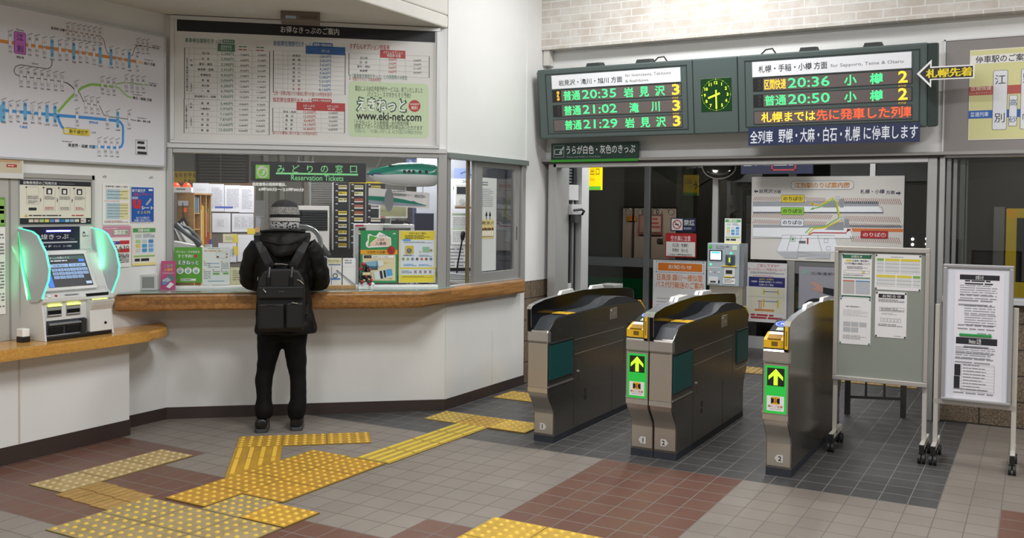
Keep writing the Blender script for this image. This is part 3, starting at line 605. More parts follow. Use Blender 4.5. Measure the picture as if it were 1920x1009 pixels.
# posters at the left picture edge
mb = MB(); mb.box(3.35, 1.765, -.012, 3.745, 2.04, 0, M('d9d9d6', .35)); mb.lay(.0006).rect(3.36, 1.80, 3.735, 1.99, M('c9bfa6')); mb.lay().rect(3.36, 1.92, 3.72, 1.935, M('b58a6a')); mb.rect(3.36, 1.865, 3.72, 1.88, M('c4a27c')); mb.pol([(3.4, 1.9), (3.65, 1.9), (3.66, 1.888), (3.4, 1.888)], M('e6e6e8')); mb.rrect(3.63, 1.835, 3.70, 1.855, .004, M('b5413c')); mb.lay().small(3.56, 1.945, 3.735, 1.96, 1, INK); mb.small(3.64, 1.84, 3.69, 1.85, 1, PAPER)
mb.build('route_poster', mat=FL(.03), label='acrylic framed poster with pale route drawing overlapping the fare map at the left edge', cat='poster')
mb = MB(); mb.box(3.3, .91, -.004, 3.632, 1.46, 0, PAPER); mb.lay().rect(3.3, 1.46, 3.632, 1.645, M('6b9a45')); mb.lay().rect(3.31, 1.475, 3.628, 1.63, M('8fbb62')); mb.small(3.32, 1.48, 3.625, 1.625, 5, PAPER, fill=.7); mb.small(3.32, .93, 3.625, 1.44, 26, GREYT)
mb.build('timetable_poster', mat=FL(.012), label='green headed timetable poster at the left picture edge below the route poster', cat='poster')

# ================================================================== ticket gates
GREY_T = M('34373c', .42); GLOSSB = M('0b0c10', .14, 0, 0, .3); RIM = M('8d8f92', .3, .5); SENS = M('e3e3e0', .35); TEAL = M('0f4a48', .3); YEL = M('e2b21e', .4); PLINTH = M('2c3038', .5)
STEEL_PROF = [(-.10, .40), (-.10, .70), (-.10, .715), (-.10, .775), (0, .845), (.05, .857), (.33, .862), (.93, .868), (1.57, .852), (1.68, .785), (1.65, .70), (1.65, .42)]
def curve(p0, p1, out, n=6):
    """S curve between the overhanging upper body and the foot"""
    r_ = []
    for i in range(n+1):
        k = i/n; s_ = k*k*(3-2*k); r_.append((p0[0]+(p1[0]-p0[0])*s_, p0[1]+(p1[1]-p0[1])*k))
    return r_
BODY = curve((0, .20), (-.10, .385), 0) + STEEL_PROF[1:] + curve((1.65, .42), (1.55, .22), 0) + [(1.55, .045), (0, .045)]
FOOT_R = [(p[0], p[1]) for p in BODY]
VISOR = [(-.115, .775), (-.118, .80), (-.122, .925), (-.10, .945), (-.07, .953), (.083, .974), (.383, .99), (.71, .998), (1.06, .988), (1.446, .965), (1.67, .947), (1.715, .935), (1.735, .90), (1.735, .85), (1.55, .835), (.9, .845), (0, .82)]
def gate_module(t, sg, x0, arrow, num):
    """one side of a gate: x0 = outer face of the visor, sg = direction towards the tray; local y = depth from the foot's front"""
    def X(a): return x0+sg*a
    W_ = .152
    mb = MB(); mb.prism(BODY, X(0), X(W_), STEELD, 'x')
    b_ = mb.build('body', t, smooth=30)
    mb = MB(); mb.prism([(-.002, 0), (1.552, 0), (1.552, .046), (-.002, .046)], X(-.001), X(W_+.001), PLINTH, 'x'); mb.build('plinth', t)
    # front cladding: flat panel, chrome strip, curved foot plate
    mb = MB(); mb.box(X(.003), -.104, .395, X(W_-.003), -.099, .695, STEEL); mb.prism([(-.104, .36), (-.085, .36), (-.10, .392), (-.104, .392)], X(.001), X(W_-.001), CHROME, 'x'); mb.box(X(W_-.012), -.106, .395, X(W_-.002), -.098, .70, CHROME); mb.build('front_panel', t)
    mb = MB(); c_ = curve((-.004, .06), (-.004, .2), 0)+[(p[0]-.004, p[1]) for p in curve((0, .20), (-.095, .37), 0)]
    P = [(p[0]-.001, p[1]) for p in c_]+[(p[0]+.003, p[1]) for p in c_[::-1]]; mb.prism(P, X(.006), X(W_-.006), STEEL, 'x'); mb.build('foot_plate', t, smooth=40)
    mb = MB(); mb.prism([(-.108, .712), (-.10, .702), (-.06, .702), (-.06, .772), (-.10, .785), (-.108, .772)], X(-.002), X(W_+.002), CHROME, 'x'); mb.build('chrome_strip', t, bevel=.004)
    # visor: outer face steel, inner face glossy black, pale rim
    mb = MB(); mb.prism(VISOR, X(-.004), X(.004), STEELD, 'x'); mb.prism(VISOR, X(.004), X(.030), GLOSSB, 'x'); v_ = mb.build('visor', t, smooth=25)
    mb = MB(); P = [V(X(.013), p[0], p[1]+.001) for p in VISOR[1:14]]
    L_, R_ = [], []
    for i in range(len(P)-1):
        a, b2 = P[i], P[i+1]
        mb.face([(X(-.005), a.y, a.z+.001), (X(.032), a.y, a.z+.001), (X(.032), b2.y, b2.z+.001), (X(-.005), b2.y, b2.z+.001)], CHROME if i < 3 else RIM)
    mb.build('rim', v_)
    for y0, y1 in ((.33, .58), (.86, 1.12)):
        zf = lambda y: .986+.012*(1-abs(y-.72)/.7)
        mb = MB(); mb.prism([(y0, zf(y0)-.004), (y0+.035, zf(y0)+.026), (y1-.035, zf(y1)+.026), (y1, zf(y1)-.004)], X(.000), X(.027), SENS, 'x'); mb.build('sensor', v_, bevel=.004)
    # dark working top
    top = [(-.095, .778), (.005, .852), (.05, .864), (.33, .869), (.70, .873), (.82, .885), (.94, .917), (1.07, .928), (1.30, .912), (1.52, .868), (1.57, .856), (.93, .862), (.05, .852), (0, .84), (-.09, .77)]
    if arrow: top[0:2] = [(-.06, .79), (.005, .856)]
    mb = MB(); mb.prism(top, X(.031), X(W_-.004), GREY_T, 'x'); mb.build('working_top', t, smooth=20)
    mb = MB(); mb.box(X(.032), .19, .866, X(.085), .30, .874, YEL); mb.box(X(.09), .2, .866, X(W_-.002), .33, .872, YEL); mb.box(X(.05), .15, .866, X(W_-.01), .19, .871, BLACK); mb.build('ticket_slot', t, bevel=.002)
    mb = MB(); mb.prism([(1.55, .862), (1.60, .86), (1.70, .785), (1.68, .775)], X(.02), X(W_), YEL, 'x'); mb.build('rear_reader', t, bevel=.003)
    # flaps in the aisle face
    for y0, y1, z0, z1 in ((-.085, .275, .445, .69), (1.34, 1.645, .445, .69)):
        mb = MB(); mb.box(X(W_-.01), y0-.008, z0-.02, X(W_+.001), y1+.012, z1+.012, M('4d4b48', .35, .5)); mb.box(X(W_+.001), y0, z1-.004, X(W_+.0115), y1, z1+.004, M('101011')); fr_ = mb.build('flap_frame', t)
        mb = MB(); mb.box(X(W_), y0, z0, X(W_+.010), y1, z1-.006, TEAL); mb.build('flap', fr_, bevel=.008)
        mb = MB(); mb.box(X(W_+.0005), y0-.012, z0-.05, X(W_+.006), y1+.02, z0-.04, CHROME); mb.build('flap_sill', fr_)
    # seams, bright strips painting the groove highlights, locks
    SE = M('3a3733', .5); BR = M('d8d2c6', .25, .8); q = W_+.0006
    mb = MB()
    for (y0, z0, y1, z1, m_) in ((.31, .673, 1.24, .6765, BR), (.315, .570, 1.21, .5735, BR), (.31, .38, .313, .68, SE), (.32, .05, .323, .38, SE), (1.24, .38, 1.243, .68, SE), (-.08, .386, .31, .388, SE), (1.0, .05, 1.002, .38, SE)): mb.box(X(q-.001), y0, z0, X(q+.0008), y1, z1, m_)
    mb.box(X(q), .40, .36, X(q+.0005), .52, .46, M('7c766d', .35, .8)); mb.box(X(q), .49, .26, X(q+.0005), .53, .30, SE); mb.box(X(q), .49, .215, X(q+.0005), .53, .25, SE); mb.build('seams_and_highlights', t)
    mb = MB(); mb.box(X(q-.001), .95, .76, X(q+.003), 1.08, .845, STEEL); mb.cyl((X(q), .97, .825), (X(q+.006), .97, .825), .010, .010, CHROME, 14); mb.box(X(q), .99, .785, X(q+.0045), 1.06, .80, CHROME); mb.build('lock_plate', t, bevel=.001)
    mb = MB(); mb.cyl((X(q-.001), .385, .442), (X(q+.006), .385, .442), .010, .010, CHROME, 14); mb.build('lock', t)
    # lane number plate on the foot
    fu = frame((0, -.0062, 0), (1, 0, 0)); cx = X(W_*.46); sd = 1 if num[1] > 0 else -1
    mb = MB(); mb.lay(.001).pol([(cx-.022*sd, .085), (cx+.012*sd, .085), (cx+.03*sd, .108), (cx+.012*sd, .131), (cx-.022*sd, .131)], M('c9c8c2')); mb.lay().txc(num[0], cx-.003*sd, .108, .03, INK, .03)
    mb.build('number_plate', t, fu)
    if arrow:
        c0 = min(X(.012), X(W_-.012)); c1 = max(X(.012), X(W_-.012)); mid = (c0+c1)/2; GR = M('25b23f', .4, 0, .35); AR = M('a6e22a', .4, 0, 1.1)
        fu = frame((0, -.1045, 0), (1, 0, 0))
        mb = MB(); mb.box(c0, .40, -.002, c1, .685, .0012, GR); mb.lay(.0018).rect(c0+.013, .565, c1-.013, .672, M('1c2018')); mb.lay().pol([(mid, .668), (mid+.043, .622), (mid+.043, .600), (mid+.012, .628), (mid+.012, .570), (mid-.012, .570), (mid-.012, .628), (mid-.043, .600), (mid-.043, .622)], AR)
        mb.lay(.0018).rect(c0+.013, .415, c1-.013, .505, PAPER); mb.lay().rect(mid-.024, .455, mid+.024, .5, M('e0b020')); mb.lay()
        for s_ in (-1, 1): mb.pol([(mid+s_*.026, .494), (mid+s_*.008, .488), (mid+s_*.008, .466), (mid+s_*.026, .458)], BLACK)
        mb.rect(mid-.003, .462, mid+.003, .494, M('b3322c')); mb.txt('扉にご注意', c0+.02, .436, c1-.02, .45, M('b5403a'), .01); mb.txt('CAUTION', c0+.03, .424, c1-.03, .431, GREYT); mb.build('lane_sign', t, fu)
        # yellow ticket slot block, card pad with blue oval
        mb = MB(); mb.prism([(-.098, .79), (-.098, .838), (-.07, .852), (.0, .875), (.02, .875), (.02, .79)], X(.036), X(W_+.002), YEL, 'x'); mb.prism([(-.10, .776), (-.10, .79), (.02, .79), (.02, .776)], X(.036), X(W_), BLACK, 'x')
        mb.box(X(.055), -.1005, .842, X(W_-.02), -.09, .848, M('8a6a10')); mb.prism([(-.085, .8465), (-.045, .8605), (-.045, .862), (-.085, .848)], X(.055), X(W_-.018), M('a87c10'), 'x'); mb.box(X(.07), -.0995, .803, X(W_-.045), -.0978, .83, M('6e5412')); mb.prism([(-.04, .864), (-.002, .8765), (-.002, .878), (-.04, .8655)], X(.045), X(W_-.012), PAPER, 'x'); mb.build('ticket_inlet', t, bevel=.003)
        pf = frame((X(.032) if sg > 0 else X(W_-.003), .0225, .876), (1, 0, 0), (0, .28, .07)); w2 = W_-.036
        mb = MB(); mb.box(0, 0, -.03, w2, .21, .004, BLACK); mb.lay(.0046).rect(w2*.3, .01, w2*.72, .06, M('c9dcc4')); mb.lay(.0046).disc(w2*.5, .125, w2*.46, M('2a5fd0'), ry=.055); mb.lay().ring(w2*.5, .125, w2*.38, w2*.41, PAPER); mb.txt('IC', w2*.35, .108, w2*.65, .142, PAPER, .03); mb.build('card_pad', t, pf)
        mb = MB(); mb.box(X(.004), -.123, .79, X(.024), -.121, .925, YEL); mb.box(X(.011), -.1235, .81, X(.017), -.1228, .90, M('6e5412')); mb.build('yellow_strip', t)
def gate(label, x, *mods):
    t = thing('ticket_gate', label, 'ticket gate', (x, 5.77, 0), group=None)
    for m_ in mods: gate_module(t, *m_)
    return t
gate('leftmost ticket gate by the counter wall, without a green arrow panel', -3.035, (1, 0, False, ('1', 1)))
gate('double width ticket gate in the middle, with plates 1 and 2 on its feet', -2.16, (-1, -.002, True, ('1', -1)), (1, .004, False, ('2', 1)))
gate('rightmost ticket gate with green arrow panel, beside the wheeled notice board', -1.28, (-1, 0, True, ('2', -1)))
# low steel barrier behind the rightmost gate
t = thing('barrier_rail', 'low dark steel barrier rail on the floor behind the grey notice board', 'barrier', (-1.1, 7.8, 0))
mt = Matrix.Translation((1.1, -7.8, 0)); DS = M('4a4743', .35, .6)
for x, y in ((-1.30, 7.79), (-.905, 8.06-.14)):
    mb = MB(); mb.box(x-.02, y-.02, .008, x+.02, y+.02, .75, DS); po = mb.build('post', t, mt, bevel=.002)
    mb = MB(); mb.box(x-.06, y-.03, 0, x+.06, y+.03, .008, DS); mb.cyl((x+.04, y-.01, .008), (x+.04, y-.01, .02), .008, .008, CHROME, 10); mb.build('base_plate', po, mt)
for z in (.15, .74):
    mb = MB(); mb.tube([(-1.30, 7.79, z), (-.905, 7.92, z)], .015, DS, 4); mb.build('rail', t, mt)
for k in (.33, .66):
    mb = MB(); x, y = -1.30+.395*k, 7.79+.13*k; mb.tube([(x, y, .15), (x, y, .74)], .011, DS, 4); mb.build('baluster', t, mt)

# ================================================================== departure board over the gates
BG = M('525f5d', .4); BGD = M('3d4846', .4); BEZ = M('28302f', .45); LEDB = M('6e6462', .35); LG = M('3dff7a', .4, 0, 1.5); LO = M('ffb52a', .4, 0, 1.7); LR = M('ff4a28', .4, 0, 1.6); DIM = M('4a4644', .5)
SGF = frame((-4.05, 7.71, 2.25), (1, 0, 0), (0, -.09, .63))
t = thing('departure_board', 'long dark green departure board with LED rows and a clock above the ticket gates', 'departure board', SGF)
def board(u0, u1, name, parts):
    mb = MB(); mb.box(u0, 0, -.17, u1, .625, 0, BG); return mb.build(name, t, bevel=.012, seg=3)
board(.03, 1.485, 'left_cabinet', 0); board(1.488, 1.865, 'clock_panel', 0); board(1.868, 3.29, 'right_cabinet', 0)
mb = MB(); mb.prism([(3.292, -.01), (3.355, -.06), (3.355, -.17), (3.292, -.17)], 0, .62, BGD, 'y'); mb.build('end_cap', t, bevel=.008)
mb = MB(); mb.prism([(.03, -.01), (0, -.05), (0, -.17), (.03, -.17)], 0, .61, BGD, 'y'); mb.build('end_cap', t, bevel=.008)
for nm, u0, u1 in (('left', .11, 1.44), ('right', 1.925, 3.24)):
    mb = MB()
    for a in ((u0, .575, u1, .583), (u0, .045, u1, .05), (u0, .045, u0+.006, .583), (u1-.006, .045, u1, .583)): mb.box(a[0], a[1], -.001, a[2], a[3], .003, BEZ)
    mb.build('bezel', t)
def led(u0, v0, u1, v1):
    mb = MB(); mb.box(u0-.006, v0-.006, -.002, u1+.006, v1+.006, .002, BEZ); mb.lay(.0026).rect(u0, v0, u1, v1, LEDB); mb.lay(.0034); return mb
# left half
mb = MB(); mb.box(.176, .446, -.002, 1.384, .566, .008, M('e6e8ec', .35, 0, .12)); mb.lay(.0088).txt('岩見沢・滝川・旭川 方面', .245, .471, .86, .522, INK, .012); mb.txt('for Iwamizawa, Takikawa', .888, .51, 1.303, .54, GREYT); mb.txt('& Asahikawa', .888, .466, 1.10, .49, GREYT); mb.build('destination_panel', t, bevel=.006)
rows = [('20:35', '岩 見 沢', '3', True), ('21:02', '滝　川', '3', True), ('21:29', '岩 見 沢', '3', False)]
for i, (tm, ds, tr, chk) in enumerate(rows):
    v0 = (.332, .199, .069)[i]; v1 = v0+.098
    mb = led(.176 if not chk else .263, v0, 1.384, v1)
    mb.txt('普通', .285, v0+.008, .45, v1-.006, LG, .004); mb.txt(tm, .47, v0+.014, .795, v1-.008, LG, .002)
    if i == 1: mb.txt('滝', .915, v0+.006, 1.0, v1-.008, LG, .01); mb.txt('川', 1.115, v0+.008, 1.19, v1-.008, LG, .01)
    else:
        for k, c_ in enumerate('岩見沢'): mb.txt(c_, .868+k*.143, v0+.006, .955+k*.143, v1-.008, LG, .01)
    mb.txt(tr, 1.305, v0+.006, 1.372, v1-.002, LO, .02)
    if i < 2: mb.lay(.004).txt('のりば', 1.305, v0-.027, 1.36, v0-.008, M('c79a3a', .5, 0, .6), .01)
    mb.build('led_row', t)
    if chk:
        mb = MB(); mb.box(.172, v0-.004, -.002, .258, v1+.004, .002, M('1c1e1f')); mb.lay(.0028).vtx('改札中', .232, v0+.004, v1-.004, .03, LO if i == 0 else DIM, .015); mb.build('gate_lamp', t)
# clock
mb = MB(); mb.box(1.555, .185, -.002, 1.815, .458, .003, M('0c3a16', .3, 0, .15)); mb.build('clock_dial', t, bevel=.02, seg=4)
mb = MB(); CL = M('c8e632', .4, 0, 1.2); cu, cv = 1.686, .321; mb.lay(.006)
for h_ in range(1, 13):
    a = math.pi/2-h_*math.pi/6; mb.txc(str(h_), cu+.096*math.cos(a), cv+.1*math.sin(a), .026, CL, .02); mb.disc(cu+.12*math.cos(a), cv+.127*math.sin(a), .0035, CL, 8)
for k in range(60):
    a = k*math.pi/30; mb.disc(cu+.12*math.cos(a), cv+.127*math.sin(a), .0016, CL, 6)
nm_ = mb.build('numerals', t)
for L, wd, ang, tail, nm_ in ((.115, .0115, 180, .04, 'minute_hand'), (.072, .015, 250, .034, 'hour_hand')):
    a = math.radians(90-ang); mb = MB(); mb.lay(.0072 if L > .1 else .0066).line([(cu-tail*math.cos(a), cv-tail*math.sin(a)), (cu+L*math.cos(a), cv+L*math.sin(a))], wd, CL); mb.build(nm_, t)
# right half
mb = MB(); mb.box(1.99, .446, -.002, 3.182, .566, .008, M('e6e8ec', .35, 0, .12)); mb.lay(.0088).txt('札幌・手稲・小樽 方面', 2.04, .478, 2.575, .535, INK, .012); mb.txt('for Sapporo, Teine & Otaru', 2.60, .48, 3.125, .512, GREYT); mb.build('destination_panel', t, bevel=.006)
for i, (kd, tm, tr) in enumerate((('区間快速', '20:36', '2'), ('普通', '20:50', '2'))):
    v0 = (.334, .206)[i]; v1 = v0+.096; mb = led(2.075, v0, 3.182, v1)
    mb.txt(kd, 2.085, v0+.008, 2.255, v1-.008, LO if i == 0 else LG, .003); mb.txt(tm, 2.272, v0+.012, 2.59, v1-.008, LG, .002); mb.txt('小', 2.70, v0+.008, 2.79, v1-.01, LG, .01); mb.txt('樽', 2.888, v0+.006, 2.98, v1-.008, LG, .01); mb.txt(tr, 3.09, v0+.006, 3.155, v1-.002, LO, .02)
    mb.lay(.004).txt('のりば', 3.09, v0-.026, 3.145, v0-.008, M('c79a3a', .5, 0, .6), .01); mb.build('led_row', t)
    mb = MB(); mb.box(1.992, v0-.004, -.002, 2.07, v1+.004, .002, M('1c1e1f')); mb.lay(.0028).vtx('改札中', 2.045, v0+.004, v1-.004, .028, DIM, .015); mb.build('gate_lamp', t)
mb = led(1.998, .07, 3.182, .168); mb.txt('札幌までは', 2.055, .08, 2.48, .16, LO, .02); mb.txt('先に発車した列', 2.487, .08, 3.122, .164, LR, .012); mb.txt('車', 3.128, .082, 3.182, .16, LR, .01); mb.build('led_row', t)
for u in (.50, .97, 2.35, 2.83):
    mb = MB(); mb.prism([(u, .62), (u+.14, .62), (u+.125, .655), (u+.015, .655)], -.15, -.03, M('3a3f3f'), 'z'); mb.build('top_bracket', t)
mb = MB()
for u in (1.12, 2.04): mb.tube([(u, .62, -.07), (u+.04, .66, -.08), (u+.09, .665, -.09), (u+.12, .62, -.09)], .006, BLACK, 6)
mb.build('cable', t)
mb = MB(); mb.box(.3, .3, -.28, .36, .42, -.17, BGD); mb.box(3.0, .3, -.28, 3.06, .42, -.17, BGD); mb.box(1.6, .3, -.28, 1.7, .42, -.17, BGD); mb.build('hanger', t)
# navy strip, arrow, green ticket sign, line map board
mb = MB(); mb.box(2.0, 2.142, -.004, 3.295, 2.288, 0, M('16234a', .45))
mb.lay().txt('全列車', 2.015, 2.158, 2.20, 2.262, M('dfe3ea'), .01); mb.txt('野幌・大麻・白石・札幌', 2.245, 2.160, 2.868, 2.272, M('dfe3ea'), .01); mb.txt('に停車します', 2.895, 2.166, 3.28, 2.272, M('dfe3ea'), .01)
mb.build('stops_strip', mat=frame((-4.10, 7.695, 0), (1, 0, 0)), label='navy strip with white lettering hanging under the right half of the departure board', cat='sign')
t2 = thing('arrow_sign', 'black arrow sign with yellow characters pointing left at the departure board', 'sign', frame((-4.10, 7.585, 0), (1, 0, 0)))
mb = MB(); P = [(3.275, 2.636), (3.375, 2.735), (3.375, 2.683), (3.66, 2.68), (3.66, 2.582), (3.375, 2.585), (3.375, 2.53)]
mb.prism(P, -.006, 0, WHITE, 'z'); c0 = (3.45, 2.633); Q = [(3.295, 2.636), (3.365, 2.706), (3.365, 2.673), (3.650, 2.671), (3.650, 2.591), (3.365, 2.594), (3.365, 2.56)]
mb.lay(.0008).pol(Q, BLACK); mb.lay()
for k, dx in enumerate((-.0025, 0, .0025)): mb.w += .0002; mb.txt('札幌先着', 3.34+dx, 2.6, 3.645+dx, 2.665, M('f0d51e', .5), .01)
mb.build('arrow_plate', t2)
mb = MB(); mb.box(3.318, 2.60, -.03, 3.33, 2.66, -.006, BGD); mb.build('stay', t2)
mb = MB(); mb.box(.11, 2.045, -.02, .974, 2.22, 0, M('16382f', .45)); mb.lay().rect(.11, 2.045, .974, 2.068, M('3fa62f')); mb.frm(.135, 2.09, .245, 2.20, .003, M('b9c4bd')); mb.lay().frm(.145, 2.115, .225, 2.165, .005, WHITE); mb.pol([(.19, 2.13), (.235, 2.19), (.245, 2.18), (.215, 2.12)], M('b9c4bd')); mb.txt('うらが白色・灰色のきっぷ', .268, 2.115, .945, 2.195, WHITE, .012); mb.txt('Tickets with White or Gray Backs', .268, 2.08, .61, 2.098, M('a9b5ae')); mb.build('ticket_sign', mat=frame((-4.10, 7.865, 0), (1, 0, 0)), label='dark green sign with green bottom band on the lintel below the left board half', cat='sign')
# grey board with the stops diagram on the far right
t2 = thing('stops_board', 'grey wall board with yellow train stops diagram at the upper right', 'sign', frame((-4.10, 7.979, 0), (1, 0, 0)))
mb = MB(); mb.box(3.43, 2.075, 0, 6.0, 2.93, .012, M('8d8784', .5)); mb.box(3.425, 2.07, 0, 3.436, 2.935, .018, ALUL); mb.box(3.425, 2.925, 0, 6.0, 2.937, .018, ALUL); mb.box(3.425, 2.065, 0, 6.0, 2.078, .018, ALUL); mb.build('board', t2)
mb = MB(); a0 = 3.605; mb.box(a0, 2.163, .012, 5.6, 2.842, .016, M('e6e2cf', .4)); mb.lay(.0166).rect(a0+.006, 2.17, 5.59, 2.835, M('d9d69a')); mb.lay().rect(a0+.006, 2.735, 5.59, 2.80, PAPER); mb.rect(a0, 2.5, 5.6, 2.565, M('b8584c')); mb.rect(a0, 2.325, 5.6, 2.385, M('2a62b0')); mb.lay().txt('停車駅のご案内', a0+.04, 2.74, a0+.41, 2.795, INK, .012)
mb.txt('区間快速', a0+.014, 2.535, a0+.15, 2.565, M('eedfd6'), .01); mb.txt('（いしかりライナー）', a0+.004, 2.507, a0+.15, 2.525, M('eedfd6')); mb.txt('普通列車', a0+.012, 2.338, a0+.135, 2.374, M('dfe8f4'), .01)
for u0, u1, v0, v1, s_ in ((a0+.16, a0+.258, 2.235, 2.68, '江別'), (a0+.27, a0+.325, 2.26, 2.49, '高砂'), (a0+.345, a0+.445, 2.235, 2.68, '野幌'), (a0+.46, a0+.52, 2.26, 2.49, '大麻'), (a0+.54, a0+.60, 2.26, 2.49, '森林')):
    big = u1-u0 > .08; mb.lay(.0178).rrect(u0, v0, u1, v1, .012 if big else .003, M('5a5e70')); mb.lay().rrect(u0+.003, v0+.003, u1-.003, v1-.003, .01 if big else .002, M('e4e5ea')); h_ = .07 if big else .05; mb.lay(); 
    mb.txc(s_[0], (u0+u1)/2, v1-.07 if big else v1-.055, h_, INK if big else M('3c5a90')); mb.txc(s_[1], (u0+u1)/2, v0+.09 if big else v0+.05, h_, INK if big else M('3c5a90'))
mb.build('diagram_sheet', t2)

# ================================================================== fare map on the left wall
ORG = M('d98a3a', .5); BLU = M('3f93dc', .5); GRNL = M('8cc152', .5); STA = M('6fb2dd', .5); PNK = M('c06ac0', .5); GL = M('77706c', .5); BRN = M('a8664f', .5)
t = thing('fare_map', 'large white railway fare map panel on the left wall above the ticket machine', 'map', FL(.035))
mb = MB(); mb.box(2.2, 1.892, -.03, 4.858, 2.85, 0, M('e0e0e6', .4)); mb.build('panel', t, bevel=.002)
mb = MB()
for a in ((2.2, 1.885, 4.865, 1.9), (2.2, 2.842, 4.865, 2.857), (4.85, 1.9, 4.865, 2.842)): mb.box(a[0], a[1], -.03, a[2], a[3], .006, M('c3c6c8', .35, .4))
mb.build('frame', t, bevel=.002)
mb = MB(); mb.lay(.0008)
mb.line([(3.581, 2.615), (4.217, 2.629)]+[(4.602, 2.631)], .021, ORG); mb.line([(4.622, 2.63), (4.664, 2.631)], .018, M('e8c79c'))
mb.line([(4.023, 2.757), (4.052, 2.758), (4.147, 2.759), (4.217, 2.76)]+[(4.308, 2.762), (4.327, 2.75), (4.34, 2.727), (4.349, 2.687), (4.362, 2.659), (4.376, 2.649)], .0055, BRN)
mb.line([(4.559, 2.664), (4.575, 2.677), (4.586, 2.718), (4.603, 2.739), (4.638, 2.752), (4.689, 2.75), (4.735, 2.75)], .0055, GL)
mb.line([(3.943, 2.544), (3.942, 2.515), (3.93, 2.496), (3.908, 2.486), (3.813, 2.486), (3.722, 2.486), (3.69, 2.47), (3.68, 2.444), (3.689, 2.423), (3.716, 2.414), (4.016, 2.417), (4.051, 2.412), (4.08, 2.397), (4.11, 2.374)], .006, GL)
mb.line([(4.04, 2.414), (4.073, 2.403), (4.106, 2.377), (4.147, 2.355), (4.174, 2.303), (4.216, 2.289)]+[(4.244, 2.289), (4.3, 2.284), (4.318, 2.256), (4.332, 2.227), (4.372, 2.218), (4.542, 2.214), (4.603, 2.21)], .006, GL)
mb.line([(3.983, 2.212), (4.046, 2.284), (4.113, 2.351), (4.168, 2.396), (4.216, 2.417)]+[(4.216, 2.419), (4.251, 2.426), (4.322, 2.427), (4.416, 2.429)], .017, GRNL)
mb.line([(4.431, 2.45), (4.512, 2.472), (4.581, 2.472), (4.705, 2.476)], .007, GRNL); mb.line([(4.423, 2.433), (4.46, 2.424), (4.497, 2.394), (4.535, 2.373), (4.565, 2.37)], .012, M('a3cf88'))
mb.line([(3.54, 2.187), (3.61, 2.188), (3.98, 2.191), (4.215, 2.195)]+[(4.35, 2.195), (4.437, 2.195)], .02, BLU)
mb.line([(4.437, 2.197), (4.467, 2.189), (4.488, 2.165), (4.491, 2.134), (4.489, 2.045), (4.478, 2.019), (4.452, 2.006)], .018, BLU); mb.line([(4.437, 2.006), (4.307, 2.004)], .018, BLU); mb.line([(4.226, 2.003), (4.285, 2.004)], .018, M('9cc8ea'))
mb.line([(3.983, 2.186), (3.993, 2.154), (4.012, 2.12), (4.042, 2.094)], .018, BLU)
def st(c, name, price, kind=0, h=.095, wd=.0205, k=.0175):
    """station strip centred at c"""
    u, v = c
    mb.lay(.0014).rrect(u-wd/2-.001, v-h/2-.001, u+wd/2+.001, v+h/2+.001, wd*.45, STA if kind else GL)
    mb.lay(.0018).rrect(u-wd/2, v-h/2, u+wd/2, v+h/2, wd*.45, STA if kind else M('e3e3e8', .5))
    mb.lay(.0024).vtx(name, u, v-h/2+.006, v+h/2-.006, min(k, (h-.01)/len(name)), M('283046') if kind else INK)
    mb.txc(price, u, v-h/2-.016, .0145 if kind else .0115, INK)
    mb.line([(u-.016, v+h/2+.006), (u+.02, v+h/2+.022)], .004, M('8b8b8d'))
for c, n, p, k in zip([(3.656, 2.625), (3.786, 2.625), (3.836, 2.628), (3.889, 2.623), (3.944, 2.625), (4, 2.622), (4.05, 2.63), (4.102, 2.63), (4.152, 2.629), (4.202, 2.634)], ('高砂', '豊幌', '幌向', '上幌向', '岩見沢', '峰延', '光珠内', '美唄', '茶志内', '奈井江'), ('170', '220', '320', '360', '360', '540', '640', '740', '840', '930'), (0, 0, 0, 0, 1, 0, 0, 1, 0, 0)): st(c, n, p, k, .115 if k else .1)
for c, n, p, k in zip([(4.256, 2.628), (4.306, 2.631), (4.392, 2.632), (4.441, 2.634), (4.491, 2.631), (4.543, 2.633), (4.611, 2.632)], ('豊沼', '砂川', '滝川', '江部乙', '妹背牛', '深川', '納内'), ('1,070', '1,070', '1,270', '1,450', '1,450', '1,640', '1,640'), (0, 1, 1, 0, 0, 1, 0)): st(c, n, p, k, .115 if k else .1)
for c, n in zip([(4.059, 2.76), (4.099, 2.762), (4.141, 2.76), (4.182, 2.763)]+[(4.22, 2.763), (4.262, 2.764), (4.305, 2.766)], ('野花南', '上芦別', '芦別', '平岸', '茂尻', '赤平', '東滝川')): st(c, n, '1,640', 0, .07, .017, .014)
for c, n in zip([(4.618, 2.747), (4.659, 2.748), (4.7, 2.752)], ('北一已', '秩父別', '石狩沼田')): st(c, n, '1,640', 0, .07, .017, .014)
for c, n, p in zip([(3.728, 2.411), (3.776, 2.414), (3.824, 2.412), (3.872, 2.413), (3.917, 2.414), (3.967, 2.415), (4.014, 2.416)], ('志文', '栗沢', '栗丘', '栗山', '由仁', '古山', '三川'), ('540', '640', '640', '740', '840', '930', '1,070')): st(c, n, p, 0, .09)
st((4.119, 2.37), '追分', '1,070', 0, .10, .026, .022)
for c, n, p in zip([(4.192, 2.284), (4.238, 2.284), (4.286, 2.285)], ('安平', '早来', '遠浅'), ('1,270', '1,450', '1,450')): st(c, n, p, 0, .08)
for c, n, p in zip([(4.322, 2.43), (4.369, 2.428), (4.416, 2.429), (4.518, 2.469), (4.568, 2.469), (4.614, 2.471), (4.663, 2.474)], ('川端', '滝ノ上', '新夕張', '沼ノ沢', '南清水沢', '清水沢', '鹿ノ谷'), ('1,270', '1,450', '1,640', '1,640', '1,640', '1,640', '1,640')): st(c, n, p, 0, .085)
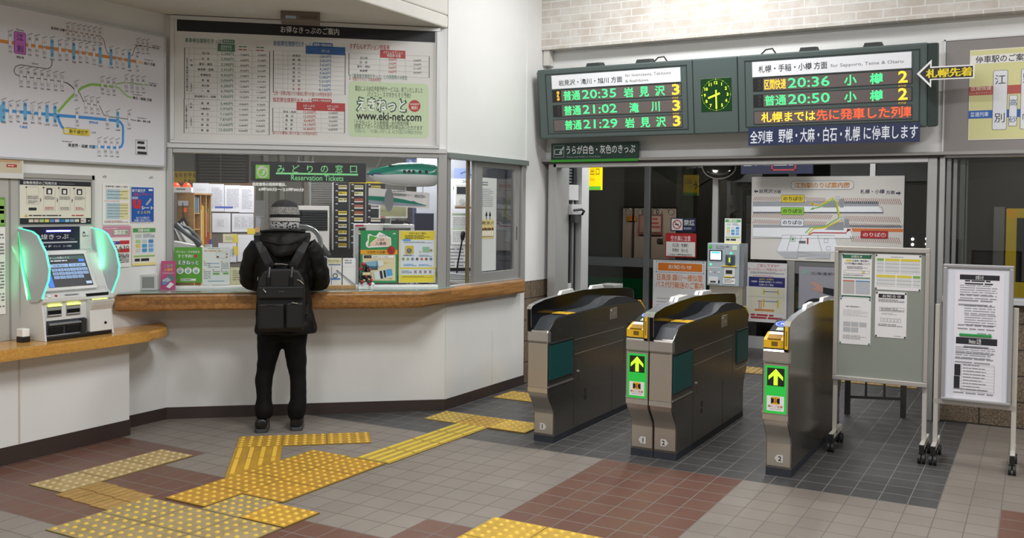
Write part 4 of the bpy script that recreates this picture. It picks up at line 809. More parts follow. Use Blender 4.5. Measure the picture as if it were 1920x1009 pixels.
for c, n, p, k in zip([(3.61, 2.188), (3.656, 2.187), (3.705, 2.192), (3.754, 2.194), (3.805, 2.193), (3.854, 2.194), (3.906, 2.196), (3.963, 2.196)], ('北広島', '島松', '恵み野', '恵庭', 'サッポロビール庭園', '長都', '千歳', '南千歳'), ('560', '740', '740', '840', '840', '930', '1,070', '1,070'), (1, 0, 0, 1, 0, 0, 1, 1)): st(c, n, p, k, .115 if k else .1)
st((4.126, 2.193), '植苗', '1,270', 0, .085); st((4.362, 2.194), '沼ノ端', '1,450', 0, .09); st((4.446, 2.203), '苫小牧', '1,640', 1, .115); st((4.542, 2.214), '勇払', '1,640', 0, .1)
for c, n in zip([(4.296, 2.004), (4.347, 2.007), (4.395, 2.007), (4.443, 2.007)], ('社台', '錦岡', '糸井', '青葉')): st(c, n, '1,640', 0, .095)
u, v = 3.721, 2.623; mb.lay(.0016).rrect(u-.041, v-.07, u+.041, v+.07, .012, M('8a3f90', .5)); mb.lay(.0022).rrect(u-.038, v-.067, u+.038, v+.067, .010, PNK); mb.lay(.0028).txc('江', u, v+.036, .042, M('3a2a44'), .02); mb.txc('別', u, v-.036, .042, M('3a2a44'), .02); mb.txc('現在地', u, v-.09, .016, INK, .02); mb.txc('Ebetsu', u, v+.082, .013, GREYT)
u, v = 3.607, 2.168; mb.lay(.0016).rrect(u-.02, v-.055, u+.01, v+.055, .01, STA)
def dirn(c, s_, al='l', k=.022): mb.lay(.0024).txc(s_, c[0], c[1], k, INK, .01, al)
dirn((3.937, 2.756), '富良野 方面', 'l', .018); dirn((4.741, 2.753), '留萌 方面', 'l', .014); dirn((4.669, 2.63), '旭川 方面'); dirn((4.709, 2.478), '夕張 方面', 'l', .015); dirn((4.571, 2.37), '帯広・釧路 方面'); dirn((4.611, 2.211), '静内・様似 方面', 'l', .015); dirn((4.058, 2.001), '東室蘭・函館 方面', 'l', .024)
for c in [(4.67, 2.651), (4.709, 2.488), (4.741, 2.763)]+[(4.573, 2.39), (4.611, 2.227)]+[(4.012, 2.019), (4.045, 2.111)]: mb.small(c[0], c[1], c[0]+.1, c[1]+.009, 1, GREYT)
u, v = 4.122, 2.093; mb.lay(.0016).rrect(u-.10, v-.022, u+.10, v+.022, .01, M('b8962a', .5)); mb.lay(.0022).rrect(u-.098, v-.02, u+.098, v+.02, .009, M('e3cf4a', .5)); mb.lay(.0028).txt('新千歳空港', u-.055, v-.014, u+.085, v+.014, INK, .01); mb.disc(u-.078, v, .013, M('e9eef4')); mb.txc('+', u-.078, v, .012, BLU); mb.txc('1,210', u+.13, v+.005, .014, INK)
mb.lay(.0024); u, v = 3.741, 2.095; mb.txc('千歳線', u, v, .017, BLU, .01); u, v = 4.252, 2.167; mb.txc('室蘭本線', u, v, .017, BLU, .01); u, v = 3.822, 2.506; mb.txc('室蘭本線', u, v, .011, GL)
mb.frm(4.595, 1.968, 4.696, 2.075, .002, GL); u, v = 4.611, 2.014; mb.small(u, v-.05, u+.08, v+.06, 3, INK)
mb.build('route_diagram', t)
# ------------------------------------------------------------------ four posters right of the ticket machine
def sheet(name, label, F_, u0, v0, u1, v1, base=PAPER, th=.004, cat='poster', group=None):
    mb = MB(); mb.box(u0, v0, -.001, u1, v1, th-.001, base); mb.w = th-.001; mb.args = (name, label, F_, cat, group); return mb
def fin(mb, parent=None):
    n, l, f, c, g = mb.args
    return mb.build(n, parent, f, label=None if parent else l, cat=None if parent else c, group=g)
f_ = FL(.004)
u0, v0, u1, v1 = 4.345, 1.464, 4.57, 1.754; v0, v1 = min(v0, v1), max(v0, v1); W = u1-u0; Hh = v1-v0
mb = sheet('opening_hours_notice', 'white notice with pale blue and yellow timetable cells, upper left of four posters', f_, u0, v0, u1, v1); mb.lay().txt('営業時間と運賃のご案内', u0+W*.1, v1-Hh*.09, u0+W*.92, v1-Hh*.045, INK, .01)
for a, b2, c_ in ((.12, .62, 'b3cdd8'), (.62, .95, 'e2dba4')):
    mb.rect(u0+W*a, v1-Hh*.39, u0+W*b2, v1-Hh*.13, M(c_)); mb.rect(u0+W*a, v1-Hh*.86, u0+W*b2, v1-Hh*.46, M(c_))
mb.lay()
for j in range(3): mb.small(u0+W*.17, v1-Hh*(.2+.08*j), u0+W*.92, v1-Hh*(.17+.08*j), 1, GREYT, seed=j)
for j in range(5): mb.small(u0+W*.17, v1-Hh*(.53+.07*j), u0+W*.92, v1-Hh*(.5+.07*j), 1, GREYT, seed=j+9)
mb.small(u0+W*.06, v1-Hh*.43, u0+W*.8, v1-Hh*.41, 1, M('b5605c')); mb.small(u0+W*.06, v1-Hh*.95, u0+W*.93, v1-Hh*.89, 2, M('9a7470')); fin(mb)
u0, v0, u1, v1 = 4.578, 1.481, 4.78, 1.739; W = u1-u0; v0, v1 = min(v0, v1), max(v0, v1); Hh = v1-v0; BL2 = M('2359ad', .45)
mb = sheet('seat_poster', 'bright blue poster with a big red letter u, upper right of four posters', f_, u0, v0, u1, v1, PAPER); mb.lay().rect(u0+.004, v0+.004, u1-.002, v1-.004, BL2); mb.lay().txt('新千歳空港', u0+.01, v1-Hh*.155, u0+W*.62, v1-Hh*.065, WHITE, .03); mb.txt('快速エアポート', u0+W*.1, v1-Hh*.255, u0+W*.92, v1-Hh*.175, M('d5403c'), .03); mb.txt('指定席', u0+.01, v1-Hh*.35, u0+W*.3, v1-Hh*.28, WHITE, .02)
mb.txt('u', u0+W*.08, v1-Hh*.62, u0+W*.42, v1-Hh*.36, M('d02c30'), .05); mb.txt('シート', u0+W*.45, v1-Hh*.64, u0+W*.97, v1-Hh*.54, WHITE, .04); mb.txt('５２０円', u0+W*.28, v1-Hh*.76, u0+W*.82, v1-Hh*.68, M('ecd92c'), .03); mb.txt('みどりの窓口で', u0+W*.22, v1-Hh*.9, u0+W*.8, v1-Hh*.84, WHITE, .02); mb.txt('お買い求め下さい', u0+W*.14, v1-Hh*.97, u0+W*.86, v1-Hh*.91, WHITE, .02); mb.pol([(u0+W*.62, v1-Hh*.5), (u0+W*.85, v1-Hh*.3), (u0+W*.9, v1-Hh*.36), (u0+W*.7, v1-Hh*.52)], M('a9afb8')); mb.rect(u0+W*.76, v1-Hh*.11, u0+W*.94, v1-Hh*.06, WHITE); fin(mb)
u0, v0, u1, v1 = 4.346, 1.163, 4.576, 1.456; W = u1-u0; v0, v1 = min(v0, v1), max(v0, v1); Hh = v1-v0
mb = sheet('discount_poster', 'pink and white discount fare poster partly behind the green machine wing', f_, u0, v0, u1, v1); mb.lay().rect(u0, v1-Hh*.27, u1, v1, M('cf8ba4')); mb.lay().rect(u0+W*.36, v1-Hh*.215, u0+W*.92, v1-Hh*.085, M('e9ebe2')); mb.lay().frm(u0+W*.36, v1-Hh*.215, u0+W*.92, v1-Hh*.085, .003, M('5c9a62')); mb.txt('トクだ値', u0+W*.39, v1-Hh*.195, u0+W*.9, v1-Hh*.105, M('3d7a48'), .02); mb.small(u0+.01, v1-Hh*.07, u0+W*.7, v1-Hh*.045, 1, PAPER)
for j, (c_, s_) in enumerate((('5a4a90', '2,630'), ('b0604a', '3,960〜5,770'))):
    y = v1-Hh*(.4+.2*j); mb.rect(u0+.02, y-.012, u0+W*.6, y+.01, M(c_)); mb.rect(u0+W*.6, y-.012, u1-.012, y+.014, M('c0343c')); mb.lay().small(u0+.03, y-.006, u0+W*.55, y+.005, 1, PAPER); mb.rect(u0+W*.15, y-.06, u0+W*.35, y-.02, M('3a6a48')); mb.txt(s_, u0+W*.4, y-.052, u0+W*.93, y-.022, INK)
mb.small(u0+W*.1, v0+.03, u1-.015, v0+.10, 5, GREYT); mb.rect(u0+W*.3, v0+.05, u0+W*.7, v0+.055, M('6c9a70')); fin(mb)
u0, v0, u1, v1 = 4.589, 1.168, 4.799, 1.45; W = u1-u0; v0, v1 = min(v0, v1), max(v0, v1); Hh = v1-v0
def icguide(mb, u0, v0, u1, v1):
    W, Hh = u1-u0, v1-v0; mb.lay().rect(u0+W*.03, v1-Hh*.15, u1-W*.03, v1-Hh*.04, M('4f9a5a')); mb.lay().rect(u0+W*.25, v1-Hh*.13, u0+W*.45, v1-Hh*.06, M('e8e2da')); mb.txt('IC', u0+W*.29, v1-Hh*.12, u0+W*.41, v1-Hh*.07, M('b03a3a'), .02); mb.small(u0+W*.48, v1-Hh*.13, u0+W*.8, v1-Hh*.06, 2, PAPER)
    mb.rect(u0+W*.04, v0+Hh*.3, u1-W*.04, v1-Hh*.17, M('d9dee2')); mb.lay().rect(u0+W*.12, v1-Hh*.29, u0+W*.38, v1-Hh*.19, M('b3c4b4')); mb.small(u0+W*.45, v1-Hh*.29, u0+W*.93, v1-Hh*.18, 3, GREYT)
    for j in range(3):
        for i in range(3): mb.rrect(u0+W*(.13+.27*i), v1-Hh*(.43+.115*j), u0+W*(.34+.27*i), v1-Hh*(.335+.115*j), .004*W/.15, M(('a9c983', 'bfc6c9', '4f86c0', 'd5c16a', '4a9ac4', '86a9d6', 'cfc6b4', '4f8fc0', '6fa3cf')[j*3+i]))
    mb.rect(u0+W*.06, v0+Hh*.22, u1-W*.06, v0+Hh*.26, M('8dbb6a')); mb.small(u0+W*.1, v0+Hh*.1, u1-W*.1, v0+Hh*.19, 1, INK, fill=.8); mb.rect(u0, v0, u1, v0+Hh*.06, M('e6d98a'))
mb = sheet('card_guide_poster', 'white card guide poster with nine little cards, lower right of four posters', f_, u0, v0, u1, v1, M('e6e2d2', .5)); icguide(mb, u0, v0, u1, v1); fin(mb)
for c in [(4.363, 1.795), (4.756, 1.802)]:
    mb = MB(); mb.tube([(c[0]-.012, c[1], .002), (c[0]-.008, c[1]+.012, .012), (c[0]+.006, c[1]+.012, .014), (c[0]+.008, c[1], .004)], .0022, GREYT, 6); mb.build('wall_hook', mat=FL(), label='small wire hook on the wall above the left pair of posters' if c[0] < 4.5 else 'small wire hook on the wall above the right pair of posters', cat='hook')
# ================================================================== large discount ticket board over the booth window
t = thing('discount_ticket_board', 'large white discount ticket price board with black heading band over the booth window', 'sign', FB(.03))
mb = MB(); mb.box(.05, 2.085, -.028, 2.03, 3.0, 0, M('d8d8d4', .45)); mb.build('panel', t)
mb = MB()
for a in ((.03, 2.072, 2.04, 2.095), (.03, 2.985, 2.04, 3.015), (.03, 2.095, .06, 2.985), (2.012, 2.095, 2.04, 2.985)): mb.box(a[0], a[1], -.03, a[2], a[3], .012, ALUL)
mb.build('frame', t, bevel=.003)
mb = MB(); G1 = M('4a7a62'); G2 = M('9fa5a3'); BL3 = M('2f5f9a'); RD = M('b03a38'); mb.lay(.0008); K = M('333337')
def bx(c, m_): mb.lay(.0008).rect(*c, m_)
mb.rect(.079, 2.9, 2.0, 2.985, M('16181c'))
def tb(s_, c, m_, bold=.008): mb.lay(.0016).txt(s_, min(c[0], c[2]), min(c[1], c[3]), max(c[0], c[2]), max(c[1], c[3]), m_, bold)
tb('お得なきっぷのご案内', (.826, 2.922, 1.262, 2.974), M('d9d9d6'), .01)
tb('乗車券往復割引きっぷ', (0.136, 2.818, 0.396, 2.853), G1); tb('自由席往復割引Sきっぷ', (0.776, 2.821, 1.055, 2.862), BL3); tb('すずらんオプション特急券', (1.342, 2.821, 1.648, 2.866), RD); tb('指定席往復割引Rきっぷ', (0.770, 2.398, 1.049, 2.434), RD)
for c, m_, s_ in (((0.402, 2.824, 0.492, 2.853), G1, '乗車券のみ'), ((1.063, 2.826, 1.215, 2.86), BL3, '乗車券＋特急自由席'), ((1.057, 2.404, 1.209, 2.435), RD, '乗車券＋特急指定席')):
    u0, v0, u1, v1 = c; mb.lay(.0008).rrect(u0, v0, u1, v1, .01, m_); tb(s_, (u0+.008, v0+.006, u1-.008, v1-.006), M('d8d8d4'))
def grid(c, rows, cols, lab):
    """ruled table: heavy rules left/right, thin row rules"""
    u0, v0, u1, v1 = c; v0, v1 = min(v0, v1), max(v0, v1); mb.lay(.0008)
    for j in range(rows+1): y = v0+(v1-v0)*j/rows; mb.rect(u0, y-.0008, u1, y+.0008, G2)
    for q in cols: x = u0+(u1-u0)*q; mb.rect(x-.0008, v0, x+.0008, v1, G2)
    for x in (u0, u1): mb.rect(x-.0025, v0, x+.0025, v1, K)
def col(s_, c, m_, h=.022, n=None):
    """column of entries centred on c[0], from c[1] (top) to c[3]"""
    for i, e in enumerate(s_):
        k = i/max(len(s_)-1, 1); mb.lay(.0016).txc(e, c[0]+(c[2]-c[0])*k, c[1]+(c[3]-c[1])*k, h, m_, .006)
grid((0.133, 2.399, 0.747, 2.779), 9, (.05, .11, .38, .59, .79), 0); grid((0.130, 2.146, 0.745, 2.4), 6, (.05, .11, .38, .59, .79), 0)
bx((0.369, 2.763, 0.493, 2.819), G1); tb('乗車券往復', (0.392, 2.789, 0.470, 2.809), M('d8d8d4')); tb('割引きっぷ', (0.392, 2.77, 0.470, 2.788), M('d8d8d4'))
for c in ((0.522, 2.775, 0.596, 2.811), (0.649, 2.775, 0.723, 2.811)): mb.lay(.0016).small(c[0], c[1], c[2], c[1]+.014, 1, RD); mb.small(c[0], c[1]+.022, c[2], c[1]+.036, 1, G1)
def yen(*a): return [x+'円' for x in a]
col(('苫小牧', '白　老', '登別・幌別', '東室蘭・室蘭', '伊達紋別', '洞　爺', '長万部', '八　雲', '新函館北斗・函館'), (0.284, 2.743, 0.281, 2.422), K, .018)
col(yen('2,280', '2,900', '3,390', '3,910', '4,420', '5,090', '6,280', '6,790', '9,000'), (0.439, 2.745, 0.436, 2.425), G1, .026)
col(yen('5,580', '6,200', '8,030', '8,550', '9,780', '10,450', '12,080', '13,590', '15,220'), (0.564, 2.742, 0.562, 2.425), K, .017); col(yen('4,540', '5,160', '6,990', '7,510', '8,740', '9,410', '11,040', '11,550', '14,180'), (0.690, 2.745, 0.685, 2.426), K, .017)
col(('新　得', '十勝清水', '帯　広', '池　田', '釧　路', '根　室'), (0.280, 2.371, 0.278, 2.17), K, .018); col(yen('5,440', '5,970', '7,150', '7,870', '10,640', '13,430'), (0.434, 2.373, 0.428, 2.175), G1, .026); col(yen('10,800', '11,330', '13,950', '13,670', '16,860', '19,650'), (0.558, 2.372, 0.554, 2.173), K, .017); col(yen('9,760', '10,290', '11,910', '12,630', '15,820', '18,615'), (0.685, 2.372, 0.679, 2.173), K, .017)
for s_, c in (('札幌', (0.183, 2.642, 0.183, 2.696)), ('札幌市内', (0.181, 2.454, 0.181, 2.519)), ('札幌', (0.180, 2.33, 0.180, 2.373)), ('札幌市内', (0.180, 2.201, 0.180, 2.266)), ('新函館北斗・函館・長万部・東室蘭・方面', (0.151, 2.458, 0.151, 2.706)), ('釧路・帯広・新得・根室方面', (0.146, 2.178, 0.146, 2.351))): mb.lay(.0016).vtx(s_, c[0], c[1], c[3], min(.018, (c[3]-c[1])/len(s_)*.95), K)
grid((0.774, 2.469, 1.309, 2.787), 9, (.13, .2, .45), 0); bx((1.012, 2.771, 1.309, 2.833), BL3); tb('Sきっぷ', (1.131, 2.788, 1.191, 2.809), M('d8d8d4'))
col(('岩見沢', '美　唄', '砂　川', '滝　川', '深　川', '旭　川', '留　萌'), (0.944, 2.753, 0.943, 2.563), K, .019); col(('士　別', '名　寄'), (0.943, 2.531, 0.943, 2.5), RD, .019); col(yen('1,810', '2,820', '3,620', '4,240', '4,460', '5,080', '5,310', '7,320', '8,130'), (1.161, 2.754, 1.156, 2.502), BL3, .025)
tb('士別・名寄は旭川での乗換に限り片道2つの特急利用可', (0.774, 2.449, 1.209, 2.484), RD, 0)
grid((0.771, 2.175, 1.307, 2.354), 5, (.09, .14, .33, .67), 0); bx((0.946, 2.341, 1.31, 2.404), RD); tb('Rきっぷ①', (0.997, 2.367, 1.082, 2.386), M('d8d8d4')); tb('Rきっぷ②', (1.177, 2.368, 1.258, 2.388), M('d8d8d4')); mb.small(1.003, 2.349, 1.076, 2.362, 1, M('d8d8d4')); mb.small(1.18, 2.35, 1.253, 2.363, 1, M('d8d8d4'))
col(('宗谷・枝幸', '稚　内', '遠　軽', '北　見', '網　走'), (0.895, 2.327, 0.888, 2.198), K, .018); col(yen('12,030', '12,550', '8,640', '14,190', '16,460'), (1.043, 2.327, 1.041, 2.2), RD, .024); col(yen('12,440', '13,580', '9,670', '15,220', '16,870'), (1.221, 2.327, 1.218, 2.2), K, .018)
tb('旭川での乗換に限り片道2つの特急利用可', (0.768, 2.153, 1.101, 2.18), RD, 0)
grid((1.337, 2.624, 1.956, 2.792), 4, (.38, .70), 0); bx((1.574, 2.765, 1.769, 2.826), RD); tb('すずらんオプション', (1.598, 2.795, 1.749, 2.819), M('d8d8d4')); tb('特急券 往復', (1.627, 2.771, 1.733, 2.796), M('d8d8d4'))
col(('苫小牧', '白　老', '登別・幌別', '東室蘭'), (1.45, 2.756, 1.448, 2.659), K, .019); col(yen('330', '330', '360', '360'), (1.671, 2.754, 1.669, 2.66), RD, .022); col(yen('3,940', '3,560', '4,110', '4,630'), (1.862, 2.754, 1.863, 2.66), K, .017)
tb('※「乗車券往復割引きっぷ」との併用時のみ有効', (1.34, 2.599, 1.784, 2.636), G1, 0); tb('※「特急すずらん」の自由席限定', (1.34, 2.58, 1.583, 2.609), RD, 0)
u0, v0, u1, v1 = 1.336, 2.149, 1.953, 2.575; mb.lay(.0008).rrect(u0, min(v0, v1)+.004, u1, max(v0, v1), .035, M('c3d6b0', .5))
DG = M('2f5c48'); tb('電話によるJR北海道予約サービスは、終了いたしました', (1.385, 2.496, 1.906, 2.544), M('4d5a4c'), .002); tb('パソコン・スマホからすぐ予約！', (1.478, 2.46, 1.813, 2.502), M('4d5a4c'), .004)
u0, v0, u1, v1 = 1.396, 2.346, 1.778, 2.456; tb('えきねっと', (u0-.006, v0-.006, u1+.006, v1+.006), DG, .075); mb.lay(.0024).txt('えきねっと', u0+.006, v0+.006, u1-.006, v1-.006, M('e6ebe2'), .02)
u0, v0 = 1.843, 2.401; mb.lay(.0016).disc(u0, v0, .046, M('b8322e')); mb.lay(.0024).txt('会員登録', u0-.036, v0+.006, u0+.036, v0+.022, M('e6e2da'), .02); mb.txt('無料', u0-.026, v0-.03, u0+.026, v0, M('e6e2da'), .03)
tb('www.eki-net.com', (1.395, 2.282, 1.897, 2.347), BLACK, .02); tb('「えきねっと」なら新幹線・JRの特急列車・', (1.382, 2.239, 1.815, 2.282), M('3f4a40'), .002); tb('快速エアポートの指定席がお申込みいただけます', (1.382, 2.212, 1.906, 2.25), M('3f4a40'), .002); tb('「えきねっと」・「マル得レンタカー」は、みどりの窓口での予約はできません', (1.383, 2.18, 1.906, 2.212), M('6a756a'), 0)
mb.build('price_tables', t)
# grey vent box on the low ceiling over the board
t = thing('ceiling_sensor_box', 'grey brown box fixed under the low ceiling above the price board', 'box', frame(bp(.98, .28, 3.02), BU, (0, 0, 1)))
mb = MB(); mb.box(-.14, -.065, -.1, .14, 0, .1, M('6f6258', .5)); mb.build('housing', t, bevel=.006); mb = MB(); mb.lay(.101).rect(-.105, -.055, -.03, -.035, M('9fb4c9')); mb.rect(-.0, -.05, .12, -.03, M('5a4e46')); mb.build('label_plate', t)

# ================================================================== behind and on the booth glass
f_ = FB(.0)
def fq(*a):  # normalise a measured box to u0, v0, u1, v1
    return min(a[0], a[2]), min(a[1], a[3]), max(a[0], a[2]), max(a[1], a[3])
t = thing('ticket_office_sign', 'dark hanging sign with green lettering behind the counter glass', 'sign', FB(-.05))
mb = MB(); mb.box(.606, 1.80, -.012, 1.475, 1.95, 0, M('303337', .5)); mb.build('sign_board', t)
mb = MB(); mb.lay(.0008); GN = M('86d992', .4, 0, .3)
for c_, c in zip('みどりの窓口', ((0.800, 1.866, 0.857, 1.923), (0.914, 1.868, 0.967, 1.928), (1.024, 1.87, 1.068, 1.927), (1.128, 1.872, 1.184, 1.928), (1.239, 1.872, 1.296, 1.934), (1.353, 1.875, 1.405, 1.93))): mb.txt(c_, c[0], c[1], c[2], c[3], GN, .004)
c = (0.791, 1.851, 1.414, 1.869); mb.rect(c[0], c[1]+.003, c[2], c[3]-.001, GN); c = (0.905, 1.809, 1.302, 1.852); mb.txt('Reservation Tickets', *c, GN, .004)
mb.rect(.640, 1.818, .744, 1.924, M('76b83a', .4, 0, .25)); mb.lay(.0014).rrect(.652, 1.825, .732, 1.917, .035, PAPER); mb.lay(.002).disc(.692, 1.864, .030, M('76b83a', .4, 0, .3)); mb.txt('みどりの窓口', .658, 1.90, .726, 1.912, INK); mb.lay(.0026).pol([(.672, 1.848), (.69, 1.856), (.695, 1.882), (.708, 1.886), (.712, 1.87), (.704, 1.852), (.688, 1.845)], PAPER); mb.build('lettering', t)
mb = MB(); mb.box(.95, 1.95, -.012, 1.08, 1.955, .0, ALUL); mb.box(.96, 1.955, -.01, .965, 1.997, 0, ALUL); mb.box(1.065, 1.955, -.01, 1.07, 1.997, 0, ALUL); mb.build('hanger_bracket', t)
mb = MB(); mb.w = -.0205; WL = M('f6f6f2', .5)
for k, (dx, dz) in enumerate(((-.0013, 0), (.0013, 0), (0, .001), (0, -.001))):
    mb.w = -.0205+k*.0001; mb.txt('指定席券の発売時間は、', .619+dx, 1.762+dz, .87+dx, 1.788+dz, WL, .01); mb.txt('6時00分〜23時00分', .665+dx, 1.724+dz, 1.003+dx, 1.750+dz, WL, .01)
mb.build('window_lettering', mat=f_, label='two lines of white opening hour lettering stuck on the glass above the person', cat='lettering')
t = thing('talk_hole', 'round chrome rimmed speaking hole in the counter glass right of the knit hat', 'speaking hole', frame(bp(.997, -.018, 1.319), BU))
mb = MB(); mb.tube([(.145*math.cos(i*math.pi/20), .145*math.sin(i*math.pi/20), 0) for i in range(40)], .0075, M('d8dad8', .12, .8), 8, True); mb.build('rim', t, smooth=60)
mb = MB(); mb.ring(0, 0, .115, .14, M('8a8f90', .2, .4), 40); mb.build('inner_rim', t)
# posters on the glass, left pair
u0, v0, u1, v1 = fq(0.055, 1.027, 0.253, 1.293); W, Hh = u1-u0, v1-v0; GP = M('5aa03a', .45)
mb = sheet('booking_poster', 'green booking poster with three white circles at the left end of the counter glass', FB(-.012), u0, v0, u1, v1, GP); mb.lay().txt('パソコン・スマホから', u0+W*.06, v1-Hh*.165, u0+W*.92, v1-Hh*.095, WHITE, .02); mb.txt('すぐ予約!!', u0+W*.13, v1-Hh*.3, u0+W*.68, v1-Hh*.2, WHITE, .02); mb.disc(u0+W*.77, v1-Hh*.25, .012, M('c03a34'))
mb.txt('えきねっと', u0+W*.1, v1-Hh*.5, u0+W*.9, v1-Hh*.36, M('1f6a68'), .08); mb.lay().txt('えきねっと', u0+W*.12, v1-Hh*.49, u0+W*.88, v1-Hh*.37, WHITE, .02)
for i in range(3): x = u0+W*(.21+.29*i); mb.disc(x, v1-Hh*.66, W*.13, PAPER); mb.lay().disc(x, v1-Hh*.68, W*.07, M('8fb8b0')); mb.txt(('新幹線', '特急', 'ＪＲ')[i], x-W*.08, v1-Hh*.61, x+W*.08, v1-Hh*.575, INK); mb.w -= .0006
mb.rect(u0+W*.23, v1-Hh*.95, u0+W*.78, v1-Hh*.89, PAPER); mb.lay().small(u0+W*.25, v1-Hh*.94, u0+W*.76, v1-Hh*.9, 1, INK); fin(mb)
u0, v0, u1, v1 = fq(0.256, 1.008, 0.456, 1.293); W, Hh = u1-u0, v1-v0
mb = sheet('booking_guide', 'pale white step by step guide sheet right of the green booking poster', FB(-.012), u0, v0, u1, v1, M('dfe5e2', .5)); mb.lay(); OR = M('c99a5a'); mb.small(u0+W*.2, v1-Hh*.05, u0+W*.8, v1-Hh*.02, 1, GREYT); mb.small(u0+W*.06, v1-Hh*.12, u0+W*.95, v1-Hh*.07, 1, OR)
mb.frm(u0+W*.5, v1-Hh*.29, u0+W*.92, v1-Hh*.13, .002, M('9fb8a8')); mb.rect(u0+W*.2, v1-Hh*.44, u0+W*.62, v1-Hh*.42, M('7a9cc4')); mb.rect(u0+W*.38, v1-Hh*.73, u0+W*.62, v1-Hh*.68, M('6fae52')); mb.rect(u0+W*.75, v1-Hh*.72, u0+W*.95, v1-Hh*.67, M('6fae52')); mb.rect(u0+W*.2, v1-Hh*.91, u0+W*.8, v1-Hh*.89, M('6d9aa4')); mb.disc(u0+W*.88, v1-Hh*.18, .006, M('b56a5a')); mb.disc(u0+W*.88, v1-Hh*.26, .006, M('b56a5a')); mb.rect(u0+W*.52, v1-Hh*.28, u0+W*.6, v1-Hh*.23, M('8a4a44'))
for a, b2, c_, d_ in ((.05, .4, .3, .5), (.68, .4, .95, .58), (.05, .62, .3, .85), (.38, .62, .65, .67), (.68, .62, .95, .66), (.2, .5, .62, .55)): mb.small(u0+W*a, v1-Hh*d_, u0+W*c_, v1-Hh*b2, max(1, int((d_-b2)*24)), M('9aa3a3'), seed=int(a*100)); mb.disc(u0+W*a+.004, v1-Hh*b2+.006, .005, OR)
fin(mb)
# right pair
u0, v0, u1, v1 = fq(1.434, 1.018, 1.721, 1.427); W, Hh = u1-u0, v1-v0; DGN = M('2f8f56', .45)
mb = sheet('local_ticket_poster', 'green and yellow local ticket poster with an island map on the counter glass', FB(-.012), u0, v0, u1, v1, DGN); mb.lay().rect(u0, v1-Hh*.455, u1, v1-Hh*.37, M('e0a52c')); mb.rect(u0+W*.06, v0+Hh*.04, u1-W*.05, v1-Hh*.465, M('d8cdA6'.lower())); mb.txt('JR', u0+W*.87, v1-Hh*.075, u0+W*.96, v1-Hh*.045, WHITE, .03)
mp_ = [(.15, .3), (.2, .33), (.74, .31), (.83, .28), (.82, .14), (.72, .1), (.55, .04), (.5, .03), (.42, .1), (.33, .1), (.28, .07), (.2, .07), (.19, .13), (.2, .18), (.14, .24)]
mb.lay().pol([(u0+W*a, v1-Hh*b2) for a, b2 in mp_], PAPER); mb.lay().pol([(u0+W*a, v1-Hh*b2) for a, b2 in [(.22, .3), (.8, .29), (.8, .15), (.5, .12), (.3, .24)]], M('e0c9b4')); mb.pol([(u0+W*a, v1-Hh*b2) for a, b2 in [(.2, .3), (.22, .22), (.24, .09), (.46, .13), (.33, .2), (.25, .26), (.27, .305)]], M('55a83c'))
mb.lay().txt('わがまち', u0+W*.5, v1-Hh*.12, u0+W*.77, v1-Hh*.075, INK); mb.txt('ご当地', u0+W*.46, v1-Hh*.2, u0+W*.64, v1-Hh*.15, INK); mb.txt('入場券', u0+W*.4, v1-Hh*.285, u0+W*.7, v1-Hh*.215, INK, .02); mb.txt('江別市×江別駅', u0+W*.18, v1-Hh*.44, u0+W*.68, v1-Hh*.385, M('5a3a18'), .02)
mb.disc(u0+W*.83, v1-Hh*.38, W*.115, M('b0322a')); mb.lay().small(u0+W*.75, v1-Hh*.43, u0+W*.91, v1-Hh*.32, 3, M('7a1c16')); mb.w -= .0006; mb.rect(u0+W*.1, v1-Hh*.525, u0+W*.9, v1-Hh*.475, PAPER); mb.lay().rect(u0+W*.1, v1-Hh*.525, u0+W*.3, v1-Hh*.475, BLACK); mb.txt('発売箇所', u0+W*.13, v1-Hh*.515, u0+W*.28, v1-Hh*.487, WHITE); mb.txt('江別駅 みどりの窓口', u0+W*.33, v1-Hh*.515, u0+W*.75, v1-Hh*.487, INK)
def R4(a, b2, c_, d_, th, m_):
    cx, cy = u0+W*(a+c_)/2, v1-Hh*(b2+d_)/2; hw, hh = W*(c_-a)/2, Hh*(d_-b2)/2; co, si = math.cos(th), math.sin(th)
    mb.pol([(cx+x*co-y*si, cy+x*si+y*co) for x, y in ((-hw, -hh), (hw, -hh), (hw, hh), (-hw, hh))], m_)
mb.lay(); R4(.1, .59, .48, .73, .16, M('7fb0c9')); R4(.42, .58, .62, .68, .1, M('d7dcd6')); R4(.1, .68, .47, .75, .02, M('3f4a4c')); R4(.38, .76, .86, .92, .16, M('d5dcdc')); mb.lay(); R4(.70, .74, .86, .87, .16, M('4d9fd0')); R4(.53, .77, .6, .92, .16, M('26262a')); R4(.63, .76, .69, .9, .16, M('26262a')); mb.txt('表面イメージ', u0+W*.64, v1-Hh*.63, u0+W*.78, v1-Hh*.605, M('c9a63a'), .02); mb.txt('裏面', u0+W*.77, v1-Hh*.935, u0+W*.87, v1-Hh*.91, M('c9a63a'), .02); fin(mb)
u0, v0, u1, v1 = fq(1.732, 1.016, 2.022, 1.429); W, Hh = u1-u0, v1-v0; YP = M('dccb3c', .45)
mb = sheet('hand_luggage_poster', 'yellow bordered hand luggage rules poster at the right end of the counter glass', FB(-.012), u0, v0, u1, v1, M('d9d9b8', .5)); mb.lay()
for i in range(22):
    k = (i+.5)/22
    for vv in (v1-.012, v0+.012): mb.pol([(u0+W*k-.006, vv-.006), (u0+W*k, vv-.006), (u0+W*k+.006, vv+.008), (u0+W*k, vv+.008)], YP)
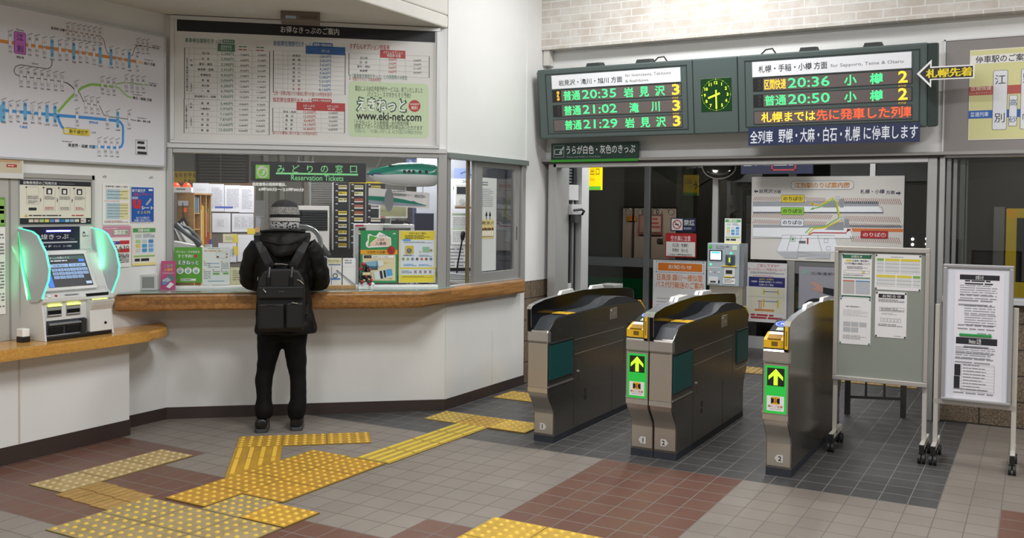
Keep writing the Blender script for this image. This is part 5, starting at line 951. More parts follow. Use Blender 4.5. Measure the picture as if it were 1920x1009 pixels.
for i in range(30):
    k = (i+.5)/30
    for uu in (u0+.007, u1-.007): mb.pol([(uu-.006, v0+Hh*k-.004), (uu+.006, v0+Hh*k+.003), (uu+.006, v0+Hh*k+.008), (uu-.006, v0+Hh*k+.001)], YP)
mb.lay().rect(u0+W*.05, v0+Hh*.03, u1-W*.05, v1-Hh*.02, M('d2dde6')); mb.lay().rect(u0+W*.05, v1-Hh*.18, u1-W*.05, v1-Hh*.02, YP); mb.rect(u0+W*.05, v0+Hh*.01, u1-W*.05, v0+Hh*.15, YP); mb.rect(u0+W*.05, v1-Hh*.735, u1-W*.05, v1-Hh*.705, YP); mb.lay().txt('手回り品のご案内', u0+W*.27, v1-Hh*.075, u0+W*.73, v1-Hh*.035, INK, .02); mb.small(u0+W*.16, v1-Hh*.165, u0+W*.85, v1-Hh*.085, 3, M('5a5420')); mb.rrect(u0+W*.1, v1-Hh*.2, u0+W*.32, v1-Hh*.165, .004, M('4f9ad6')); mb.small(u0+W*.13, v1-Hh*.24, u0+W*.9, v1-Hh*.21, 2, GREYT)
mb.rrect(u0+W*.17, v1-Hh*.45, u0+W*.4, v1-Hh*.29, .008, M('c9b53c')); mb.lay().disc(u0+W*.28, v1-Hh*.385, W*.07, M('6a6f78')); mb.disc(u0+W*.28, v1-Hh*.375, W*.035, PAPER); mb.w -= .0006; mb.rrect(u0+W*.64, v1-Hh*.42, u0+W*.83, v1-Hh*.31, .004, M('8fb89a')); mb.disc(u0+W*.58, v1-Hh*.41, W*.035, M('c9b89a')); mb.disc(u0+W*.87, v1-Hh*.38, W*.04, M('a58a6a'))
for i, c_ in enumerate(('8a8a6a', '8fa86a', '7a7f8a', '6a5a50', 'b56a5a', 'a0503c', '5a7a9a')): mb.disc(u0+W*(.12+.125*i), v1-Hh*.545, W*.04, M(c_), 10)
mb.small(u0+W*.12, v1-Hh*.49, u0+W*.42, v1-Hh*.46, 2, INK); mb.small(u0+W*.54, v1-Hh*.5, u0+W*.9, v1-Hh*.46, 2, GREYT); mb.small(u0+W*.13, v1-Hh*.68, u0+W*.48, v1-Hh*.635, 2, M('4f8fc4')); mb.small(u0+W*.54, v1-Hh*.68, u0+W*.9, v1-Hh*.64, 2, M('4f8fc4')); mb.small(u0+W*.08, v1-Hh*.82, u0+W*.36, v1-Hh*.76, 3, GREYT)
for i in range(4):
    x, y = u0+W*(.45+.135*i), v1-Hh*.79; mb.disc(x, y, W*.04, M('a8b0b4'), 8); mb.lay()
    for s_ in (-1, 1): mb.line([(x-.012, y-.014*s_), (x+.012, y+.014*s_)], .003, M('a03030'))
    mb.w -= .0006
mb.rect(u0+W*.05, v1-Hh*.865, u1-W*.05, v1-Hh*.855, YP); mb.small(u0+W*.1, v1-Hh*.9, u1-W*.1, v1-Hh*.87, 2, M('8a8030')); fin(mb)
# ---------------------------------------------------------------- on the counter in front of the glass
CT = .984
t = thing('counter_speaker', 'small light grey speaker box standing on the left end of the counter', 'speaker', frame(bp(-.112, .13, CT), BU, BN*-1))
mb = MB(); mb.box(-.065, -.05, 0, .075, .05, .118, M('c9cac6', .5)); mb.build('housing', t, bevel=.005)
mb = MB(); mb.box(-.028, -.052, .02, .055, -.05, .1, M('8c8d8a', .6)); mb.build('grille', t)
t = thing('leaflet_stand', 'pink leaflet holder leaning upright beside the grey speaker on the counter', 'leaflet holder', frame(bp(.026, .10, CT), BU))
mb = MB(); mb.prism([(0, 0), (-.03, .21), (-.034, .21), (-.004, 0)], -.053, .053, M('b0386e', .4), 'x'); mb.v = [(x, z, y) for x, y, z in mb.v]; mb.build('holder', t, fix=True)
mb = MB(); FT = frame((-.053, 0, .001), (1, 0, 0), (0, .21, -.03)); mb.lay(.0008).txt('ご当地', .02, .165, .085, .19, M('7fae9a'), .02); mb.txt('入場券', .02, .135, .085, .16, M('d8b04a'), .02); mb.txt('好評発売中！', .012, .115, .095, .128, M('e2c8d4'))
for p_, m_ in (([(.01, .07), (.06, .095), (.075, .068), (.025, .043)], '9fb4bd'), ([(.04, .1), (.06, .12), (.1, .085), (.08, .065)], '586f78'), ([(.04, .02), (.07, .055), (.095, .04), (.065, .008)], 'd5dade'), ([(.008, .05), (.04, .065), (.05, .045), (.02, .03)], '4f86b0')): mb.lay().pol(p_, M(m_))
mb.build('leaflet', t, FT)
t = thing('brochure_case', 'wooden based case with two white leaflets and a pen standing on the counter', 'brochure case', frame(bp(1.28, .14, CT), BU))
mb = MB(); mb.box(-.105, 0, -.05, .115, .028, .02, OAK); mb.build('base', t, bevel=.003)
mb = MB(); mb.box(-.10, .028, -.012, .008, .235, -.006, PAPER); mb.lay(-.0054).rect(-.095, .195, .003, .228, M('e0dca0')); mb.lay(-.0048).txt('チャットウォー', -.092, .2, .0, .224, M('3f5a90'), .02); mb.rect(-.09, .18, .0, .19, M('7a8aa0')); mb.rect(-.07, .03, -.066, .17, M('4a6aa0')); mb.ring(-.04, .1, .012, .02, M('5a6570')); mb.rect(-.075, .07, .0, .082, M('4f86c8')); mb.build('leaflet', t)
mb = MB(); mb.box(.016, .028, -.012, .112, .235, -.006, WHITE); mb.lay(-.0054).small(.03, .19, .1, .225, 2, M('8a97a0')); mb.rect(.018, .168, .11, .17, M('c9ccd0')); mb.build('leaflet', t)
mb = MB(); mb.tube([(-.03, .145, .006), (.11, .03, .012)], .0035, M('6f7880', .3, .4), 8); mb.build('pen', t)
t = thing('small_tree_ornament', 'small dark tree ornament with red balls on a white snowy base on the counter', 'ornament', frame(bp(1.47, .15, CT), BU, BN*-1))
mb = MB(); mb.box(-.058, -.035, 0, .05, .035, .03, WHITE); mb.build('base', t, bevel=.004)
mb = MB()
for i in range(5): mb.ball((-.035+.02*i, -.01+.01*(i % 2), .035), (.022, .022, .018), M('dfe3e6', .8), 8, 5)
mb.build('snow', t, smooth=80)
mb = MB(); rr = random.Random(3)
for i in range(60):
    z = .05+.135*rr.random(); r_ = .045*(1-(z-.05)/.16); a = rr.random()*6.28; mb.ball((r_*math.cos(a), r_*math.sin(a), z), .013, M('1b1d1c' if i % 3 else '22302a', .5), 6, 4)
mb.build('foliage', t)
for a, z, r_, s_ in ((3.6, .19, .025, .016), (3.3, .155, .04, .014), (4.2, .06, .055, .014), (5.6, .07, .05, .013), (5.9, .15, .034, .010), (4.7, .1, .05, .008), (5.2, .04, .06, .012)):
    mb = MB(); mb.ball((r_*math.cos(a), r_*math.sin(a)-.01, z), s_, M('b3262c', .3), 10, 6); mb.build('bauble', t, smooth=80)
mb = MB(); mb.box(-.028, -.062, .108, .032, -.055, .13, M('d8cf9a')); mb.build('name_tag', t, bevel=.004)
# ---------------------------------------------------------------- toy train hanging behind the glass
TO = -.16; t = thing('toy_train', 'inflatable green and white toy bullet train hanging on a string behind the glass', 'toy train', FB(TO))
Gt = M('0f8a72', .22); Wt = M('dcdedc', .25); Pt = M('4a3a8a', .3); ks = 1+.16/7.4
def pj(s_, z): return (1.115+(s_-1.115)*ks, 1.6+(z-1.6)*ks)
prof = [(1.481, 1.868, 1.874), (1.492, 1.845, 1.887), (1.53, 1.82, 1.906), (1.585, 1.80, 1.921), (1.65, 1.788, 1.939), (1.72, 1.778, 1.956), (1.80, 1.773, 1.962), (1.90, 1.772, 1.962), (1.97, 1.775, 1.955), (2.01, 1.782, 1.945), (2.03, 1.80, 1.93), (2.036, 1.83, 1.9)]
mb = MB(); rings = []; N_ = 24
for s_, z0, z1 in prof:
    s_, z0 = pj(s_, z0); _, z1 = pj(0, z1); c_, r_ = (z0+z1)/2, (z1-z0)/2
    rings.append([(s_, c_+r_*math.cos(2*math.pi*k/N_), .8*r_*math.sin(2*math.pi*k/N_)) for k in range(N_)])
mb.loft(rings, Wt); fidx = len(mb.f)
for i, f in enumerate(mb.f):
    cz = sum(mb.v[a][1] for a in f)/len(f); cs = sum(mb.v[a][0] for a in f)/len(f); lim = 1.862+(cs-1.5)*.004
    if cz > lim+.012: mb.fm[i] = mb.mi(Gt)
    elif cz > lim: mb.fm[i] = mb.mi(Pt)
mb.build('hull', t, smooth=60)
mb = MB(); mb.w = .082
for s_ in (1.765, 1.80, 1.835, 1.885, 1.935): u, v = pj(s_, 1.888); mb.box(u-.011, v-.011, .066, u+.011, v+.011, .0805, BLACK)
u, v = pj(1.66, 1.93); mb.box(u-.02, v-.004, .05, u+.025, v+.006, .062, BLACK); mb.build('windows', t)
mb = MB(); u, v = pj(1.55, 1.915); mb.tube([(u, v, 0), (u+.055, v+.11, -.01)], .0018, M('b9bdb8'), 6); mb.build('string', t)
mb = MB(); u, v = pj(1.99, 1.893); mb.pol([(u-.03, v-.006), (u, v+.004), (u+.028, v+.022), (u+.01, v+.002), (u+.006, v-.008)], M('dfe6e4')); mb.v = [(a, b2, .0745) for a, b2, c_ in mb.v]; mb.build('bird_mark', t)
t = thing('train_banner', 'white paper banner with a green train picture hanging under the toy train', 'banner', FB(-.17))
mb = MB(); P = [(1.500, 1.629), (1.985, 1.600), (1.990, 1.728), (1.502, 1.764)]; mb.prism(P, -.003, 0, PAPER); q = lambda a, b2: (P[0][0]+(P[1][0]-P[0][0])*a, (P[0][1]+(P[1][1]-P[0][1])*a)*(1-b2)+(P[3][1]+(P[2][1]-P[3][1])*a)*b2)
mb.lay(.0008).pol([q(0, .28), q(.5, .27), q(.9, .22), (q(.97, .2)), q(.93, .12), q(.5, .06), q(0, .06)], M('9aa6b4')); mb.lay(.0014).pol([q(0, .52), q(.35, .55), q(.6, .46), q(.85, .3), q(.97, .2), q(.9, .2), q(.5, .26), q(0, .28)], Gt); mb.pol([q(.7, .42), q(.74, .42), q(.8, .34), q(.76, .35)], INK)
for i, c_ in enumerate('北海道新幹線で行く、東北の旅。'):
    k = .4+.038*i; u, v = q(k, .74); h_ = .026 if c_ not in 'で行く、' else .016; mb.lay(.0014).txc(c_, u, v, h_*(.5 if c_ in '、。' else 1), INK)
u, v = q(.4, .9); mb.small(u, v-.006, u+.13, v+.006, 1, GREYT); mb.build('paper', t)
mb = MB(); mb.rect(1.93, 1.725, 1.937, 1.775, M('c9cdcc')); mb.rect(1.79, 1.74, 1.80, 1.775, M('c9cdcc')); mb.build('tape', t)
mb = MB(); c0 = [(1.655+.036*math.cos(i*math.pi/24), 1.667+.091*math.sin(i*math.pi/24)) for i in range(48)]; mb.prism(c0, -.003, .0, M('84898a', .6)); mb.build('oval_cover', mat=FB(-.04), label='made-up plain grey oval covering part of the train banner', cat='cover patch')  # made-up oval blanking out part of the banner, not a real card

# ================================================================== inside the ticket office
FAS, FCS, FES, FFS, FGS = FB(-.5), FB(-1.2), FB(-1.6), FB(-2.0), FB(-2.40)
DESK = M('b3b0a8', .5)
t = thing('office_counter', 'grey inner work counter running behind the booth window', 'counter', FB(-.04))
mb = MB(); mb.box(.02, .90, -.62, 2.0, .94, -.03, DESK); mb.build('worktop', t); mb = MB(); mb.box(.05, 0, -.56, 1.98, .90, -.1, M('8f8c86')); mb.build('cabinet', t)
# bookcase standing obliquely
e1 = (BU*.39-BN*.92).normalized(); e2 = V(-e1.y, e1.x, 0); bo = bp(.137, -.47, .94)
t = thing('bookcase', 'small wooden bookcase behind the left end of the counter glass', 'bookcase', frame(bo, e1, e2))
mb = MB(); mb.box(0, 0, 0, .012, .15, .765, OAK); mb.box(.255, 0, 0, .27, .15, .765, OAK); mb.box(0, .14, 0, .27, .15, .765, OAK); mb.box(-.005, -.005, .755, .275, .155, .768, OAK); mb.box(0, 0, 0, .27, .15, .012, OAK); mb.build('case', t)
for x in (.10, .185):
    mb = MB(); mb.box(x, .0, .012, x+.01, .14, .755, OAK); mb.build('upright', t)
for z in (.33, .47, .6):
    mb = MB(); mb.box(.012, .005, z, .10, .14, z+.01, OAK); mb.build('shelf', t)
bk = [(.02, .61, .12, '3f6a72'), (.035, .61, .13, '5f8f86'), (.05, .61, .11, '4a5a90'), (.068, .61, .12, '8a97b4'), (.115, .012, .62, 'd8d5cc'), (.135, .012, .66, 'cfa53a'), (.15, .012, .65, 'c99f35'), (.195, .012, .62, 'e0ddd4'), (.212, .012, .6, 'b0483c'), (.228, .012, .63, '6f7a4a')]
lbl = ('short teal book on the top left bookcase shelf', 'short green book beside the teal book', 'short blue book in the bookcase shelf', 'short pale blue book beside the upright board', 'tall white file in the middle bookcase slot', 'tall yellow file left of its twin in the middle slot', 'tall yellow file right of its twin in the middle slot', 'tall white file in the right bookcase slot', 'tall red file in the right bookcase slot', 'tall olive file at the far end of the bookcase')
for (x, z, h_, c_), l_ in zip(bk, lbl):
    mb = MB(); mb.box(x, .006, z+.001, x+.0125, .11, z+h_, M(c_, .6)); mb.build('book', mat=frame(bo, e1, e2), label=l_, cat='book', group='books and files in the office bookcase', bevel=.001)
t = thing('alarm_lamp_box', 'white box with two orange red dome lamps on top of the bookcase', 'lamp box', frame(bp(.03, -.53, 1.712), BU, BN*-1))
mb = MB(); mb.box(-.085, -.05, 0, .085, .05, .042, WHITE); mb.lay(.0).box(-.03, -.0505, .02, .04, -.05, .03, GREYT); mb.build('box', t, bevel=.004)
for x in (-.04, .045):
    mb = MB(); mb.ball((x, 0, .042), (.034, .034, .038), M('ff4a24', .25, 0, .5), 14, 6, True); mb.build('dome', t, smooth=80)
t = thing('switch_plate', 'grey switch plate with a hanging black cord on the bookcase side', 'switch', FB(-.455))
mb = MB(); mb.box(.02, 1.605, -.004, .095, 1.645, .004, M('b5bac0')); mb.build('plate', t); mb = MB(); mb.tube([(.055, 1.63, .006), (.055, 1.45, .01)], .003, BLACK, 6); mb.build('cord', t); mb = MB(); mb.box(.063, 1.555, .0, .083, 1.59, .006, M('f0582c', .5, 0, .15)); mb.build('orange_tag', t)
t = thing('clipboard', 'black and white clipboard leaning at an angle against the bookcase', 'clipboard', FB(-.45))
mb = MB(); mb.prism([(-.03, 1.44), (.065, 1.52), (.17, 1.32), (.06, 1.25)], -.004, .004, BLACK); mb.build('board', t); mb = MB(); mb.lay(.0048).pol([(-.01, 1.425), (.06, 1.485), (.16, 1.31), (.06, 1.25)], PAPER); mb.lay().pol([(.0, 1.42), (.015, 1.432), (.09, 1.3), (.075, 1.288)], GREYT); mb.build('paper', t)
t = thing('telephone', 'dark grey telephone handset on its white base behind the green poster', 'telephone', FB(-.32))
mb = MB(); mb.prism([(-.0, 1.25), (.22, 1.25), (.22, 1.285), (-.0, 1.33)], -.1, .02, M('c9cac8')); mb.build('base', t, bevel=.006); mb = MB(); mb.tube([(.03, 1.45, .02), (.06, 1.43, .05), (.11, 1.385, .06), (.17, 1.34, .05), (.2, 1.30, .02)], [.026, .02, .017, .02, .027], M('3f4447', .4), 10); mb.tube([(.05, 1.455, .02), (.12, 1.43, .03), (.18, 1.37, .03), (.21, 1.31, .02)], [.012, .014, .014, .012], M('4a5053', .4), 8); mb.build('handset', t, smooth=60)
# pin board with papers
mb = MB(); mb.box(-.35, .94, -.03, .56, 1.79, 0, M('706862', .8)); mb.box(.56, .9, -.04, .60, 1.42, .01, OAK); mb.box(-.35, 1.79, -.035, .56, 1.81, .006, M('5a4634')); mb.build('pin_board', mat=FCS, label='brown pin board covered with white papers behind the counter', cat='pin board')
PPS = [((0.034, 1.698, 0.170, 1.804), 'white paper with a small table half behind the red lamp box'), ((0.171, 1.558, 0.296, 1.799), 'white paper with a blue bar at its bottom edge'), ((0.300, 1.556, 0.436, 1.79), 'white printed paper third in the upper row on the pin board'), ((0.427, 1.551, 0.549, 1.787), 'white printed paper at the right end of the upper row on the pin board'), ((0.197, 1.375, 0.351, 1.544), 'white paper with a diagram in the middle row beside the bookcase'), ((0.364, 1.38, 0.546, 1.542), 'white grid timetable paper with a yellow note stuck on it'), ((0.287, 1.287, 0.405, 1.362), 'pale yellow note pinned below the diagram paper'), ((0.248, 1.114, 0.402, 1.282), 'white paper with blue and yellow blocks low on the pin board'), ((0.410, 1.119, 0.550, 1.358), 'blank white paper right of the pale yellow note')]
for i, (c, l_) in enumerate(PPS):
    u0, v0, u1, v1 = fq(*c); mb = MB(); mb.box(u0, v0, 0, u1, v1, .003, M('dcdce2' if i != 6 else 'd5d3ae', .7)); mb.w = .003; mb.lay()
    if i in (2, 3, 1): mb.small(u0+.02, v0+.03, u1-.015, v1-.03, 18, M('a9a9b4'), seed=i)
    elif i in (0, 4): mb.frm(u0+.03, v0+.04, u1-.03, v1-.05, .002, LGREY); mb.small(u0+.04, v0+.05, u1-.05, v1-.06, 6, LGREY, seed=i)
    elif i == 5:
        for k in range(4): mb.frm(u0+.02+k*.06, v0+.03, u0+.07+k*.06, v1-.02, .002, GREYT); mb.small(u0+.025+k*.06, v0+.04, u0+.065+k*.06, v1-.03, 9, M('a8a8b0'), seed=k)
        mb.lay().rect(u0+.13, v0-.02, u0+.2, v0+.03, M('d9c13a'))
    elif i == 7: mb.rect(u0+.04, v0+.05, u1-.02, v1-.05, M('bcc6d4')); mb.rect(u0+.12, v0+.06, u0+.17, v0+.14, M('d8c452')); mb.rect(u0+.12, v0+.17, u0+.17, v0+.24, M('d8c452'))
    elif i == 6: mb.small(u0+.02, v0+.02, u1-.02, v1-.02, 4, M('a5a388'))
    if i == 1: mb.lay().rect(u0+.05, v0+.03, u0+.2, v0+.045, M('3f62b4'))
    mb.build('pinned_paper', mat=FB(-1.196-.0002*i), label=l_, cat='paper', group='papers on the office pin board')
u0, v0, u1, v1 = fq(0.418, 1.006, 0.509, 1.113); mb = MB(); mb.box(u0, .94, 0, u1+.05, v1, .004, M('d9d8b0', .6)); mb.w = .004; mb.lay().small(u0+.02, v0, u1+.03, v1-.02, 5, M('9a9878')); mb.build('yellow_notice', mat=FB(-.45), label='pale yellow notice card standing on the inner counter left of the person', cat='notice')
t = thing('pen_cup', 'clear cup with orange and purple marker caps beside the bookcase', 'pen cup', frame(bp(.255, -.40, .94), BU, BN*-1))
mb = MB(); mb.cyl((0, 0, 0), (0, 0, .36), .03, .03, M('b9c3c8', .3), 14); mb.build('cup', t)
for x, z, c_ in ((-.01, .42, 'c2502c'), (.012, .4, '4a4aa0'), (.0, .46, 'b04a2c')):
    mb = MB(); mb.cyl((x, .01, .36), (x*1.4, .01, z), .009, .009, M(c_), 10); mb.build('marker', t)
# back wall: yellow safety banner, dark blind window, slatted shutter
u0, v0, u1, v1 = fq(-0.294, 1.826, -0.082, 1.947); mb = MB(); mb.box(u0-.3, v0, 0, u1, v1, .004, M('c9a92c', .6)); mb.w = .004; mb.lay(); W, Hh = u1-u0, v1-v0; mb.txt('な', u0+W*.02, v1-Hh*.48, u0+W*.15, v1-Hh*.12, INK, .02); mb.txt('命', u0+W*.18, v1-Hh*.5, u0+W*.36, v1-Hh*.1, M('8a3a24'), .03); mb.txt('を守る', u0+W*.4, v1-Hh*.52, u0+W*.95, v1-Hh*.1, INK, .03); mb.txt('ために', u0+W*.42, v1-Hh*.97, u0+W*.95, v1-Hh*.62, INK, .02); mb.build('safety_banner', mat=FB(-2.41), label='yellow safety banner with black lettering on the office back wall at the left', cat='banner')
u0, v0, u1, v1 = fq(-0.294, 1.695, -0.113, 1.828); mb = MB(); mb.box(u0-.3, v0-.1, 0, u1, v1-.005, .004, M('4a4a60', .6)); mb.w = .004; mb.lay().rect(u0+.07, v0+.06, u1-.03, v1-.03, M('8a3a3c')); mb.rect(u0-.1, v0+.06, u0+.05, v1-.05, M('5f6a80')); mb.build('photo_poster', mat=FB(-2.41), label='dark photo poster below the yellow safety banner', cat='poster')
t = thing('window_blind', 'dark closed slatted blind on the office back wall above the papers', 'blind', FB(-2.41))
u0, v0, u1, v1 = fq(-0.061, 1.822, 0.387, 2.142); mb = MB(); mb.box(u0-.03, v0-.4, 0, u1+.03, v1+.2, .01, M('2e2b28')); mb.build('window_back', t)
mb = MB(); n = 26
for i in range(n): z = v0-.3+(v1+.15-v0+.3)*i/n; mb.box(u0, z, .012, u1, z+.019, .022, M('4d4941', .5))
mb.build('slats', t); mb = MB(); mb.box(u0+.2, v0-.35, .023, u0+.215, v1+.18, .027, M('5c574d')); mb.build('tape', t)
mb = MB(); u0, v0, u1, v1 = fq(0.468, 1.857, 0.896, 2.136); 
for x in (.56, .72, .96): mb.box(x, 0, -.0, x+.05, 2.5, .03, M('8a857a', .5))
mb.build('trim_2', mat=FB(-2.41), kind='structure')
u0, v0, u1, v1 = fq(0.478, 1.332, 0.579, 1.668); mb = MB(); mb.box(u0-.05, .5, 0, u1, v1, .02, M('8f8f8c', .5)); mb.box(u0, (v0+v1)/2, .02, u1-.02, (v0+v1)/2+.01, .03, M('b5b5b2')); mb.build('filing_cabinet', mat=FB(-2.38), label='grey cabinet against the office back wall left of the hat', cat='cabinet')
t = thing('slatted_shutter', 'pale grey slatted shutter on the back wall behind the ticket rack', 'shutter', FB(-2.41))
mb = MB(); mb.box(1.02, .9, 0, 2.0, 2.02, .008, M('8c8b86')); mb.build('back', t); mb = MB()
for i in range(46): z = .92+1.08*i/46; mb.box(1.03, z, .008, 1.99, z+.015, .014, M('a09e98', .5))
mb.build('slats', t); mb = MB(); mb.box(1.0, .9, .0, 1.03, 2.05, .03, M('c5c6c2')); mb.build('frame', t)
t = thing('heater_cabinet', 'white heater cabinet with black louvres behind the speaking hole', 'heater', FB(-1.6))
u0, v0, u1, v1 = .90, .75, 1.207, 1.618; mb = MB(); mb.box(u0, 0, -.35, u1, v1, 0, M('c4c0bb', .5)); mb.build('housing', t, bevel=.006)
mb = MB(); mb.box(.93, 1.385, 0, 1.19, 1.578, .002, M('1b1f22')); 
for i in range(8): mb.box(.935, 1.40+i*.022, .002, 1.185, 1.407+i*.022, .014, M('2c3134', .4))
mb.build('louvres', t)
# ticket rack
t = thing('ticket_rack', 'tall dark ticket rack with three columns of coloured slots on the office back wall', 'rack', FB(-2.0))
cols = [(1.258, 1.392, 10), (1.412, 1.55, 10), (1.575, 1.72, 7)]
mb = MB(); mb.box(1.245, 1.20, -.03, 1.75, 1.845, 0, M('2b2e33', .5)); mb.box(1.235, 1.19, -.03, 1.25, 1.85, .01, ALUL); mb.box(1.396, 1.20, 0, 1.408, 1.845, .008, ALUD); mb.box(1.555, 1.20, 0, 1.567, 1.845, .008, ALUD); mb.box(1.40, 1.845, -.03, 1.75, 1.862, .012, M('d8b92c')); mb.build('frame', t)
pal = [['d9c79a', 'd8c22c', 'd3ce9a', None, 'd8c22c', 'd6c774', 'd2c9a0', 'd8c540', 'd0c58c', 'd6b92a'], ['cfd2a8', 'd0d2a0', 'a83a36', 'b05a52', 'a8322e', 'd6cc7c', 'd9cfa4', 'c9b878', None, None], ['d6c65a', 'd9cf80', 'cfd4c0', 'a9a6cc', None, 'c9ccc4', 'c9c4a8']]
for ci, (x0, x1, n) in enumerate(cols):
    for j in range(n):
        z1 = 1.838-j*.0635; mb = MB(); mb.box(x0, z1-.056, 0, x1, z1, .006, M('202327', .45)); c_ = pal[ci][j]
        mb.box(x0+.01, z1-.012, .006, x0+.032, z1-.002, .008, M('c9ccd0'))
        if c_: mb.box(x0+.038, z1-.05, .006, x1-.015, z1-.014, .013, M(c_, .6)); mb.box(x0+.038, z1-.052, .006, x1-.015, z1-.042, .0135, M('d9d9d4')); mb.box(x0+.012, z1-.046, .006, x0+.034, z1-.022, .012, M('3a3320')); mb.lay(.0136).small(x0+.042, z1-.04, x1-.018, z1-.018, 1, M('7a6a30'), seed=j)
        mb.build('slot', t)
mb = MB(); mb.box(1.42, 1.07, 0, 1.54, 1.10, .01, M('5f86c4')); mb.box(1.45, 1.105, 0, 1.50, 1.13, .01, PAPER); mb.build('blue_label', mat=FB(-2.39), label='small blue and white label on the shutter below the ticket rack', cat='label')
# black office chair
t = thing('office_chair', 'black padded office chair back showing right of the person behind the glass', 'chair', frame(bp(1.10, -.86, 0), BU, BN*-1))
mb = MB(); P = [(-.13, .85), (.12, .85), (.135, 1.1), (.12, 1.2), (.05, 1.29), (-.03, 1.31), (-.12, 1.27)]; mb.prism(P, -.05, .05, M('17191d', .5), 'y'); mb.build('backrest', t, bevel=.03, seg=3)
mb = MB(); mb.tube([(-.1, -.058, 1.19), (0, -.06, 1.22), (.1, -.058, 1.16)], .006, M('6a7076'), 6); mb.build('piping', t)
mb = MB(); mb.box(-.22, -.1, .44, .22, .36, .52, M('17191d', .5)); mb.build('seat', t, bevel=.03); mb = MB(); mb.cyl((0, .13, .08), (0, .13, .44), .03, .03, BLACK); mb.box(-.03, .0, .46, .03, .06, .9, BLACK); mb.build('column', t)
for k in range(5):
    a = k*2*math.pi/5; mb = MB(); mb.tube([(0, .13, .1), (.26*math.cos(a), .13+.26*math.sin(a), .07)], .02, BLACK, 6); mb.cyl((.26*math.cos(a)-.015, .13+.26*math.sin(a), .03), (.26*math.cos(a)+.015, .13+.26*math.sin(a), .03), .03, .03, BLACK, 12); mb.build('leg', t)
# desk shelf, monitor, boxes on the right
t = thing('desk_shelf', 'white raised desk shelf behind the two right hand posters', 'shelf', FB(-.30))
mb = MB(); mb.box(1.40, 1.442, -.35, 1.88, 1.47, 0, M('cfd0ce')); mb.build('top', t, bevel=.003); mb = MB(); mb.box(1.40, .95, -.35, 1.43, 1.442, 0, M('c5c7c9')); mb.build('side_panel', t); mb = MB(); mb.box(1.85, .95, -.35, 1.88, 1.442, 0, M('c5c7c9')); mb.build('side_panel', t); mb = MB(); mb.box(1.405, 1.452, 0, 1.47, 1.468, .003, M('c8485c')); mb.build('red_tab', t); mb = MB(); mb.box(1.49, 1.37, 0, 1.625, 1.47, .004, PAPER); mb.build('hanging_paper', t)
t = thing('computer_monitor', 'white framed computer monitor with olive screen below the train banner', 'monitor', FB(-.42))
mb = MB(); mb.box(1.60, 1.52, -.04, 1.835, 1.70, 0, WHITE); mb.build('housing', t, bevel=.004); mb = MB(); mb.box(1.612, 1.537, 0, 1.822, 1.69, .0015, M('9a9a78', .3, 0, .25)); mb.build('screen', t); mb = MB(); mb.prism([(1.69, 1.472), (1.76, 1.472), (1.74, 1.53), (1.70, 1.53)], -.05, -.02, M('c9cac8')); mb.build('stand', t); mb = MB(); mb.box(1.612, 1.523, 0, 1.65, 1.532, .002, M('c8483c')); mb.build('sticker', t)
t = thing('paper_box', 'pink grey carton lying on the desk shelf beside the monitor', 'box', frame(bp(1.975, -.36, 1.30), BU, BN*-1))
mb = MB(); mb.box(-.09, -.05, 0, .07, .05, .12, M('b59aa4')); mb.box(-.09, -.0505, .06, .07, -.05, .075, M('6a3a4a')); mb.build('carton', t)
mb = MB(); mb.box(1.70, 1.472, -.1, 1.80, 1.50, -.05, BLACK); mb.tube([(1.72, 1.49, .0), (1.75, 1.505, .02), (1.80, 1.50, .02), (1.85, 1.48, .0)], .012, BLACK, 6); mb.build('cable_tangle', mat=FB(-.36), label='tangle of black cable on the desk shelf under the monitor', cat='cable')
PUR = M('5a5f82', .8); mb = MB(); mb.box(1.98, .5, -.03, 2.34, 1.62, 0, PUR); mb.build('purple_partition', mat=FB(-1.55), label='slate blue fabric partition behind the right part of the counter', cat='partition')
mb = MB(); mb.box(1.95, 1.30, -.03, 2.12, 1.56, 0, M('23283a', .3)); mb.box(1.95, 1.2, -.02, 2.06, 1.3, -.0, BLACK); mb.build('dark_monitor', mat=FB(-1.0), label='dark switched off screen in front of the slate blue partition', cat='monitor')
u0, v0, u1, v1 = fq(1.958, 2.019, 2.194, 2.094); mb = MB(); mb.box(u0, v0-.06, 0, u1, v1, .004, M('8a9ad0', .5)); mb.w = .004; mb.lay()
for k in range(9): mb.disc(u0+.02+k*.022, v0+.03+.02*(k % 3), .016, M(('3f58b0', 'c3cdec', '5a6fc0')[k % 3]), 10)
mb.build('blue_poster', mat=FB(-2.0), label='blue patterned poster above the toy train on the office wall', cat='poster')
for c, l_, i in (((2.147, 1.975, 2.271, 2.1), 'white sheet with coloured lines at the window post', 0), ((2.164, 1.723, 2.273, 1.901), 'white sheet below the coloured line sheet at the window post', 1)):
    u0, v0, u1, v1 = fq(*c); mb = MB(); mb.box(u0, v0, 0, u1+.12, v1, .003, M('d5d8e0', .6)); mb.w = .003; mb.lay()
    for k in range(7): mb.rect(u0+.015, v1-.03-k*.03, u1+.1, v1-.027-k*.03, M(('c98a5a', '8aa0d0', 'b5b5c0')[k % 3] if i == 0 else 'b9bdc8'))
    mb.build('wall_sheet', mat=FB(-1.545 if i == 0 else -1.54), label=l_, cat='paper')
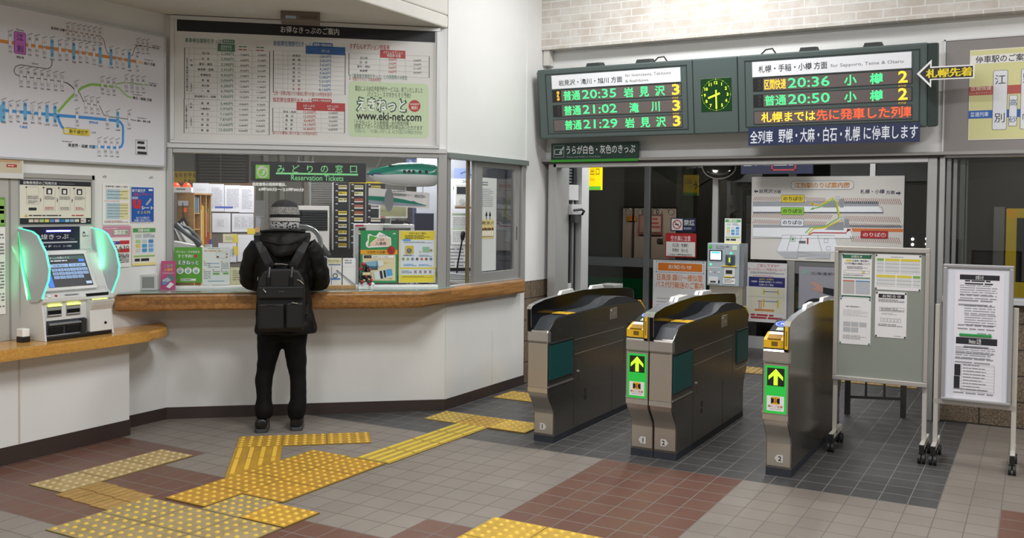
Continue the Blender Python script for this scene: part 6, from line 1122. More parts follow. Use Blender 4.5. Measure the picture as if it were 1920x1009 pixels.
# seen through the side window
DQ = -1.0
def rq(px): return px
t = thing('day_calendar', 'large wall calendar with bold black numerals behind the side window', 'calendar', FB(-1.30))
mb = MB(); mb.box(2.31, 1.36, 0, 2.60, 1.885, .004, M('d9dce6', .6)); mb.w = .004; mb.lay().rect(2.34, 1.885, 2.58, 1.98, M('8f9fc9')); mb.txt('2017', 2.42, 1.845, 2.52, 1.87, INK); mb.txt('15', 2.39, 1.735, 2.53, 1.825, BLACK, .04); mb.txt('12', 2.335, 1.78, 2.37, 1.81, BLACK, .02); mb.rect(2.33, 1.39, 2.58, 1.395, LGREY); mb.line([(2.40, 1.93), (2.46, 1.955), (2.5, 1.915)], .012, M('3f4f90')); mb.build('sheet', t)
t = thing('door_intercom', 'white intercom with dark screen on a small wooden bracket behind the side window', 'intercom', FB(-.95))
mb = MB(); mb.box(2.30, 1.625, -.06, 2.425, 1.83, .02, WHITE); mb.build('monitor_unit', t, bevel=.008); mb = MB(); mb.box(2.315, 1.735, .02, 2.395, 1.80, .022, M('3a3d42', .3)); mb.build('screen', t); mb = MB(); mb.cyl((2.36, 1.67, .02), (2.36, 1.67, .025), .025, .025, M('d5d6d8'), 18); mb.build('dial', t)
mb = MB(); mb.box(2.43, 1.62, -.06, 2.50, 1.83, .02, M('e4e4e0')); mb.box(2.445, 1.73, .02, 2.485, 1.80, .023, M('c4c6c8')); mb.cyl((2.465, 1.775, .023), (2.465, 1.775, .026), .008, .008, GREYT, 10); mb.build('side_unit', t, bevel=.006); mb = MB(); mb.box(2.31, 1.605, -.06, 2.52, 1.622, .04, M('8a6a44')); mb.build('bracket', t)
mb = MB(); mb.box(2.29, 1.28, 0, 2.47, 1.575, .003, PAPER); mb.w = .003; mb.lay().rect(2.30, 1.545, 2.46, 1.56, M('9ab59a'))
for i in range(2): mb.small(2.305, 1.43-.13*i, 2.455, 1.53-.13*i, 8, M('a8acb2'), seed=i)
mb.rect(2.30, 1.415, 2.46, 1.425, M('a9c4a0')); mb.build('schedule_sheet', mat=FB(-1.1), label='white schedule sheet with two small tables below the intercom', cat='paper')
mb = MB(); mb.box(2.26, 1.05, 0, 2.47, 1.27, .003, PAPER); mb.w = .003; mb.lay().small(2.28, 1.07, 2.45, 1.25, 6, M('9a9da5')); mb.build('wall_sheet', mat=FB(-1.12), label='white printed sheet hanging behind the gooseneck microphone', cat='paper')
mb = MB(); mb.box(2.0, .9, -.05, 2.9, 2.3, 0, M('aeb0b8', .6)); mb.build('office_partition', mat=FB(-1.35), label='pale grey partition wall panel behind the side window', cat='partition')
mb = MB(); mb.box(2.475, .95, 0, 2.49, 1.6, .03, ALUD); mb.build('cable_pole', mat=FB(-1.0), label='thin grey vertical pole right of the schedule sheet', cat='pole')
mb = MB(); mb.box(2.50, 1.12, 0, 2.54, 1.38, .03, M('3c4247')); mb.build('wall_phone', mat=FB(-1.0), label='dark slim handset hanging behind the side window sash', cat='telephone', bevel=.008)
t = thing('white_handset', 'white cordless handset standing in its charger behind the side window', 'telephone', FB(-.9)); mb = MB(); mb.box(2.535, 1.06, 0, 2.585, 1.24, .03, WHITE); mb.build('handset', t, bevel=.008); mb = MB(); mb.box(2.545, 1.16, .03, 2.575, 1.20, .032, M('4a4a40')); mb.build('display', t)
t = thing('work_desk', 'low white desk behind the side window with a dark edge', 'desk', FB(-.62)); mb = MB(); mb.box(2.10, .96, -.35, 2.60, .985, .0, M('d4d3cf')); mb.box(2.1, 1.045, -.35, 2.5, 1.075, -.33, BLACK); mb.build('top', t); mb = MB(); mb.box(2.1, 0, -.34, 2.2, .96, -.3, M('aaa9a4')); mb.box(2.5, 0, -.34, 2.6, .96, -.3, M('aaa9a4')); mb.build('pedestal', t)
t = thing('gooseneck_microphone', 'black gooseneck microphone on a flat grey base behind the side window', 'microphone', FB(-.66))
mb = MB(); mb.prism([(2.21, .99), (2.43, .99), (2.42, 1.03), (2.23, 1.05)], -.09, 0, M('b9bcbf', .35, .3)); mb.build('base', t, bevel=.006); mb = MB(); mb.tube([(2.29, 1.04, -.04), (2.295, 1.12, -.03), (2.315, 1.25, -.01), (2.33, 1.34, .0)], .007, BLACK, 8); mb.build('neck', t); mb = MB(); mb.tube([(2.33, 1.33, 0), (2.332, 1.36, 0), (2.336, 1.395, 0), (2.337, 1.41, 0)], [.012, .02, .02, .012], BLACK, 10); mb.build('head', t, smooth=60)
t = thing('drawer_box', 'teal drawer box with white label tags standing on the side window sill', 'drawer box', frame((-4.34, 6.54, .986), (.0, 1, 0), (0, 0, 1)))
TL = M('7f9c9c', .5); mb = MB(); mb.box(-.17, 0, -.1, .13, .1, 0, M('3a2c26', .5)); mb.build('case', t)
for x0, x1, y0, y1 in ((-.165, -.025, .005, .05), (-.165, -.025, .053, .097), (-.02, .125, .005, .097)):
    mb = MB(); mb.box(x0, y0, 0, x1, y1, .008, TL if y0 < .05 else M('4a3a33')); d_ = mb.build('drawer', t); mb = MB(); mb.box((x0+x1)/2-.014, (y0+y1)/2-.004, .008, (x0+x1)/2+.014, (y0+y1)/2+.004, .011, WHITE); mb.build('label_tag', d_)
mb = MB(); mb.box(6.845, 1.075, -.03, 7.10, 1.87, -.0285, M('d3d6d2', .6)); mb.w = -.0284; mb.lay(); mb.small(6.86, 1.62, 7.04, 1.78, 10, M('a8abb0')); mb.small(6.86, 1.8, 6.98, 1.84, 2, GREYT); mb.lay()
for x in (6.93, 6.99): mb.rect(x-.006, 1.515, x+.006, 1.57, INK); mb.pol([(x-.018, 1.545), (x+.018, 1.545), (x, 1.59)], INK)
mb.rect(6.85, 1.35, 7.06, 1.515, M('d8c88a')); mb.lay().txt('時間がご案内します', 6.86, 1.47, 7.05, 1.5, INK, .01)
for k in range(6): x = 6.865+k*.032; mb.rect(x, 1.37, x+.02, 1.44, PAPER); mb.rect(x, 1.42, x+.026, 1.445, M('b84a3c') if k % 2 else M('c9b06a')); mb.rect(x, 1.365, x+.02, 1.372, INK)
mb.build('sash_notice', mat=FR(), label='tall white notice with a yellow box and arrows on the sliding sash', cat='notice')

# ================================================================== passage: screen posters, charging machine, signs
def FK(off=0.): return frame((-4.10, SY-.045-off, 0), (1, 0, 0))
t = thing('platform_map_sign', 'large white platform guide map hanging behind the middle of the glazed screen', 'map', FK(.005))
u0, v0, u1, v1 = 1.135, 1.05, 2.80, 2.014
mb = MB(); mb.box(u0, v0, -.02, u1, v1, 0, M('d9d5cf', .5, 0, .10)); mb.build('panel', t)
def k5(a, b2): return ((a-65)/5.044/166.6*.992+1.135, 0)
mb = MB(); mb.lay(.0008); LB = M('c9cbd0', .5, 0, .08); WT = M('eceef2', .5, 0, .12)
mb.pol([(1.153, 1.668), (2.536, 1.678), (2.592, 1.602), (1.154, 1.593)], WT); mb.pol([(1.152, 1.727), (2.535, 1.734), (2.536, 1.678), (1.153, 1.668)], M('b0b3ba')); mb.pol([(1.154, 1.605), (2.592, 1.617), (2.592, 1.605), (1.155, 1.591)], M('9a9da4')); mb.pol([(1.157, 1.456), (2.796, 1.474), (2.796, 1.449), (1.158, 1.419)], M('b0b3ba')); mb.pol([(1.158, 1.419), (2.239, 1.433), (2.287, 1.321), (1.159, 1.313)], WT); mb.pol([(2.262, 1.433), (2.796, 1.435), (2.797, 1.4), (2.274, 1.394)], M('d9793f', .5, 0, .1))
RR = M('b58a80', .6)
for y0, y1, x0, x1, sl in ((350, 388, 75, 350, 1), (350, 390, 590, 800, -1), (350, 402, 930, 1480, -1), (508, 548, 70, 860, 1), (512, 562, 960, 1480, -1), (570, 606, 70, 800, 1), (578, 612, 985, 1480, -1), (695, 748, 1020, 1480, -1)):
    n = int((x1-x0)/18)
    for i in range(n):
        xa = x0+i*18; d = 22*sl
        a, b2, c_, d_ = ((xa+max(d, 0), y0), (xa+max(d, 0)+7, y0), (xa+max(-d, 0)+7, y1), (xa+max(-d, 0), y1))
        q = [(((p[0]/5.044+1400)-1412)/285*1.663+1.135, 2.014-((p[1]-163+(p[0]-65)*.0126)/5.044)/154.5*.957) for p in (a, b2, c_, d_)]
        mb.pol(q, RR)
mb.lay(.0014); GY = M('9fa2a8')
mb.pol([(1.936, 1.661), (2.073, 1.748), (2.098, 1.663)], GY); mb.pol([(2.113, 1.758), (2.17, 1.758), (2.172, 1.663), (2.132, 1.663)], GY); mb.pol([(1.97, 1.41), (2.101, 1.496), (2.175, 1.503), (2.177, 1.408)], GY); mb.pol([(2.181, 1.533), (2.232, 1.533), (2.233, 1.438), (2.182, 1.437)], GY); mb.pol([(1.434, 1.165), (1.503, 1.339), (2.081, 1.346), (2.131, 1.162), (1.434, 1.141)], WT)
for p_ in ([(1.434, 1.141), (1.687, 1.148), (1.688, 1.075), (1.526, 1.076)], [(1.687, 1.148), (2.039, 1.147), (2.034, 1.081), (1.688, 1.094)]): mb.pol(p_, M('c9ccd2'))
LK = M('55585e')
for p_ in ([(1.159, 1.313), (1.492, 1.308)], [(1.434, 1.147), (1.503, 1.339), (2.081, 1.346), (2.131, 1.162), (1.434, 1.147)], [(1.719, 1.338), (1.675, 1.16)], [(1.6, 1.339), (1.555, 1.159)], [(1.896, 1.342), (1.946, 1.162)], [(1.526, 1.076), (1.676, 1.075), (1.681, 1.158)], [(1.687, 1.148), (1.923, 1.119), (1.688, 1.1)], [(1.766, 1.072), (2.034, 1.081), (2.039, 1.147)], [(2.535, 1.734), (2.536, 1.689), (2.58, 1.666), (2.592, 1.608)], [(1.155, 1.587), (2.592, 1.602)], [(2.239, 1.433), (2.287, 1.319), (1.16, 1.292)]): mb.lay(.0020).line(p_, .0035, LK)
mb.lay(.0026); YL = M('e0c92e', .5, 0, .1); GL2 = M('7fb842', .5, 0, .1); RD2 = M('b52a34', .5, 0, .1)
mb.line([(1.79, 1.358), (1.848, 1.419), (1.976, 1.434), (2.147, 1.523), (2.122, 1.603), (2.085, 1.77), (2.05, 1.77), (1.913, 1.685), (1.819, 1.706)], .014, YL); mb.line([(1.76, 1.369), (1.818, 1.433), (1.964, 1.443), (2.123, 1.546), (2.085, 1.722), (2.064, 1.755), (1.936, 1.673), (1.843, 1.649)], .012, GL2); mb.line([(1.799, 1.348), (1.842, 1.374), (2.206, 1.378), (2.217, 1.408), (2.251, 1.415)], .012, RD2)
mb.pol([(1.795, 1.706), (1.842, 1.721), (1.842, 1.685)], YL); mb.pol([(1.802, 1.636), (1.843, 1.667), (1.849, 1.637)], GL2); mb.pol([(2.217, 1.432), (2.251, 1.415), (2.217, 1.391)], RD2)
for y, c_, s_, x0, x1, tc in ((365, 'e0c92e', 'のりば①', 358, 586, INK), (480, '8cc23c', 'のりば②', 356, 584, INK), (587, 'dfe2e8', 'のりば③', 356, 584, INK), (676, 'b5242c', 'のりば④', 1118, 1366, WHITE)):
    f2 = lambda x, y_: (((x/5.044+1400)-1412)/285*1.663+1.135, 2.014-((y_-163+(x-65)*.0126)/5.044)/154.5*.957)
    a, b2 = f2(x0, y+38), f2(x1, y-38); mb.lay(.0026).rrect(a[0], a[1], b2[0], b2[1], .012, LK); mb.lay(.0032).rrect(a[0]+.004, a[1]+.004, b2[0]-.004, b2[1]-.004, .010, M(c_, .5, 0, .12)); a, b2 = f2(x0+22, y+20), f2(x1-20, y-20); mb.lay(.0038).txt(s_, a[0], a[1], b2[0], b2[1], tc, .02)
a, b2 = f2(450, 282), f2(1048, 190); mb.lay(.002).rrect(a[0], min(a[1], b2[1]), b2[0], max(a[1], b2[1]), .045, M('6a6d78')); mb.lay(.0026).rrect(a[0]+.004, min(a[1], b2[1])+.004, b2[0]-.004, max(a[1], b2[1])-.004, .042, M('dedad4', .5, 0, .12)); a, b2 = f2(490, 262), f2(1004, 210); mb.lay(.0032).txt('江別駅のりば案内図', a[0]-.003, a[1]-.003, b2[0]+.003, b2[1]+.003, M('5a4420'), .045); mb.lay(.0038).txt('江別駅のりば案内図', a[0], a[1], b2[0], b2[1], M('e0932a', .5, 0, .1), .015)
for c, s_ in (((135, 318, 272, 278), '岩見沢'), ((280, 318, 354, 285), '方面'), ((1107, 310, 1325, 268), '札幌・小樽'), ((1338, 310, 1416, 277), '方面')): a, b2 = f2(c[0], c[1]), f2(c[2], c[3]); mb.txt(s_, a[0], a[1], b2[0], b2[1], M('2c3050'), .012)
for x, d in ((85, -1), (1470, 1)):
    p_ = [f2(x, 300), f2(x-d*18, 282), f2(x-d*18, 294), f2(x-d*42, 294), f2(x-d*42, 308), f2(x-d*18, 308), f2(x-d*18, 318)]; mb.pol(p_, M('2c3050'))
a, b2 = f2(455, 765), f2(505, 722); mb.frm(a[0], a[1], b2[0], b2[1], .004, M('5aa05a')); mb.disc((a[0]+b2[0])/2, (a[1]+b2[1])/2, .015, M('6ab06a')); a, b2 = f2(540, 780), f2(605, 755); mb.rect(a[0], a[1], b2[0], b2[1], M('70747c')); a, b2 = f2(612, 785), f2(636, 728); mb.rect(a[0]+.006, a[1], b2[0]-.006, b2[1]-.01, RD2); mb.disc((a[0]+b2[0])/2, b2[1]-.004, .009, RD2, 10)
for x, y in ((800, 745), (822, 815)): a, b2 = f2(x-20, y+18), f2(x+20, y-18); mb.frm(a[0], a[1], b2[0], b2[1], .003, M('7a90b0'))
for x, y in ((900, 352), (950, 540)): a, b2 = f2(x-20, y+18), f2(x+20, y-22); mb.rect(a[0], a[1], b2[0], b2[1], M('e4e6ea')); mb.lay().frm(a[0]+.006, a[1]+.006, b2[0]-.006, b2[1]-.006, .003, M('6f8098'))
mb.build('map_print', t)
# posters on the lower panes
mb = sheet('bus_notice_poster', 'white notice poster with orange heading and large orange characters on the screen', FK(.02), -.066, .15, .605, 1.0, M('e6e4e4', .5)); u0, v0, u1, v1 = -.066, .15, .605, 1.0; W, Hh = u1-u0, v1-v0; OG = M('e07c24', .5); c = fq(-0.001, 0.872, 0.558, 0.968); mb.lay().rrect(c[0], c[1], c[2], c[3], .01, OG); mb.lay().txt('お知らせ', c[0]+.13, c[1]+.025, c[2]-.13, c[3]-.02, WHITE, .02)
for i in range(30):
    x = c[0]-.02+(c[2]-c[0]+.04)*i/29
    mb.disc(x, c[1]-.02, .006, M('5a6a80'), 6); mb.disc(x, c[3]+.02, .006, M('5a6a80'), 6)
for i in range(5): y = c[1]-.01+(c[3]-c[1]+.02)*i/4; mb.disc(c[0]-.02, y, .006, M('5a6a80'), 6); mb.disc(c[2]+.02, y, .006, M('5a6a80'), 6)
c = fq(-0.012, 0.750, 0.560, 0.834); mb.txt('日高線 鵡川〜様似間', *c, OG, .02); c = fq(-0.030, 0.661, 0.579, 0.742); mb.txt('バス代行輸送のご案内', *c, OG, .02)
mb.small(u0+.05, v0+.02, u1-.06, v0+.40, 9, LGREY, fill=.28, seed=4); fin(mb)
u0, v0, u1, v1 = 1.098, .318, 1.565, 1.012; W, Hh = u1-u0, v1-v0
mb = sheet('ticket_rules_poster', 'white poster with red headings and a navy band beside the charging machine', FK(.02), u0, v0, u1, v1, M('e2e0e0', .5)); NV = M('2c2f72', .5); CR_ = M('b5343c', .5)
mb.lay().txt('ご存じですか？', u0+W*.25, v1-Hh*.075, u0+W*.8, v1-Hh*.02, CR_, .02); mb.txt('きっぷの正しいご利用方法について', u0+W*.04, v1-Hh*.135, u0+W*.97, v1-Hh*.09, CR_, .02); mb.small(u0+W*.1, v1-Hh*.19, u0+W*.94, v1-Hh*.15, 3, GREYT); mb.small(u0+W*.16, v1-Hh*.23, u0+W*.84, v1-Hh*.215, 1, CR_); mb.rect(u0+W*.055, v1-Hh*.405, u0+W*.955, v1-Hh*.24, NV); mb.rect(u0+W*.055, v1-Hh*.84, u0+W*.955, v1-Hh*.42, M('e0dcc8'))
mb.lay().txt('岩見沢〜札幌間の', u0+W*.32, v1-Hh*.29, u0+W*.68, v1-Hh*.262, M('d9c93a'), .02); mb.txt('定期券・普通券を利用している方が、', u0+W*.12, v1-Hh*.335, u0+W*.9, v1-Hh*.305, WHITE, .01); mb.txt('札幌に行く場合', u0+W*.32, v1-Hh*.385, u0+W*.68, v1-Hh*.355, WHITE, .01); mb.rect(u0+W*.055, v1-Hh*.575, u0+W*.955, v1-Hh*.572, GREYT)
for y in (.475, .64): mb.rect(u0+W*.45, v1-Hh*(y+.012), u0+W*.78, v1-Hh*y, M('3f6ab0')); mb.rect(u0+W*.42, v1-Hh*(y+.05+.06*(y > .5)), u0+W*.46, v1-Hh*(y-.03), M('d8c33a')); mb.rect(u0+W*.77, v1-Hh*(y+.05+.06*(y > .5)), u0+W*.81, v1-Hh*(y-.03), M('d8c33a'))
mb.rect(u0+W*.28, v1-Hh*.65, u0+W*.42, v1-Hh*.64, CR_); mb.rect(u0+W*.32, v1-Hh*.78, u0+W*.335, v1-Hh*.65, CR_); mb.rect(u0+W*.37, v1-Hh*.78, u0+W*.385, v1-Hh*.65, CR_); mb.rect(u0+W*.22, v1-Hh*.815, u0+W*.7, v1-Hh*.78, M('cf8a4a')); mb.small(u0+W*.12, v0+Hh*.05, u0+W*.9, v0+Hh*.14, 2, CR_, fill=.7); fin(mb)
u0, v0, u1, v1 = 1.70, .16, 2.42, .985
mb = sheet('bus_poster', 'grey poster of a pointing arm and a bus wheel partly behind the notice board', FK(.02), u0, v0, u1, v1, M('a3a3ad', .5)); mb.lay().rect(u0, v0, u1, v0+.12, M('b9b9c4')); mb.pol([(u0, v0+.35), (u0+.3, v0+.36), (u0+.3, v0+.29), (u0, v0+.29)], M('2f8f98')); mb.rect(u0, v0+.265, u0+.3, v0+.29, M('5a5aa8')); mb.lay().pol([(u0+.2+.17*math.cos(a*.1), v0+.3+.17*math.sin(a*.1)) for a in range(0, 32)], M('26262b')) ; cx, cy = u0+.36, v0+.29; mb.lay().disc(cx, cy, .155, M('26262b')); mb.lay().disc(cx, cy, .085, M('a3a3a8'))
mb.pol([(u0+.27, v0+.60), (u0+.5, v0+.57), (u0+.5, v0+.48), (u0+.27, v0+.53)], M('23262f')); mb.pol([(u0+.5, v0+.58), (u0+.72, v0+.57), (u0+.72, v0+.46), (u0+.5, v0+.47)], M('c3c9d8')); mb.pol([(u0+.12, v0+.64), (u0+.17, v0+.66), (u0+.27, v0+.61), (u0+.27, v0+.54), (u0+.2, v0+.55), (u0+.14, v0+.57), (u0+.19, v0+.60)], M('c9a093')); mb.txt('北海道新幹線バス', u0+.13, v1-.09, u0+.62, v1-.055, M('4a4a52')); mb.disc(u0+.07, v1-.06, .025, M('8fb8a0')); fin(mb)
# small signs on the panes
mb = sheet('no_smoking_sign', 'small navy no smoking sign on the glass', FK(.02), .155, 1.36, .47, 1.52, M('20284e', .4)); mb.lay().rrect(.165, 1.372, .305, 1.51, .01, PAPER); mb.lay().ring(.235, 1.441, .045, .056, M('c02a34')); mb.line([(.2, 1.475), (.27, 1.407)], .01, M('c02a34')); mb.rect(.205, 1.435, .255, 1.447, INK); mb.txt('禁煙', .32, 1.43, .455, 1.5, WHITE, .02); mb.small(.32, 1.38, .45, 1.41, 2, M('c3c9d8')); fin(mb)
u0, v0, u1, v1 = 0,0,1,1
u0, v0, u1, v1 = fq(0.088, 1.043, 0.478, 1.335); mb = sheet('burglary_warning_sign', 'white warning sign with a red heading band below the no smoking sign', FK(.02), u0, v0, u1, v1, M('b0302f', .5)); mb.lay().rect(u0+.012, v0+.012, u1-.012, v1-.012, PAPER); mb.lay().rect(u0+.012, v1-.105, u1-.012, v1-.012, M('c0242c')); mb.lay().txt('空き巣に注意', u0+.07, v1-.095, u1-.07, v1-.03, WHITE, .02); mb.txt('元江別　牧場町', u0+.09, v1-.17, u1-.1, v1-.125, INK, .01); mb.txt('見晴台　向ヶ丘', u0+.09, v1-.23, u1-.1, v1-.185, INK, .01); mb.txt('この地区で空き巣連続発生！', u0+.035, v1-.28, u1-.04, v1-.248, INK); mb.txt('不審者見たら直ぐ１１０番！', u0+.035, v1-.325, u1-.04, v1-.293, INK); mb.small(u0+.16, v0+.025, u1-.16, v0+.045, 1, GREYT); fin(mb)
# card charging machine
MX = -4.10+.945; t = thing('card_charging_machine', 'light blue grey card charging machine on a steel stand behind the middle gate', 'machine', frame((MX, 10.0, 0), (1, 0, 0), (0, 1, 0)))
LBm = M('aab6bd', .4, .1); w_ = .352
mb = MB(); mb.box(0, 0, .80, w_, .17, 1.262, LBm); mb.build('cabinet', t, bevel=.006)
mb = MB(); mb.box(.02, .03, 0, w_+.03, .17, .80, STEEL); mb.box(w_, .02, .80, w_+.045, .17, 1.262, M('8f9498', .35, .5)); mb.cyl((w_-.03, .025, .70), (w_-.03, .03, .70), .02, .02, CHROME, 14); mb.build('stand', t)
fm_ = frame((0, -.001, 0), (1, 0, 0))
mb = MB(); c = (.025, 1.075, .165, 1.185); mb.box(c[0], c[1], -.002, c[2], c[3], .006, M('14161c', .3)); mb.lay(.0066).rect(c[0]+.012, c[1]+.008, c[2]-.012, c[3]-.012, M('e4f0fa', .3, 0, 1.6)); mb.lay(.0072).rect(c[0]+.02, c[3]-.035, c[2]-.02, c[3]-.016, M('3f9fe0', .3, 0, 1.2)); mb.build('screen', t, fm_)
mb = MB(); mb.box(.205, 1.03, 0, .305, 1.14, .012, M('4a5258')); mb.box(.235, 1.04, .012, .275, 1.13, .03, M('5a646a')); mb.box(.247, 1.06, .03, .263, 1.11, .034, M('b5d23a', .4, 0, .6)); mb.build('card_holder', t, fm_, bevel=.004)
mb = MB(); mb.box(.17, 1.012, 0, .325, 1.024, .012, M('e0c92a')); mb.box(.19, .905, 0, .31, 1.0, .008, M('cfcfc8')); mb.box(.21, .935, .008, .28, .975, .010, M('2a2422')); mb.box(.19, .90, 0, .29, .908, .012, M('e0c92a')); mb.build('note_slot', t, fm_)
mb = MB(); mb.lay(.001).disc(.035, 1.22, .02, M('4ac04a')); mb.txt('カードチャージ機', .095, 1.215, .235, 1.235, INK, .01); mb.small(.1, 1.2, .22, 1.21, 1, GREYT); mb.rect(.275, 1.19, .325, 1.24, M('cfe0c4')); mb.disc(.04, 1.03, .012, M('3fe08a', .4, 0, 1.5)); mb.disc(.262, 1.155, .012, M('3fe08a', .4, 0, 1.5)); mb.rect(.02, .97, .15, 1.0, M('c9d0d2')); 
for i in range(6): mb.lay(.0016).rect(.028+i*.02, .977, .042+i*.02, .99, M('7a868c'))
mb.disc(.085, .945, .007, M('b03030')); mb.rect(.03, .94, .05, .955, PAPER); mb.rect(.12, .94, .14, .955, PAPER); mb.build('front_print', t, fm_)
mb = MB(); mb.box(.02, .82, 0, .125, .895, .006, M('d5d8d8')); mb.box(.04, .835, .006, .1, .852, .009, M('3a3a3c')); mb.box(.128, .83, 0, .14, .86, .004, BLACK); mb.box(.18, .825, 0, .31, .89, .004, PAPER); mb.lay(.0046).small(.19, .835, .3, .88, 4, GREYT); mb.build('receipt_slot', t, fm_)
mb = MB(); mb.box(.17, 1.262, -.06, .352, 1.53, -.055, M('dcdad0', .5)); mb.w = -.055; icguide(mb, .17, 1.262, .352, 1.53); mb.build('machine_top_poster', mat=frame((MX, 10.0, 0), (1, 0, 0)), label='small white card guide poster standing on top of the charging machine', cat='poster')
# double sided yellow exit sign
t = thing('exit_sign', 'lit yellow exit sign with a left arrow hanging behind the white door post', 'sign', frame((-4.275, 9.42, 0), (1, 0, 0)))
Y_ = M('f0c400', .5, 0, .9); mb = MB(); mb.box(-.105, 1.825, -.04, .105, 2.11, 0, Y_); mb.build('light_box', t)
for nm, mt in (('lettering', Matrix.Identity(4)), ('lettering', Matrix.Translation((0, 0, -.04)) @ Matrix.Rotation(math.pi, 4, 'Y'))):
    mb = MB(); mb.lay(.0008).rect(-.105, 1.825, .105, 1.865, M('5fb83a', .5, 0, .6)); DKG = M('2c3a2c'); mb.line([(-.095, 1.975), (-.04, 1.975)], .022, DKG); mb.line([(-.065, 2.035), (-.096, 1.975), (-.065, 1.915)], .013, DKG)
    mb.txt('出', -.02, 1.985, .025, 2.06, M('7a5a10'), .02); mb.txt('口', .045, 1.985, .085, 2.055, M('7a5a10'), .02); mb.txt('Exit', -.02, 1.925, .03, 1.96, M('9a7a20')); mb.build(nm, t, mt)
mb = MB(); mb.box(-.08, 2.11, -.03, -.07, 2.6, -.02, ALUD); mb.box(.07, 2.11, -.03, .08, 2.6, -.02, ALUD); mb.build('hanger', t)
# stone pillar with cap
t = thing('stone_pillar', 'short granite pillar with a grey cap beside the white door post', 'pillar', (-3.86, 9.0, 0)); mb = MB(); mb.box(-.07, -.1, 0, .07, .1, .80, STONE); mb.build('shaft', t); mb = MB(); mb.box(-.09, -.12, .80, .09, .12, .845, M('9a9a94', .6)); mb.build('cap', t, bevel=.008)
# navy platform sign, mirror
t = thing('platform_sign', 'navy hanging platform sign partly hidden behind the top rail', 'sign', frame((-4.10, SY-.5, 0), (1, 0, 0)))
mb = MB(); mb.box(1.13, 2.03, -.06, 1.92, 2.4, 0, M('1c2244', .5)); mb.build('board', t); mb = MB(); mb.lay(.0008).rect(1.16, 2.12, 1.25, 2.2, M('b9c0cc', .5, 0, .1)); mb.frm(1.47, 2.065, 1.74, 2.25, .016, M('b03a3c', .5, 0, .1)); mb.txt('ホーム', 1.28, 2.12, 1.44, 2.17, M('c5cad4'), .02); mb.rect(1.50, 2.12, 1.64, 2.14, M('c5cad4')); mb.rect(1.66, 2.12, 1.71, 2.15, M('c5cad4')); mb.lay(.0014).txt('1', 1.185, 2.13, 1.215, 2.19, M('1c2244'), .02); mb.build('lettering', t); mb = MB(); mb.box(1.2, 2.4, -.04, 1.22, 2.62, -.02, ALUD); mb.box(1.8, 2.4, -.04, 1.82, 2.62, -.02, ALUD); mb.build('hanger', t)
t = thing('corner_mirror', 'round convex mirror under the passage ceiling left of the navy sign', 'mirror', frame((-4.10+.80, SY-.25, 2.13), (1, .25, 0), (0, .3, 1)))
mb = MB(); mb.ball((0, 0, 0), (.19, .15, .04), M('4c4a46', .08, .8), 24, 10); mb.build('mirror_dome', t, smooth=80); mb = MB(); mb.tube([(.19*math.cos(i*.2618), .15*math.sin(i*.2618), 0) for i in range(24)], .010, M('77746c'), 8, True); mb.build('rim', t); mb = MB(); mb.tube([(0, .1, -.04), (.02, .3, -.08), (.02, .49, -.1)], .012, ALUD, 8); mb.build('stay', t)
